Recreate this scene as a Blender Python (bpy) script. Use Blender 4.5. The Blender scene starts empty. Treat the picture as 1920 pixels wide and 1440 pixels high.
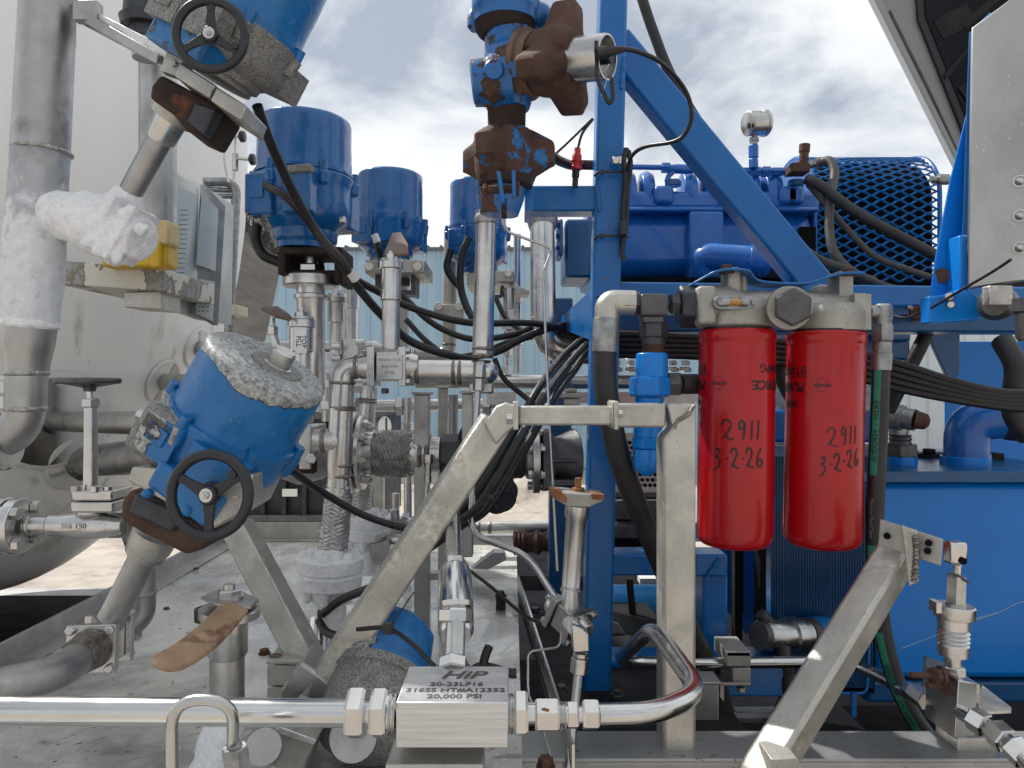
import bpy, bmesh, math, random
from mathutils import Vector, Matrix, noise
random.seed(7)
S = bpy.context.scene
R_ = math.radians
# ---------------------------------------------------------------- camera, sky, sun
F = 1400.0          # focal length in pixels of the 1920 px wide photograph
H = 0.55            # eye height above the skid deck (deck is z = 0)
cam = bpy.data.cameras.new('camera'); co = bpy.data.objects.new('camera', cam)
S.collection.objects.link(co); S.camera = co
co.location = (0, 0, H); co.rotation_euler = (R_(90), 0, 0)
cam.sensor_width = 36; cam.lens = F / 1920 * 36; cam.clip_start = 0.02; cam.clip_end = 2000
SUN_EL, SUN_AZ = R_(50), R_(-48)      # azimuth from +Y towards +X
W = bpy.data.worlds.new('World'); S.world = W; W.use_nodes = True
nt = W.node_tree; N = nt.nodes; LK = nt.links; N.clear()
def wn(t, **k):
    n = N.new(t)
    for a, b in k.items(): setattr(n, a, b)
    return n
out = wn('ShaderNodeOutputWorld'); bg = wn('ShaderNodeBackground'); bg.inputs[1].default_value = 0.1
sky = wn('ShaderNodeTexSky', sky_type='NISHITA', sun_disc=False, sun_elevation=SUN_EL, sun_rotation=SUN_AZ)
tc = wn('ShaderNodeTexCoord'); sp = wn('ShaderNodeSeparateXYZ'); LK.new(tc.outputs['Generated'], sp.inputs[0])
az = wn('ShaderNodeMath', operation='ABSOLUTE'); LK.new(sp.outputs[2], az.inputs[0])
ad = wn('ShaderNodeMath', operation='ADD'); LK.new(az.outputs[0], ad.inputs[0]); ad.inputs[1].default_value = 0.32
dx = wn('ShaderNodeMath', operation='DIVIDE'); dy = wn('ShaderNodeMath', operation='DIVIDE')
LK.new(sp.outputs[0], dx.inputs[0]); LK.new(ad.outputs[0], dx.inputs[1])
LK.new(sp.outputs[1], dy.inputs[0]); LK.new(ad.outputs[0], dy.inputs[1])
cx = wn('ShaderNodeCombineXYZ'); LK.new(dx.outputs[0], cx.inputs[0]); LK.new(dy.outputs[0], cx.inputs[1])
n1 = wn('ShaderNodeTexNoise'); n1.inputs['Scale'].default_value = 2.0; n1.inputs['Detail'].default_value = 9
n1.inputs['Roughness'].default_value = 0.56; n1.inputs['Distortion'].default_value = 0.35
mp = wn('ShaderNodeMapping'); mp.inputs['Location'].default_value = (3.1, 1.45, 0.4); LK.new(cx.outputs[0], mp.inputs[0]); LK.new(mp.outputs[0], n1.inputs['Vector'])
n2 = wn('ShaderNodeTexNoise'); n2.inputs['Scale'].default_value = 0.55; n2.inputs['Detail'].default_value = 3
LK.new(mp.outputs[0], n2.inputs['Vector'])
# a heavier grey-blue bank of cloud above the pipework, left of centre
bank = wn('ShaderNodeVectorMath', operation='DISTANCE'); LK.new(tc.outputs['Generated'], bank.inputs[0]); bank.inputs[1].default_value = (-0.16, 0.90, 0.44)
bk = wn('ShaderNodeMapRange'); LK.new(bank.outputs['Value'], bk.inputs[0]); bk.inputs[1].default_value = 0.05; bk.inputs[2].default_value = 0.38
bk.inputs[3].default_value = 0.15; bk.inputs[4].default_value = 0.0
mA = wn('ShaderNodeMath', operation='MULTIPLY_ADD'); LK.new(n2.outputs[0], mA.inputs[0]); mA.inputs[1].default_value = 0.5
mC = wn('ShaderNodeMath', operation='MULTIPLY_ADD'); LK.new(n1.outputs[0], mC.inputs[0]); mC.inputs[1].default_value = 1.9; mC.inputs[2].default_value = -.40; LK.new(mC.outputs[0], mA.inputs[2])
mB = wn('ShaderNodeMath', operation='SUBTRACT'); LK.new(mA.outputs[0], mB.inputs[0]); LK.new(bk.outputs[0], mB.inputs[1])
cr = wn('ShaderNodeValToRGB'); LK.new(mB.outputs[0], cr.inputs[0])
e = cr.color_ramp.elements
e[0].position = 0.50; e[0].color = (3.7, 4.1, 4.8, 1)
e[1].position = 0.92; e[1].color = (8.6, 8.7, 8.8, 1)
for pos, c in ((0.58, (4.8, 5.2, 5.75)), (0.66, (6.0, 6.3, 6.75)), (0.76, (7.3, 7.55, 7.8))):
    q = e.new(pos); q.color = c + (1,)
hz = wn('ShaderNodeMapRange'); LK.new(sp.outputs[2], hz.inputs[0]); hz.inputs[1].default_value = 0.0; hz.inputs[2].default_value = 0.30
hz.inputs[3].default_value = 0.55; hz.inputs[4].default_value = 0.0
mh = wn('ShaderNodeMix', data_type='RGBA'); LK.new(hz.outputs[0], mh.inputs[0]); LK.new(cr.outputs[0], mh.inputs[6]); mh.inputs[7].default_value = (7.6, 7.9, 8.2, 1)
bh = wn('ShaderNodeMapRange'); LK.new(sp.outputs[1], bh.inputs[0]); bh.inputs[1].default_value = -0.5; bh.inputs[2].default_value = 0.35
bh.inputs[3].default_value = 0.76; bh.inputs[4].default_value = 1.0     # unseen sky behind the camera dimmed to control light on front faces
mm = wn('ShaderNodeVectorMath', operation='SCALE'); LK.new(mh.outputs[2], mm.inputs[0]); LK.new(bh.outputs[0], mm.inputs['Scale'])
mx = wn('ShaderNodeMix', data_type='RGBA'); mx.inputs[0].default_value = 0.95
LK.new(sky.outputs[0], mx.inputs[6]); LK.new(mm.outputs[0], mx.inputs[7])
LK.new(mx.outputs[2], bg.inputs[0]); LK.new(bg.outputs[0], out.inputs[0])
sl = bpy.data.lights.new('sun', 'SUN'); sl.energy = 3.6; sl.angle = R_(0.8); sl.color = (1, 0.955, 0.89)
so = bpy.data.objects.new('sun', sl); S.collection.objects.link(so)
sd = Vector((math.sin(SUN_AZ) * math.cos(SUN_EL), math.cos(SUN_AZ) * math.cos(SUN_EL), math.sin(SUN_EL)))
so.rotation_euler = sd.to_track_quat('Z', 'Y').to_euler(); so.location = sd * 20
S.view_settings.view_transform = 'Standard'; S.view_settings.look = 'None'
S.view_settings.gamma = 1; S.view_settings.exposure = 0.34; S.view_settings.use_curve_mapping = False

# ---------------------------------------------------------------- materials
MAT = {}
def mat(name, col, rough=0.5, metal=0.0, var=0.12, vs=18, bump=0.0, bs=60, rv=0.1, col2=None, thr=None, c2s=12, rough2=None, metal2=None,
        spec=0.5, coat=0.0, attr=False, speck=None, edge=None, stretch=None, detail=6, soft=0.02, v2=(.45, 1.55), v2s=4.5):
    """base colour with fine tonal variation, optional second layer (rust, bare metal, stains) where a noise (plus the mesh's 'peel' value) passes thr"""
    m = bpy.data.materials.new(name); m.use_nodes = True; t = m.node_tree; n = t.nodes; l = t.links
    b = n['Principled BSDF']; c = n.new('ShaderNodeTexCoord'); oi = n.new('ShaderNodeObjectInfo')
    mp = n.new('ShaderNodeMapping'); l.new(c.outputs['Object'], mp.inputs[0])
    sc = n.new('ShaderNodeVectorMath'); sc.operation = 'SCALE'; sc.inputs[0].default_value = (7, 5, 3); l.new(oi.outputs['Random'], sc.inputs['Scale']); l.new(sc.outputs[0], mp.inputs['Location'])
    if stretch: mp.inputs['Scale'].default_value = stretch
    def nz(scale, det=6, r=0.6):
        q = n.new('ShaderNodeTexNoise'); q.inputs['Scale'].default_value = scale; q.inputs['Detail'].default_value = det; q.inputs['Roughness'].default_value = r
        l.new(mp.outputs[0], q.inputs['Vector']); return q.outputs[0]
    def rng(src, a, b_, c_, d):
        q = n.new('ShaderNodeMapRange'); l.new(src, q.inputs[0])
        for i, v in enumerate((a, b_, c_, d)): q.inputs[i + 1].default_value = v
        return q.outputs[0]
    v = nz(vs)
    f = rng(v, 0.3, 0.7, 1 - var, 1 + var)
    hs = n.new('ShaderNodeHueSaturation'); hs.inputs['Color'].default_value = tuple(col) + (1,); l.new(f, hs.inputs['Value'])
    colo = hs.outputs[0]; ro = rng(nz(vs * 1.7), 0.3, 0.7, max(.03, rough - rv), min(1, rough + rv)); me = None
    mask = None
    if speck:
        sc2, c3, th, amt = speck
        k = rng(nz(sc2, 3, 0.5), th, th + 0.06, 0, amt)
        mx = n.new('ShaderNodeMix'); mx.data_type = 'RGBA'; l.new(k, mx.inputs[0]); l.new(colo, mx.inputs[6]); mx.inputs[7].default_value = tuple(c3) + (1,); colo = mx.outputs[2]
    if col2 is not None:
        src = nz(c2s, detail, 0.62)
        if attr:
            a = n.new('ShaderNodeAttribute'); a.attribute_name = 'peel'
            ad = n.new('ShaderNodeMath'); ad.operation = 'ADD'; l.new(src, ad.inputs[0]); l.new(a.outputs['Fac'], ad.inputs[1]); src = ad.outputs[0]
        mask = rng(src, thr, thr + soft, 0, 1)
        h2 = n.new('ShaderNodeHueSaturation'); h2.inputs['Color'].default_value = tuple(col2) + (1,); l.new(rng(nz(vs * v2s, 8, .7), 0.3, 0.7, *v2), h2.inputs['Value'])
        base = colo
        if edge:      # a narrow band of primer or dark metal round each peeled patch
            em = rng(src, thr - 0.028, thr - 0.016, 0, 1)
            mx0 = n.new('ShaderNodeMix'); mx0.data_type = 'RGBA'; l.new(em, mx0.inputs[0]); l.new(base, mx0.inputs[6]); mx0.inputs[7].default_value = tuple(edge) + (1,); base = mx0.outputs[2]
        mx = n.new('ShaderNodeMix'); mx.data_type = 'RGBA'; l.new(mask, mx.inputs[0]); l.new(base, mx.inputs[6]); l.new(h2.outputs[0], mx.inputs[7]); colo = mx.outputs[2]
        if rough2 is not None:
            mr = n.new('ShaderNodeMix'); mr.data_type = 'FLOAT'; l.new(mask, mr.inputs[0]); l.new(ro, mr.inputs[2]); mr.inputs[3].default_value = rough2; ro = mr.outputs[0]
        if metal2 is not None:
            mr = n.new('ShaderNodeMix'); mr.data_type = 'FLOAT'; l.new(mask, mr.inputs[0]); mr.inputs[2].default_value = metal; mr.inputs[3].default_value = metal2; me = mr.outputs[0]
    l.new(colo, b.inputs['Base Color']); l.new(ro, b.inputs['Roughness'])
    b.inputs['Metallic'].default_value = metal
    if me is not None: l.new(me, b.inputs['Metallic'])
    b.inputs['Specular IOR Level'].default_value = spec; b.inputs['Coat Weight'].default_value = coat; b.inputs['Coat Roughness'].default_value = 0.08
    if bump or mask is not None:
        bp = n.new('ShaderNodeBump'); bp.inputs['Distance'].default_value = 0.002; bp.inputs['Strength'].default_value = max(bump, 0.02); l.new(nz(bs, 5, .6), bp.inputs['Height'])
        nrm = bp.outputs[0]
        if mask is not None:
            b2 = n.new('ShaderNodeBump'); b2.invert = True; b2.inputs['Distance'].default_value = 0.0012; b2.inputs['Strength'].default_value = 0.8; l.new(mask, b2.inputs['Height']); l.new(nrm, b2.inputs['Normal']); nrm = b2.outputs[0]
        l.new(nrm, b.inputs['Normal'])
    MAT[name] = m; return m
STEEL = (.60, .595, .58); BLUE = (.005, .128, .40)
mat('stainless', STEEL, .30, 1, .16, 14, .12, 90, .09, col2=(.30, .28, .25), thr=.60, c2s=9, soft=.2)
mat('polished_steel', (.62, .62, .61), .2, 1, .08, 20, .02, 120, .06)
mat('tube_steel', (.50, .50, .49), .27, 1, .12, 22, .03, 100, .07)
mat('dull_steel', (.42, .42, .415), .44, 1, .22, 12, .25, 110, .1, col2=(.17, .16, .15), thr=.57, c2s=7, soft=.2)
mat('dark_steel', (.11, .11, .115), .45, .7, .3, 25, .3, 100)
mat('brushed_block', (.62, .62, .62), .40, .8, .16, 30, .3, 60, .12, stretch=(.35, 1, 14))
mat('aluminium_mottled', (.49, .48, .44), .45, .75, .2, 16, .25, 140, .1, speck=(340, (.22, .20, .17), .62, .55), col2=(.62, .60, .53), thr=.56, c2s=11, soft=.16)
mat('aluminium_panel', (.45, .455, .44), .38, .85, .22, 5, .12, 130, .14, speck=(210, (.66, .66, .65), .66, .7), stretch=(1, 1, .6), col2=(.34, .34, .33), thr=.56, c2s=6, soft=.2, v2=(.85, 1.15))
mat('cast_aluminium', (.40, .39, .36), .55, .55, .13, 30, .55, 260, .08, speck=(190, (.2, .19, .17), .62, .5))
mat('zinc', (.33, .34, .345), .45, .85, .3, 60, .35, 180, .15)
mat('black_fitting', (.055, .06, .07), .42, .5, .3, 40, .25, 120)
mat('blue_paint', BLUE, .30, 0, .10, 9, .14, 45, .07, coat=.12, spec=.4, speck=(30, (.10, .07, .06), .735, .7))
mat('blue_dark_and_shade', (.004, .078, .22), .35, 0, .15, 12, .35, 60, .1, coat=.2)  # dark blue parts; on the lower beam it also carries shade
mat('blue_tank_paint', (.004, .20, .66), .28, 0, .10, 4, .14, 12, .06, coat=.15, spec=.35, speck=(45, (.03, .10, .25), .66, .4))
mat('blue_machine', (.006, .115, .43), .3, 0, .16, 20, .6, 55, .08, coat=.3)
mat('blue_lumpy', (.003, .108, .34), .22, 0, .14, 14, 1.0, 45, .06, coat=.45, col2=(.30, .29, .27), thr=.80, c2s=11, rough2=.65, attr=True, edge=(.02, .025, .04))
mat('blue_peeling', (.006, .14, .39), .34, 0, .2, 16, .7, 60, .1, coat=.1, speck=(60, (.10, .22, .42), .64, .45), col2=(.36, .37, .37), thr=.60, c2s=14, rough2=.62, metal2=.35, v2=(.15, 1.75), v2s=9, attr=True, edge=(.012, .018, .045), detail=9)
mat('blue_rusted', (.008, .12, .38), .36, 0, .2, 24, .5, 70, .1, coat=.15, col2=(.075, .034, .024), thr=.565, c2s=17, rough2=.85, attr=True, edge=(.028, .02, .02), detail=9)
mat('rust_blue', (.080, .042, .032), .8, .1, .35, 30, .8, 120, .1, col2=(.012, .13, .37), thr=.555, c2s=15, rough2=.4, attr=True, detail=9)
mat('rust', (.085, .045, .034), .82, .15, .3, 26, .7, 130, .08, col2=(.16, .075, .045), thr=.58, c2s=22, soft=.12)
mat('rust_dark', (.036, .022, .018), .8, .2, .4, 30, .9, 110, .1, col2=(.13, .05, .025), thr=.62, c2s=16, soft=.08)
mat('rust_orange', (.30, .13, .055), .85, .1, .4, 60, .6, 200, .1)
mat('rust_nut', (.10, .05, .035), .7, .4, .4, 60, .6, 160, .1)
mat('corroded', (.30, .30, .29), .62, .35, .25, 90, .7, 240, .1, speck=(480, (.10, .10, .09), .50, .8))
mat('rubber', (.012, .012, .014), .42, 0, .25, 30, .15, 120, .1)
mat('rubber_hose', (.020, .020, .022), .5, 0, .3, 25, .4, 160, .1)
mat('hose_grey', (.075, .072, .068), .5, 0, .2, 25, .4, 160, .1)
mat('plastic_black', (.018, .020, .025), .36, 0, .2, 40, .25, 220, .08)
mat('frost', (.84, .85, .87), .85, 0, .10, 60, 1.0, 170, .05, spec=.2, speck=(220, (.62, .64, .68), .58, .6))
mat('frost_thin', (.42, .43, .45), .5, .75, .2, 16, .5, 140, .1, col2=(.74, .77, .81), thr=.60, c2s=45, rough2=.9, metal2=0, attr=True, soft=.22, v2=(.86, 1.08), detail=10)
mat('tank_paint', (.86, .86, .84), .42, 0, .06, 3, .12, 20, .1, col2=(.50, .47, .39), thr=.58, c2s=5, soft=.16, rough2=.55, v2=(.9, 1.1), stretch=(1, 1, .22), speck=(20, (.45, .43, .38), .68, .6))
mat('peeled_cream', (.62, .60, .53), .5, 0, .08, 12, .2, 60, .1, col2=(.28, .28, .27), thr=.585, c2s=9, rough2=.6, edge=(.22, .18, .14))
mat('white_paint', (.72, .72, .70), .45, 0, .05, 12)
mat('weld', (.26, .235, .21), .45, 1, .5, 90, 1.0, 190, .15, col2=(.13, .075, .05), thr=.58, c2s=60, soft=.15)
mat('weld_clean', (.40, .40, .39), .35, 1, .4, 90, 1.0, 190, .12)
mat('red_paint', (.40, .004, .008), .24, 0, .08, 10, .05, 50, .06, coat=.18, spec=.4, speck=(70, (.25, .05, .04), .70, .35))
mat('red_boot', (.42, .012, .02), .4, 0, .1, 20, .1)
mat('ink', (.008, .006, .012), .4, 0, .1, 20)
mat('ink_faint', (.10, .006, .010), .4, 0, .1, 20)
mat('etch', (.10, .10, .10), .6, .4, .2, 40)
mat('ink_green', (.03, .22, .15), .5, 0, .2, 60)
mat('ink_grey', (.22, .22, .22), .5, 0, .2, 60)
mat('tan_grip', (.40, .265, .165), .62, 0, .18, 22, .6, 60, .08, col2=(.17, .085, .05), thr=.53, c2s=20, soft=.10)
mat('brown_grip', (.14, .085, .06), .6, 0, .2, 30, .4, 80)
mat('yellow', (.62, .40, .02), .42, 0, .14, 16, .3, 40)
mat('tape', (.58, .46, .22), .5, 0, .15, 16, .3, 40)
mat('cream_plastic', (.60, .56, .40), .5, 0, .1, 16)
mat('sight_glass', (.42, .19, .03), .12, 0, .2, 30, coat=1)
mat('screen', (.44, .50, .53), .3, 0, .1, 8, coat=.2)
mat('sign_plate', (.46, .50, .52), .4, .2, .08, 8)
mat('wall_blue', (.36, .52, .64), .5, 0, .05, .6, .05, 8, .08)
mat('wall_white', (.60, .66, .70), .5, 0, .05, .6)
mat('roof_trim', (.13, .14, .16), .6, 0, .1, 1)
mat('bin_black', (.018, .022, .032), .5, 0, .3, 4, .2, 20, .1, col2=(.05, .05, .055), thr=.58, c2s=3, soft=.1)
mat('cab_grey', (.25, .25, .25), .42, .1, .05, 6, .03, 40, .05)
mat('cab_light', (.29, .29, .29), .45, 0, .05, 6, .03, 40, .05)
mat('window', (.012, .013, .018), .12, 0, .5, 3, spec=.12)
mat('void', (.007, .007, .010), .8, 0, .3, 8, .3, 30, spec=.08)  # near-black; shade of gaps, recesses and the underside put into the colour
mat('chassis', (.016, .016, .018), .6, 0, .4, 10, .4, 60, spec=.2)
mat('beam_grey', (.34, .345, .34), .45, .6, .15, 10, .3, 70, speck=(60, (.10, .08, .06), .66, .8))
mat('green_stripe', (.02, .21, .14), .5, 0, .15, 60)
mat('gravel', (.42, .37, .32), .95, 0, .22, 3, 1, 8, .03, col2=(.15, .12, .10), thr=.55, c2s=1.6, soft=.2)
mat('grass', (.10, .11, .035), .95, 0, .3, 2, .6, 8, .03)
mat('hill', (.075, .064, .056), .95, 0, .3, .6, .3, 2, .03, col2=(.055, .047, .041), thr=.5, c2s=.5, soft=.2, v2=(.8, 1.2))
mat('twig', (.075, .064, .056), .95, 0, .3, 1)
# wet, stained aluminium deck
def deck_mat():
    m = bpy.data.materials.new('deck'); m.use_nodes = True; t = m.node_tree; n = t.nodes; l = t.links; b = n['Principled BSDF']
    c = n.new('ShaderNodeTexCoord')
    def nz(s, d=8, r=.62, dist=0):
        q = n.new('ShaderNodeTexNoise'); q.inputs['Scale'].default_value = s; q.inputs['Detail'].default_value = d; q.inputs['Roughness'].default_value = r; q.inputs['Distortion'].default_value = dist
        l.new(c.outputs['Object'], q.inputs['Vector']); return q.outputs[0]
    def ramp(src, *st):
        q = n.new('ShaderNodeValToRGB'); l.new(src, q.inputs[0]); el = q.color_ramp.elements
        while len(el) < len(st): el.new(.5)
        for i, (p_, v) in enumerate(st): el[i].position = p_; el[i].color = v + (1,) if isinstance(v, tuple) else (v, v, v, 1)
        return q.outputs[0]
    base = ramp(nz(3.2, 10, .62, .6), (.34, (.24, .24, .235)), (.44, (.42, .415, .40)), (.54, (.60, .585, .55)), (.70, (.74, .72, .67)))
    dirt = ramp(nz(75, 3, .5), (.66, 0.0), (.70, 1.0))
    spot = ramp(nz(14, 10, .75), (.60, 0.0), (.66, .8))
    m1 = n.new('ShaderNodeMix'); m1.data_type = 'RGBA'; l.new(dirt, m1.inputs[0]); l.new(base, m1.inputs[6]); m1.inputs[7].default_value = (.07, .06, .05, 1)
    m2 = n.new('ShaderNodeMix'); m2.data_type = 'RGBA'; l.new(spot, m2.inputs[0]); l.new(m1.outputs[2], m2.inputs[6]); m2.inputs[7].default_value = (.20, .19, .18, 1)
    l.new(m2.outputs[2], b.inputs['Base Color']); b.inputs['Metallic'].default_value = .2
    l.new(ramp(nz(2.6, 9, .66, 1.2), (.46, .05), (.51, .38), (.62, .6)), b.inputs['Roughness'])
    bp = n.new('ShaderNodeBump'); bp.inputs['Strength'].default_value = .35; bp.inputs['Distance'].default_value = .002; l.new(nz(60, 6), bp.inputs['Height']); l.new(bp.outputs[0], b.inputs['Normal'])
    MAT['deck'] = m
deck_mat()
# braided stainless sleeve: two crossing sets of strands
def braid_mat():
    m = bpy.data.materials.new('braid'); m.use_nodes = True; t = m.node_tree; n = t.nodes; l = t.links; b = n['Principled BSDF']
    b.inputs['Metallic'].default_value = 1; b.inputs['Roughness'].default_value = .34; b.inputs['Base Color'].default_value = (.46, .45, .43, 1)
    MAT['braid'] = m
braid_mat()

# ---------------------------------------------------------------- points and shapes
def P(a, b=None, c=None):
    if b is None: a, b, c = a
    return Vector(((a - 960) / F * c, c, H - (b - 720) / F * c))
def K(px, d): return px / F * d
def frame(z):
    z = Vector(z).normalized(); h = Vector((0, 0, 1)) if abs(z.z) < .9 else Vector((0, 1, 0))
    x = h.cross(z).normalized(); return x, z.cross(x), z
def smooth_path(pts, n=8):
    """Catmull-Rom through world points"""
    q = [pts[0] * 2 - pts[1]] + list(pts) + [pts[-1] * 2 - pts[-2]]; o = []
    for i in range(1, len(q) - 2):
        a, b, c, d = q[i - 1:i + 3]
        for k in range(n):
            t = k / n; o.append(.5 * ((2 * b) + (c - a) * t + (2 * a - 5 * b + 4 * c - d) * t * t + (3 * b - a - 3 * c + d) * t ** 3))
    o.append(Vector(pts[-1])); return o
def fillet(pts, r, n=8):
    o = [pts[0]]
    for i in range(1, len(pts) - 1):
        a, b, c = pts[i - 1:i + 2]; u = a - b; v = c - b; k = min(r, u.length * .49, v.length * .49)
        p0 = b + u.normalized() * k; p2 = b + v.normalized() * k
        for j in range(n + 1):
            t = j / n; o.append(p0 * (1 - t) ** 2 + b * 2 * t * (1 - t) + p2 * t * t)
    o.append(pts[-1]); return o
def setp(o, label=None, cat=None, group=None, kind=None):
    if label: o['label'] = label
    if cat: o['category'] = cat
    if group: o['group'] = group
    if kind: o['kind'] = kind
    return o
def T(name, label, cat, at, group=None):
    o = bpy.data.objects.new(name, None); S.collection.objects.link(o); o.empty_display_size = .02
    o.location = P(at) if not isinstance(at, Vector) else at
    o['ox'] = 0; del o['ox']
    return setp(o, label, cat, group)
def rootloc(o):
    while o.parent: o = o.parent
    return Vector(o.location)
SPLIT = {'bolts': 'bolt', 'bonnet_bolts': 'bolt', 'cover_bolts': 'bolt', 'hex_bolts': 'bolt', 'black_caps': 'cap', 'gland_nuts': 'gland_nut', 'rivets': 'rivet', 'bolt_holes': 'bolt_hole',
    'rounded_fins': 'fin', 'bosses': 'boss', 'lugs': 'lug', 'black_nuts': 'nut', 'blue_rails': 'rail', 'end_ferrules': 'ferrule', 'screws': 'screw', 'stacked_nuts': 'nut', 'dark_ends': 'end_cap',
    'filler_collars': 'filler_collar', 'lower_rails': 'rail', 'end_plates': 'end_plate', 'crusts': 'rust_crust', 'webs': 'web', 'plates': 'plate', 'yoke_legs': 'yoke_leg', 'rods': 'rod', 'cables': 'cable', 'scratches': 'scratch',
    'tubes': 'tube', 'needle_valves': 'needle_valve', 'housings': 'housing', 'blocks': 'block', 'wires': 'wire'}
class MB:
    def __init__(s, X=None): s.bm = bmesh.new(); s.X = X; s.mark = None
    def _v(s, p): return s.bm.verts.new(s.X @ Vector(p) if s.X else Vector(p))
    def _loft(s, rings, cap=True, close=False):
        vs = [[s._v(p) for p in r] for r in rings]; n = len(vs[0])
        pairs = list(zip(vs, vs[1:])) + ([(vs[-1], vs[0])] if close else [])
        for a, b in pairs:
            for i in range(n):
                j = (i + 1) % n
                try: s.bm.faces.new((a[i], a[j], b[j], b[i]))
                except ValueError: pass
        if cap and not close:
            s.bm.faces.new(vs[0][::-1]); s.bm.faces.new(vs[-1])
        return s
    def lathe(s, a, b, prof, seg=32, cap=True, amp=0, sc=30, step=None, ph=0):
        a = Vector(a); b = Vector(b); x, y, z = frame(b - a); L = (b - a).length
        if step:
            q = [prof[0]]
            for p0, p1 in zip(prof, prof[1:]):
                k = max(1, int(math.hypot((p1[0] - p0[0]) * L, p1[1] - p0[1]) / step))
                q += [(p0[0] + (p1[0] - p0[0]) * i / k, p0[1] + (p1[1] - p0[1]) * i / k) for i in range(1, k + 1)]
            prof = q
        rings = []
        for t, r in prof:
            ring = []
            for i in range(seg):
                w = 2 * math.pi * i / seg + ph; p = a + z * (t * L) + (x * math.cos(w) + y * math.sin(w)) * r
                if amp:
                    p = p + (x * math.cos(w) + y * math.sin(w)) * amp * (noise.noise(p * sc) + .5 * noise.noise(p * sc * 2.7))
                ring.append(p)
            rings.append(ring)
        return s._loft(rings, cap)
    def cyl(s, a, b, r, r2=None, seg=28): return s.lathe(a, b, [(0, r), (1, r if r2 is None else r2)], seg)
    def sweep(s, pts, r, seg=14, cap=True, flat=1.0):
        pts = [Vector(p) for p in pts]; x = None; rings = []
        for i, p in enumerate(pts):
            d = (pts[min(i + 1, len(pts) - 1)] - pts[max(i - 1, 0)])
            if d.length < 1e-9: continue
            d.normalize()
            if x is None: x, y, _ = frame(d)
            else: x = (x - d * x.dot(d)).normalized(); y = d.cross(x)
            rr = r(i / (len(pts) - 1)) if callable(r) else r
            rings.append([p + (x * math.cos(2 * math.pi * k / seg) + y * math.sin(2 * math.pi * k / seg) * flat) * rr for k in range(seg)])
        return s._loft(rings, cap)
    def hexa(s, a, b, r, seg=6, ph=0, ch=.12):
        a = Vector(a); b = Vector(b); L = (b - a).length; c = min(.25, ch * r / L) if L else .1
        x, y, z = frame(b - a); rings = []
        for t, rr in ((0, r * .9), (c, r), (1 - c, r), (1, r * .9)):
            rings.append([a + z * (t * L) + (x * math.cos(2 * math.pi * k / seg + ph) + y * math.sin(2 * math.pi * k / seg + ph)) * rr for k in range(seg)])
        return s._loft(rings)
    def box(s, c, sx, sy, sz, ax=None):
        c = Vector(c); ax = ax or (Vector((1, 0, 0)), Vector((0, 1, 0)), Vector((0, 0, 1)))
        x, y, z = ax[0] * sx / 2, ax[1] * sy / 2, ax[2] * sz / 2
        return s._loft([[c - x - y - z, c + x - y - z, c + x + y - z, c - x + y - z], [c - x - y + z, c + x - y + z, c + x + y + z, c - x + y + z]])
    def beam(s, a, b, w, h, up=(0, -1, 0)):
        """square section from a to b; h is measured along 'up', w across it"""
        a = Vector(a); b = Vector(b); z = (b - a).normalized(); u = Vector(up); u = (u - z * u.dot(z)).normalized(); x = u.cross(z)
        x *= w / 2; u *= h / 2
        return s._loft([[p - x - u, p + x - u, p + x + u, p - x + u] for p in (a, b)])
    def slab(s, pts, th):
        """polygon of world points extruded by the vector th"""
        th = Vector(th); pts = [Vector(p) for p in pts]
        return s._loft([[p for p in pts], [p + th for p in pts]])
    def ball(s, c, r, sz=1, seg=24, n=12, amp=0, sc=30):
        c = Vector(c); rings = []
        for i in range(1, n):
            w = math.pi * i / n; ring = []
            for k in range(seg):
                f = 2 * math.pi * k / seg; p = c + Vector((math.sin(w) * math.cos(f), math.sin(w) * math.sin(f), math.cos(w) * sz)) * r
                if amp: p += (p - c).normalized() * amp * noise.noise(p * sc)
                ring.append(p)
            rings.append(ring)
        return s._loft(rings)
    # -- the same with photograph coordinates (x, y, distance)
    def lp(s, A, B, prof, **k):
        d = (A[2] + B[2]) / 2; return s.lathe(P(A), P(B), [(t, K(r, d)) for t, r in prof], **k)
    def c(s, A, B, r, r2=None, seg=28): return s.lp(A, B, [(0, r), (1, r if r2 is None else r2)], seg=seg)
    def hx(s, A, B, r, ph=0, seg=6): return s.hexa(P(A), P(B), K(r, (A[2] + B[2]) / 2), seg=seg, ph=ph)
    def tb(s, pts, r, fil=20, rm=None, seg=18):
        d = sum(p[2] for p in pts) / len(pts); return s.sweep(fillet([P(p) for p in pts], K(fil, d)), rm or K(r, d), seg)
    def cb(s, pts, r, rm=None, seg=12, n=8):
        d = sum(p[2] for p in pts) / len(pts); return s.sweep(smooth_path([P(p) for p in pts], n), rm or K(r, d), seg)
    def bm_(s, A, B, w, h, up=(0, -1, 0)):
        d = (A[2] + B[2]) / 2; return s.beam(P(A), P(B), K(w, d), K(h, d), up)
    def bx(s, x0, y0, x1, y1, d, dep):
        a = P(x0, y1, d); b = P(x1, y0, d); return s.box(((a.x + b.x) / 2, d + dep / 2, (a.z + b.z) / 2), b.x - a.x, dep, b.z - a.z)
    def pl(s, pts, d, th):
        pts = [P(p[0], p[1], p[2] if len(p) > 2 else d) for p in pts]; return s.slab(pts, (0, th, 0))
    def bolt(s, c, n, r, h, shank=None):
        c = Vector(c); n = Vector(n).normalized(); s.hexa(c, c + n * h, r, ph=random.random())
        if shank: s.cyl(c + n * h * .9, c + n * (h + shank), r * .5, seg=12)
        return s
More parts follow.
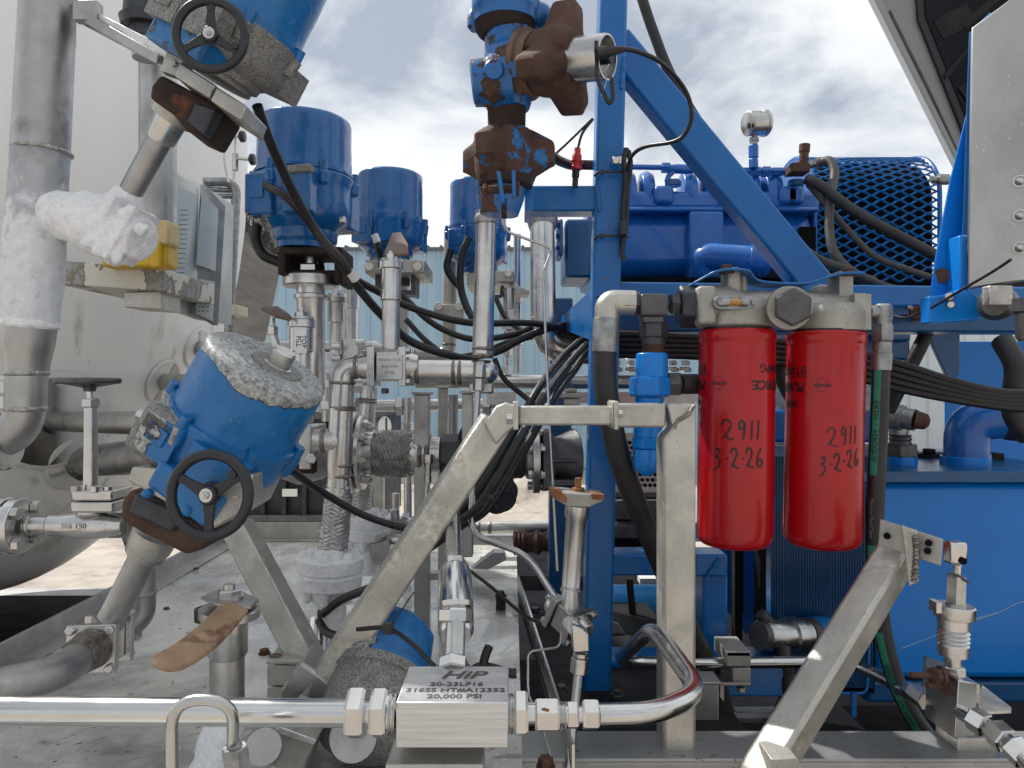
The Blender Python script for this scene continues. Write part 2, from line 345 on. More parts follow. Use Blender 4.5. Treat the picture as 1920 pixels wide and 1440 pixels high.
    # -- finishing
    def put(s, name, material, parent=None, **k):
        one = SPLIT.get(name)
        if not one: return s._put(name, material, parent, **k)
        comps = []; seen = set()          # each loose piece (touching ones together) becomes a part of its own
        for v in s.bm.verts:
            if v in seen: continue
            st = [v]; c = []; seen.add(v)
            while st:
                q = st.pop(); c.append(q)
                for e_ in q.link_edges:
                    w = e_.other_vert(q)
                    if w not in seen: seen.add(w); st.append(w)
            lo = [min(p.co[i] for p in c) for i in range(3)]; hi = [max(p.co[i] for p in c) for i in range(3)]
            new = [c, lo, hi]; keep = []
            for o in comps:
                if all(new[1][i] <= o[2][i] + .0004 and o[1][i] <= new[2][i] + .0004 for i in range(3)):
                    new = [new[0] + o[0], [min(new[1][i], o[1][i]) for i in range(3)], [max(new[2][i], o[2][i]) for i in range(3)]]
                else: keep.append(o)
            comps = keep + [new]
        res = None
        for c, lo, hi in comps:
            b = MB(); idx = {}
            for v in c: idx[v] = b.bm.verts.new(v.co)
            fs = {f for v in c for f in v.link_faces}
            for f in fs: b.bm.faces.new([idx[v] for v in f.verts])
            res = b._put(one, material, parent, **k)
        s.bm.free(); return res
    def _put(s, name, material, parent=None, label=None, bevel=None, sharp=35, peel=None, remesh=None, rough=0):
        bm = s.bm; bmesh.ops.recalc_face_normals(bm, faces=bm.faces)
        me = bpy.data.meshes.new(name)
        if parent is not None: org = rootloc(parent)
        else:
            vs = [v.co for v in bm.verts]; org = Vector(((min(v.x for v in vs) + max(v.x for v in vs)) / 2, (min(v.y for v in vs) + max(v.y for v in vs)) / 2, min(v.z for v in vs)))
        pv = [float(peel(v.co)) for v in bm.verts] if peel else None
        for v in bm.verts: v.co -= org
        bm.to_mesh(me); bm.free()
        if pv:
            at = me.attributes.new('peel', 'FLOAT', 'POINT'); at.data.foreach_set('value', pv)
        for p in me.polygons: p.use_smooth = True
        me.set_sharp_from_angle(angle=R_(sharp))
        o = bpy.data.objects.new(name, me); S.collection.objects.link(o)
        me.materials.append(MAT[material])
        if parent is not None: o.parent = parent
        else: o.location = org
        if label: o['label'] = label
        if remesh:
            r = o.modifiers.new('remesh', 'REMESH'); r.mode = 'VOXEL'; r.voxel_size = remesh; r.use_smooth_shade = True
            q = o.modifiers.new('smooth', 'SMOOTH'); q.iterations = 2; q.factor = .5
            if rough:
                tx = bpy.data.textures.get('crust') or bpy.data.textures.new('crust', 'CLOUDS'); tx.noise_scale = .018; tx.noise_depth = 3
                dp = o.modifiers.new('crust', 'DISPLACE'); dp.texture = tx; dp.strength = rough; dp.mid_level = .5
        if bevel:
            b = o.modifiers.new('bevel', 'BEVEL'); b.width = bevel; b.segments = 2; b.limit_method = 'ANGLE'; b.angle_limit = R_(40); b.harden_normals = False
        return o
    def solo(s, name, material, label, cat, group=None, **k):
        return setp(s.put(name, material, None, **k), label, cat, group)
    def struct(s, name, material, **k): return setp(s.put(name, material, None, **k), kind='structure')
def weld(root, A, B, ts, r, m='weld', w=3.2):
    """rippled weld beads round the pipe A-B at fractions ts"""
    a, b = P(A), P(B); L = (b - a).length; d = (A[2] + B[2]) / 2
    for t in ts:
        h = K(w, d) / L; rr = K(r, d)
        MB().lathe(a + (b - a) * (t - h), a + (b - a) * (t + h), [(0, rr * .98), (.2, rr * 1.035), (.5, rr * 1.06), (.8, rr * 1.035), (1, rr * .98)], seg=48, amp=rr * .03, sc=220).put('weld_bead', m, root)
def flange(m, A, B, R, r_in=None, bolts=4, br=6, bh=8, ph=.4, both=True):
    """disc from A to B (photo coordinates) with bolt heads on the faces"""
    a, b = P(A), P(B); d = (A[2] + B[2]) / 2; R = K(R, d); x, y, z = frame(b - a); L = (b - a).length
    m.lathe(a, b, [(0, R * .97), (.08, R), (.92, R), (1, R * .97)], seg=44)
    for i in range(bolts):
        w = 2 * math.pi * i / bolts + ph; o = (x * math.cos(w) + y * math.sin(w)) * R * .78
        m.bolt(b + o, z, K(br, d), K(bh, d), K(bh * .5, d))
        if both: m.bolt(a + o, -z, K(br, d), K(bh, d))
    return m
def text_mesh(txt, size, mp, name, material, parent, extr=0, label=None, shear=0, bold=0, sub=False):
    """words as a mesh; mp maps the letter plane (x, y) to a world point"""
    c = bpy.data.curves.new('t', 'FONT'); c.body = txt; c.size = size; c.shear = shear; c.offset = bold; c.align_x = 'CENTER'; c.align_y = 'CENTER'; c.resolution_u = 3
    o = bpy.data.objects.new('t', c); S.collection.objects.link(o); bpy.context.view_layer.update()
    dg = bpy.context.evaluated_depsgraph_get(); me = bpy.data.meshes.new_from_object(o.evaluated_get(dg)); bpy.data.objects.remove(o); bpy.data.curves.remove(c)
    org = rootloc(parent)
    for v in me.vertices: v.co = mp(v.co.x, v.co.y) - org
    me.materials.clear(); me.materials.append(MAT[material]); me.name = name
    q = bpy.data.objects.new(name, me); S.collection.objects.link(q); q.parent = parent
    if label: q['label'] = label
    return q
def ribbon(m, pts, w, nrm):
    """flat stroke along world points, w wide, lying on the surface whose normal is nrm(p)"""
    L = []
    for i, p in enumerate(pts):
        d = (pts[min(i + 1, len(pts) - 1)] - pts[max(i - 1, 0)]).normalized(); s_ = nrm(p).cross(d).normalized() * w / 2; L.append((m._v(p - s_), m._v(p + s_)))
    for (a, b), (c, d) in zip(L, L[1:]): m.bm.faces.new((a, b, d, c))
    return m
# ---------------------------------------------------------------- reusable builders
def braid(root, A, B, r0, r1=None, n=14, pitch=4.2, name='braided_sleeve', core=None):
    """woven wire sleeve: two sets of flat strands winding opposite ways over a dark core"""
    a, b = P(A), P(B); x, y, z = frame(b - a); L = (b - a).length; d = (A[2] + B[2]) / 2; rf = r0 if callable(r0) else (lambda t: r0 + ((r1 or r0) - r0) * t)
    m = MB(); R0 = K(rf(.5), d); turns = L / (pitch * R0)
    for sgn in (1, -1):
        for k in range(n):
            steps = int(max(30, L / .0022)); rings = []
            for i in range(steps + 1):
                t = i / steps; w = sgn * (2 * math.pi * turns * t) + 2 * math.pi * k / n; r = K(rf(t), d)
                ph = 2 * math.pi * turns * t * n / math.pi * 1.0 + k * math.pi
                rr = r * (1 + .035 * math.sin(ph) * sgn)
                e = x * math.cos(w) + y * math.sin(w); tg = (z + (-x * math.sin(w) + y * math.cos(w)) * sgn * 2 * math.pi * turns * r / L).normalized(); s_ = tg.cross(e).normalized()
                p = a + z * (L * t) + e * rr; hw = math.pi * r / n * .60; th = r * .05
                rings.append([p - s_ * hw, p - s_ * hw * .5 + e * th, p - s_ * hw * .06, p + s_ * hw * .06, p + s_ * hw * .5 + e * th, p + s_ * hw])
            m._loft(rings, cap=False)
    o = m.put(name, 'braid', root, sharp=25)
    MB().lathe(a, b, [(i / 12, K(rf(i / 12), d) * .955) for i in range(13)], seg=28).put('inner_hose', 'dark_steel', root)
    return o
def handwheel(root, C, nrm, R, spin=.3, mt='plastic_black', hub_bolt=True, dish=.0, crank=True, name='handwheel'):
    """spoked wheel as a part with its hub bolt and crank as sub-parts; C world point, R metres"""
    n = Vector(nrm).normalized(); x, y, _ = frame(n); C = Vector(C); m = MB()
    m.sweep([C + (x * math.cos(w) + y * math.sin(w)) * R * .88 for w in [2 * math.pi * i / 56 for i in range(57)]], R * .12, 14, cap=False)
    for i in range(3):
        w = spin + 2 * math.pi * i / 3; e = x * math.cos(w) + y * math.sin(w); s_ = n.cross(e)
        m._loft([[C + e * R * t + s_ * R * hw * sx + n * R * (sy * .05 - dish * (1 - t)) for sx, sy in ((-1, -1), (1, -1), (1, 1), (-1, 1))] for t, hw in ((.08, .15), (.3, .12), (.6, .085), (.84, .105))])
    m.lathe(C - n * R * .12, C + n * R * .14, [(0, R * .22), (.8, R * .22), (1, R * .19)], seg=28)
    w = m.put(name, mt, root, bevel=R * .015)
    if crank:
        e = x * math.cos(spin + .15) + y * math.sin(spin + .15)
        MB().lathe(C + e * R * .7 + n * R * .04, C + e * R * .7 + n * R * .10, [(0, R * .10), (1, R * .09)], seg=18).put('crank_socket', mt, w)
    if hub_bolt:
        MB().lathe(C + n * R * .14, C + n * R * .17, [(0, R * .15), (1, R * .15)], seg=24).hexa(C + n * R * .17, C + n * R * .24, R * .085).lathe(C + n * R * .24, C + n * R * .29, [(0, R * .04), (1, R * .035)], seg=12).put('hub_bolt', 'stainless', w)
    return w
def actuator(name, label, base, axis, R, face, h_can, h_base, can='blue_lumpy', cast='blue_lumpy', peel_can=None, peel_base=None, group=None, lid=None, knob=True, neck=.35):
    """electric valve actuator: domed can over a cast housing; base = world point under the neck, face = direction of the front"""
    z = Vector(axis).normalized(); f = Vector(face); f = (f - z * f.dot(z)).normalized(); x = f.cross(z) * -1
    X = Matrix((( x.x * R, -f.x * R, z.x * R, base.x), (x.y * R, -f.y * R, z.y * R, base.y), (x.z * R, -f.z * R, z.z * R, base.z), (0, 0, 0, 1)))
    t = T(name, label, 'valve actuator', Vector(base), group)
    def m(): return MB(X)
    z0 = neck; z1 = neck + h_base; z2 = z1 + h_can
    V = Vector
    def pe(fn): return (lambda w: fn(X.inverted() @ w)) if fn else None
    # can with rim
    prof = [(0, 1.055), (.05, 1.055), (.055, 1.0), (.12, .985)] + [(.12 + .8 * i / 10, .985 - .012 * i / 10) for i in range(1, 11)] + [(.965, .955), (.99, .90), (1.0, .82), (1.0, .5), (1.0, .01)]
    o = MB(X); o.lathe(V((0, 0, z1)), V((0, 0, z2)), prof, seg=56, step=.09, amp=.010, sc=3)
    for i in range(6):
        w = i * math.pi / 3 + .35; e = V((math.cos(w), math.sin(w), 0))
        o.cyl(V((0, 0, z1 - .06)) + e * 1.06, V((0, 0, z1 + .13)) + e * 1.06, .085, seg=12)
    cn = o.put('cover', can, t, peel=pe(peel_can), sharp=50)
    if lid: lid(X, z2, cn, t)
    # housing
    o = MB(X); o.lathe(V((0, 0, z0)), V((0, 0, z1)), [(0, .72), (.06, .78), (.14, .9), (.3, .98), (.8, 1.02), (.93, 1.06), (1, 1.06)], seg=56, step=.08, amp=.02, sc=3)
    for i in range(6):
        w = i * math.pi / 3 + .35; e = V((math.cos(w), math.sin(w), 0)); o.cyl(V((0, 0, z1 - .34)) + e * 1.02, V((0, 0, z1 - .05)) + e * 1.06, .11, seg=12)
    for sx in (-1, 1):
        o.box((sx * .42, -.93, (z0 + z1) / 2 + .02), .62, .34, h_base * .74)
    o.box((.2, .8, (z0 + z1) / 2), 1.2, .5, h_base * .7)
    hs = o.put('housing', cast, t, bevel=.05 * R, peel=pe(peel_base), sharp=50)
    MB(X).box((-.45, -1.115, z1 - h_base * .42), .34, .03, h_base * .3).put('cable_entry_plate', cast, hs, bevel=.01 * R)
    MB(X).lathe(V((0, 0, 0)), V((0, 0, z0 + .02)), [(0, .60), (.3, .60), (.45, .68), (1, .70)], seg=40, amp=.02, sc=3, step=.1).put('neck', cast, t, peel=pe(peel_base), sharp=50)
    if knob: MB(X).lathe(V((.15, .1, z2)), V((.15, .1, z2 + .22)), [(0, .2), (.9, .2), (1, .17)], seg=28).put('indicator_cap', 'stainless', t)
    return t, X
def ball_valve_body(m, C, ax, r):
    """three-piece square ball valve body: two square flanges and a centre block along ax; C world, r metres half width"""
    x, y, z = frame(ax); C = Vector(C)
    ax3 = ((x + y).normalized(), (y - x).normalized(), z) if False else (x, y, z)
    m.box(C, r * 1.5, r * 1.5, r * 1.1, ax3)
    for s_ in (-1, 1):
        m.box(C + z * s_ * r * .8, r * 2, r * 2, r * .38, ax3)
        m.lathe(C + z * s_ * r * .95, C + z * s_ * r * 1.55, [(0, r * .8), (.5, r * .72), (1, r * .62)], seg=28)
        for i in (-1, 1):
            for j in (-1, 1):
                p = C + (x * i + y * j) * r * .8; m.hexa(p + z * s_ * r * .98, p + z * s_ * r * 1.22, r * .2)
    return m

# ---------------------------------------------------------------- THE SETTING
GZ = -1.25
m = MB(); n = 60
for i in range(n + 1):
    for j in range(n + 1):
        x = -150 + 300 * (i / n); y = -20 + 320 * (j / n) ** 2.2
        m._v((x, y, GZ + .05 * noise.noise(Vector((x * .3, y * .3, 0)))))
vs = list(m.bm.verts)
for i in range(n):
    for j in range(n):
        a = i * (n + 1) + j; m.bm.faces.new((vs[a], vs[a + n + 1], vs[a + n + 2], vs[a + 1]))
m.struct('ground', 'gravel')
m = MB(); vs = []
for i in range(36):
    for j in range(16):
        x = -3.2 + 5.0 * i / 35; y = 9 + 4.5 * j / 15
        z = GZ + .02 + .34 * max(0, noise.noise(Vector((x * 1.1, y * .9, 3)))) * math.sin(math.pi * i / 35) * math.sin(math.pi * j / 15) * 2 + .05 * noise.noise(Vector((x * 5, y * 5, 1)))
        vs.append(m._v((x, y, z if 0 < i < 35 and 0 < j < 15 else GZ - .1)))
for i in range(35):
    for j in range(15): a = i * 16 + j; m.bm.faces.new((vs[a], vs[a + 16], vs[a + 17], vs[a + 1]))
m.solo('gravel_heap', 'gravel', 'low heap of loose tan gravel on the ground before the pale blue building', 'gravel heap')
MB().slab([(-45, 34, GZ + .03), (-8.6, 34, GZ + .03), (-8.6, 62, GZ + .9), (-45, 62, GZ + .9)], (0, 0, .02)).struct('grass_bank', 'grass')
m = MB(); vs = []
for i in range(81):
    for j in range(13):
        x = -90 + 90 * i / 80; t = j / 12; y = 60 + 45 * t
        top = 8 + 17.5 * min(1, max(0, (-20 - x) / 18)) + .8 * noise.noise(Vector((x * .12, 0, 0)))
        vs.append(m._v((x, y, GZ + top * math.sin(t * math.pi / 2) + (.5 * noise.noise(Vector((x * .4, y * .3, 0))) if j else 0))))
for i in range(80):
    for j in range(12): a = i * 13 + j; m.bm.faces.new((vs[a], vs[a + 13], vs[a + 14], vs[a + 1]))
m.struct('hill', 'hill')
m = MB()
rs = random.Random(4)
for k in range(900):
    x = rs.uniform(-60, -22); t = rs.uniform(.86, 1.0); y = 60 + 45 * t
    top = 8 + 17.5 * min(1, max(0, (-20 - x) / 18)); z = GZ + top * math.sin(t * math.pi / 2) - .2; h = rs.uniform(1.4, 2.6)
    b = Vector((x, y, z)); tp = b + Vector((rs.uniform(-.3, .3), 0, h)); m.cyl(b, tp, .06, .015, seg=3)
    for q in range(7):
        f = rs.uniform(.3, .95); s_ = b.lerp(tp, f); m.cyl(s_, s_ + Vector((rs.uniform(-.9, .9), rs.uniform(-.4, .4), rs.uniform(.3, 1.1))) * (1.1 - f * .4), .03, .01, seg=3)
setp(m.put('bare_woods', 'twig'), 'grey brown leafless woods covering the distant hillside', 'woods', kind='stuff')

# pale blue corrugated building
bt = T('metal_building', 'pale blue corrugated metal building behind the pipework', 'building', Vector((-3, 16, GZ)))
def corr(m, x0, x1, ztop, y, pitch=.30, dep=.045, slant=0):
    xs = []; x = x0
    while x < x1:
        xs += [(x, 0), (x + pitch * .36, 0), (x + pitch * .46, -dep), (x + pitch * .54, -dep), (x + pitch * .64, 0)]; x += pitch
    prev = None
    for x, o in xs:
        zb = GZ; zt = ztop(x)
        if zt <= zb: continue
        cur = (m._v((x, y + o, zb)), m._v((x, y + o, zt)))
        if prev: m.bm.faces.new((prev[0], cur[0], cur[1], prev[1]))
        prev = cur
bx0 = (497 - 960) / F * 16; bxe = (560 - 960) / F * 16
zt = H + 250 / F * 16
m = MB(); corr(m, -5.62, 6.4, lambda x: min(zt, GZ + (x + 5.95) / 1.05 * 4.2), 16.0); m.put('wall', 'wall_blue', bt)
MB().slab([(-5.9, 16.06, GZ), (6.4, 16.06, GZ), (6.4, 16.06, zt - .02), (-4.9, 16.06, zt - .02)], (0, 6, 0)).put('inner_wall', 'wall_blue', bt)
m = MB().slab([(-4.95, 15.9, zt), (6.45, 15.9, zt), (6.45, 16.4, zt + .01), (-4.95, 16.4, zt + .01)], (0, 0, .06))
for k in range(38): m.cyl((-4.7 + k * .29, 15.9, zt + .07), (-4.7 + k * .29, 16.3, zt + .1), .035, seg=6)
m.put('roof_edge', 'roof_trim', bt)
bt = T('metal_shed', 'whitish ribbed metal shed seen through the gap behind the blue tank', 'building', Vector((9.5, 17, GZ)))
m = MB(); corr(m, 5.5, 15, lambda x: 2.2, 17.0, .42, .05); m.put('wall', 'wall_white', bt)
MB().slab([(5.4, 17.06, 2.2), (15, 17.06, 2.2), (15, 22, 3.2), (5.4, 22, 3.2)], (0, 0, .08)).put('roof', 'roof_trim', bt)

# dark roll-off container
dt = T('roll_off_container', 'black steel roll-off container parked on the gravel beyond the deck', 'container', P(610, 1008, 8))
m = MB(); m.pl([(452, 782), (672, 782), (672, 1002), (452, 1002)], 7.6, .05)
m.slab([P(672, 782, 7.6), P(752, 762, 9.4), P(752, 948, 9.4), P(672, 1002, 7.6)], (-.05, 0, 0)).put('body', 'bin_black', dt)
m = MB().bx(448, 772, 676, 786, 7.55, .12)
m.slab([P(672, 775, 7.58), P(755, 757, 9.4), P(755, 766, 9.4), P(672, 788, 7.58)], (.1, 0, 0)).put('top_rail', 'dark_steel', dt)
for x in (488, 528, 566, 604, 640): MB().bx(x, 788, x + 8, 1000, 7.52, .08).put('rib', 'bin_black', dt)
MB().slab([P(708, 785, 8.32), P(718, 783, 8.5), P(718, 970, 8.5), P(708, 975, 8.32)], (.05, 0, 0)).put('rib', 'bin_black', dt)
MB().bx(452, 966, 672, 978, 7.5, .1).put('lower_rail', 'dark_steel', dt)
MB().bx(529, 917, 557, 931, 7.49, .02).put('sticker', 'white_paint', dt, label='small blank white sticker on the container side')
m = MB()
for i in range(14):
    w = 2 * math.pi * i / 14
m.slab([P(712 + 13 * math.cos(w) * 1.0, 800 + 20 * math.sin(w), 8.43 + .29 * math.cos(w) * 1.0) for w in [2 * math.pi * i / 18 for i in range(18)]], (.06, -.02, 0)).put('round_sticker', 'white_paint', dt)

# near-black floors standing in for shade beneath, and deck
MB().box((-2.05, 1.9, -.33), 2.0, 2.2, .06).struct('lower_chassis_floor', 'void')  # black box added to stand in for the shadow under the trailer
MB().box((2.2, 2.5, -.40), 4.6, 3.4, .06).struct('sunken_chassis_floor', 'void')  # black sheet; darkness of the void under the skid put into its colour
sn = MB().box((-2.1, 3.05, -.315), 2.1, .12, .03); sn.struct('chassis_edge', 'beam_grey')
m = MB(); g = 50
vs = [[m._v((-.985 + 1.0 * i / g, .45 + 2.2 * j / g, .0015 * noise.noise(Vector((i * .16, j * .2, 0))))) for j in range(g + 1)] for i in range(g + 1)]
for i in range(g):
    for j in range(g): m.bm.faces.new((vs[i][j], vs[i + 1][j], vs[i + 1][j + 1], vs[i][j + 1]))
m.struct('deck', 'deck')
MB().box((-.485, 1.55, -.05), 1.0, 2.2, .08).struct('deck_plate', 'beam_grey')
ek = T('deck_edge_angle', 'grey steel kerb angle along the left edge of the wet deck', 'edge angle', Vector((-.99, 1.6, 0)))
MB().box((-.992, 1.55, .022), .008, 2.2, .05).box((-.965, 1.55, .003), .05, 2.2, .005).put('angle', 'dull_steel', ek, bevel=.001)
m = MB()
for y in (.8, 1.12, 1.45, 1.8, 2.2): m.bolt((-.93, y, .004), (0, 0, 1), .008, .006)
m.put('rivets', 'dark_steel', ek)
MB().box((.1, 2.64, .03), 2.2, .008, .06).box((.1, 2.62, .004), 2.2, .04, .006).solo('deck_rear_angle', 'aluminium_mottled', 'pale steel angle closing the far edge of the deck before the black container', 'edge angle', bevel=.001)
# sunken tray right of the deck
tr = T('drip_tray', 'dark sunken tray with thin steel lip between the deck and the blue frame', 'tray', P(1040, 1300, 1.4))
a, b = P(972, 1102, 2.0), P(1075, 1450, 1.06)
a.z = b.z = 0.0
MB().beam(a + Vector((0, 0, .018)), b + Vector((0, 0, .018)), .004, .04, (0, 0, 1)).put('lip', 'stainless', tr)
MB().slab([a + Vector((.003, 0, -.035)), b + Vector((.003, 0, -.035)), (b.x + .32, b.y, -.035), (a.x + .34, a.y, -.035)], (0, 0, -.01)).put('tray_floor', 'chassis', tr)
MB().beam(a + Vector((.002, .002, .016)), Vector((a.x + .2, a.y, .016)), .004, .04, (0, 0, 1)).put('end_lip', 'dark_steel', tr)
def loose_bolt(px, py, r, h, label, mt='rust_nut'):
    d = H / ((py - 720) / F); o = P(px, py, d); o.z = .0
    MB().lathe(o, o + Vector((0, 0, .002)), [(0, r * 1.25), (1, r * 1.25)], seg=20).hexa(o + Vector((0, 0, .002)), o + Vector((0, 0, h)), r).solo('hex_bolt', mt, label, 'bolt', 'hex bolts on the skid floor')
loose_bolt(1003, 1148, .012, .012, 'dark hex bolt head in the shaded tray just left of the small ball valve', 'dark_steel')
loose_bolt(1053, 1292, .009, .008, 'dark hex bolt head in the tray right beside the blue post foot', 'dark_steel')
loose_bolt(1023, 1438, .011, .014, 'rusty brown hex bolt on the deck at the very bottom edge, below the tee fittings')
loose_bolt(312, 1142, .006, .005, 'tiny dark bolt head on the wet deck left of the tan handle', 'dark_steel')
loose_bolt(496, 1226, .010, .010, 'dark bolt head on the deck just left of the braces\' mounting bracket', 'rust_nut')
d = 1.82; c = P(939, 1118, d); c.z = 0
MB().lathe(c, c + Vector((0, 0, .045)), [(0, .012), (.7, .012), (.72, .009), (1, .009)], seg=16).hexa(c + Vector((0, 0, .03)), c + Vector((0, 0, .038)), .014).solo('stud', 'rust_dark', 'dark upright stud with nut standing alone on the sunlit deck', 'stud')
MB().box((.55, 1.12, -.06), 1.3, .05, .11).box((.55, 1.14, -.003), 1.3, .09, .006).solo('front_cross_beam', 'beam_grey', 'scuffed grey steel cross beam along the bottom right edge of the view', 'beam', bevel=.002)
# ---------------------------------------------------------------- LEFT: cold tank and its pipes
TC = Vector((-2.0, 2.75, 1.44)); TR = Vector((.97, .95, 1.66))
def on_tank(px, py):
    """point on the tank shell seen at this pixel, and the outward normal there"""
    o = Vector((0, 0, H)); d = Vector(((px - 960) / F, 1, -(py - 720) / F)); q = Vector([(o - TC)[i] / TR[i] for i in range(3)]); v = Vector([d[i] / TR[i] for i in range(3)])
    a = v.dot(v); b = 2 * q.dot(v); c = q.dot(q) - 1; D = max(0, b * b - 4 * a * c); t = (-b - math.sqrt(D)) / (2 * a); p = o + d * t
    return p, Vector([(p - TC)[i] / TR[i] ** 2 for i in range(3)]).normalized()
tk = T('cryogenic_tank', 'huge off-white cold storage tank with rounded end filling the left side', 'tank', Vector((-2.0, 2.75, -.22)))
m = MB(); rings = []
for i in range(1, 48):
    w = math.pi * i / 48; rings.append([TC + Vector((TR.x * math.cos(w) * 1.0, TR.y * math.sin(w) * math.cos(f), TR.z * math.sin(w) * math.sin(f))) for f in [2 * math.pi * k / 96 for k in range(96)]])
m._loft(rings); m.put('shell', 'tank_paint', tk)
def pad(px, py, r, mt='dull_steel', name='nozzle_pad'):
    p, n = on_tank(px, py)
    MB().lathe(p - n * .03, p + n * .006, [(0, r), (.9, r), (1, r * .96)], seg=40).put(name, mt, tk)
    MB().lathe(p + n * .002, p + n * .006, [(0, r * 1.07), (1, r * 1.0)], seg=40).put('pad_weld', 'white_paint', tk)
    return p
p1 = pad(100, 790, .155); p2 = pad(150, 865, .10, 'tank_paint'); p3 = pad(306, 715, .075); p4 = pad(368, 652, .07, 'tank_paint')
# curved conduit ridge on the shell
def tankpipe(name, label, p, end, r, mt='dull_steel'):
    t = T(name, label, 'pipe', Vector(p)); e = P(end); MB().lathe(p, e, [(0, r * 1.15), (.03, r), (1, r)], seg=32).put('pipe', mt, t)
    MB().lathe(p, p.lerp(e, .04), [(0, r * 1.3), (.6, r * 1.12), (1, r * 1.02)], seg=40, amp=r * .04, sc=160).put('weld_bead', 'weld_clean', t); return t
tankpipe('tank_outlet_pipe', 'grey horizontal pipe leaving the large round tank pad, behind the small handwheel valve', p1 + Vector((.0, 0, -.0)), (345, 795, 1.75), .030)
tankpipe('tank_outlet_pipe', 'thick grey pipe leaving the tank low down, behind the peeling blue actuator', p2 + Vector((.02, 0, 0)), (330, 850, 1.78), .048)
tankpipe('tank_outlet_pipe', 'short grey pipe leaving the small round pad towards the peeling blue actuator', p3, (420, 715, 2.1), .024)
tankpipe('tank_outlet_pipe', 'bright steel pipe from the far tank nozzle running along below the tall actuator', p4, (705, 652, 2.35), .021, 'stainless')
# vertical stay in front of the tank
MB().tb([(296, 20, 1.75), (296, 440, 1.75)], 33).solo('vent_stack', 'dull_steel', 'tall weathered grey vent pipe behind the slanted valve stem, in front of the tank', 'pipe')
v = T('relief_fitting', 'black threaded relief fitting at the top edge above the slanted bracket', 'fitting', P(272, 70, 1.62))
MB().lp((272, 75, 1.62), (268, 2, 1.62), [(0, 27), (.3, 27), (.32, 40), (.55, 43), (.62, 36), (1, 33)]).put('body', 'black_fitting', v)
MB().hx((268, 14, 1.62), (266, -30, 1.62), 37).put('nut', 'black_fitting', v)
MB().c((274, 110, 1.62), (272, 62, 1.62), 24).put('pipe', 'dull_steel', v)
# tank shelf and yellow clip
sh = T('tank_shelf', 'cream painted steel shelf with peeling patches below the yellow clip', 'shelf', P(210, 545, 1.72))
MB().pl([(108, 488), (305, 502), (305, 546), (108, 533)], 1.72, .30).put('shelf_box', 'peeled_cream', sh, bevel=.003)
MB().pl([(232, 548), (303, 546), (303, 580), (232, 576)], 1.75, .1).put('bracket', 'aluminium_mottled', sh, bevel=.002)
yl = T('pipe_clip', 'yellow and tan wrapped clip under the frosted valve', 'clip', P(270, 500, 1.66))
MB().bx(246, 412, 316, 458, 1.66, .06).put('tape_wrap', 'tape', yl, bevel=.006)
MB().bx(190, 455, 313, 500, 1.67, .06).bx(280, 452, 300, 502, 1.655, .05).put('clip', 'yellow', yl, bevel=.006)
# cabinet on the tank
cb = T('gauge_cabinet', 'open steel instrument cabinet with pale notice sheets beside the tank', 'cabinet', P(350, 600, 2.0))
MB().slab([P(322, 318, 1.9), P(372, 352, 2.0), P(368, 600, 2.0), P(302, 576, 1.9)], (.02, .2, 0)).put('frame', 'aluminium_panel', cb, bevel=.002)
MB().slab([P(375, 345, 2.0), P(412, 385, 2.05), P(398, 610, 2.05), P(365, 590, 2.0)], (.012, .012, 0)).put('door', 'dull_steel', cb, bevel=.001)
MB().slab([P(328, 345, 1.893), P(370, 366, 1.98), P(356, 560, 1.98), P(315, 545, 1.893)], (.0, .004, 0)).put('notice_sheet', 'screen', cb, label='large pale blue notice sheet')
MB().slab([P(378, 362, 1.99), P(408, 392, 2.03), P(403, 508, 2.03), P(368, 496, 1.98)], (0, .004, 0)).put('notice_sheet', 'screen', cb)
MB().slab([P(372, 522, 1.985), P(402, 528, 2.03), P(398, 602, 2.03), P(367, 588, 1.985)], (0, .004, 0)).put('data_plate', 'sign_plate', cb)
m = MB()
for i in range(7):
    for j in range(3):
        a = P(375 + j * 8 + (i % 2), 536 + i * 8, 1.985 + j * .012); m.box(a + Vector((.0, -.008, 0)), .007, .001, .0035)
for i in range(16): m.box(P(344 - i * .6, 395 + i * 9, 1.925) + Vector((0, -.005, 0)), .032, .001, .0022)
m.put('print_lines', 'ink_grey', cb)
# instrument tubing right of the tank
it = T('instrument_tubing', 'two thin gauge tubes with black needle valve knobs beside the tank cabinet', 'tubing', P(430, 340, 2.3))
MB().cb([(423, 200, 2.3), (422, 262, 2.3), (421, 300, 2.3), (428, 342, 2.3)], 2.3).cb([(437, 215, 2.3), (441, 270, 2.3), (441, 300, 2.3), (438, 342, 2.3)], 2.3).put('tube', 'stainless', it)
for x, y in ((422, 262), (441, 305)):
    o = MB().hx((x, y - 17, 2.3), (x, y + 15, 2.3), 6).c((x, y - 8, 2.3), (x + 32, y - 6, 2.3), 3).put('needle_valve', 'stainless', it)
    MB().lp((x + 26, y - 6, 2.3), (x + 38, y - 6, 2.3), [(0, 6), (.3, 11), (.9, 10), (1, 7)], seg=10).put('knob', 'plastic_black', o)
gp = T('goose_neck_pipe', 'thin galvanised pipe bent over at the top beside the cabinet, held by a cream clamp', 'pipe', P(440, 640, 2.35))
MB().tb([(382, 341, 2.3), (444, 341, 2.35), (428, 645, 2.35)], 8.5, 26).tb([(384, 355, 2.3), (432, 357, 2.35)], 5).tb([(386, 368, 2.3), (432, 368, 2.35)], 5).put('pipe', 'zinc', gp)
MB().bx(412, 571, 444, 591, 2.3, .1).bx(418, 568, 424, 594, 2.29, .03).put('clamp', 'cream_plastic', gp, bevel=.003)
MB().c((400, 578, 2.33), (414, 578, 2.33), 9).put('clamp_stub', 'white_paint', gp)

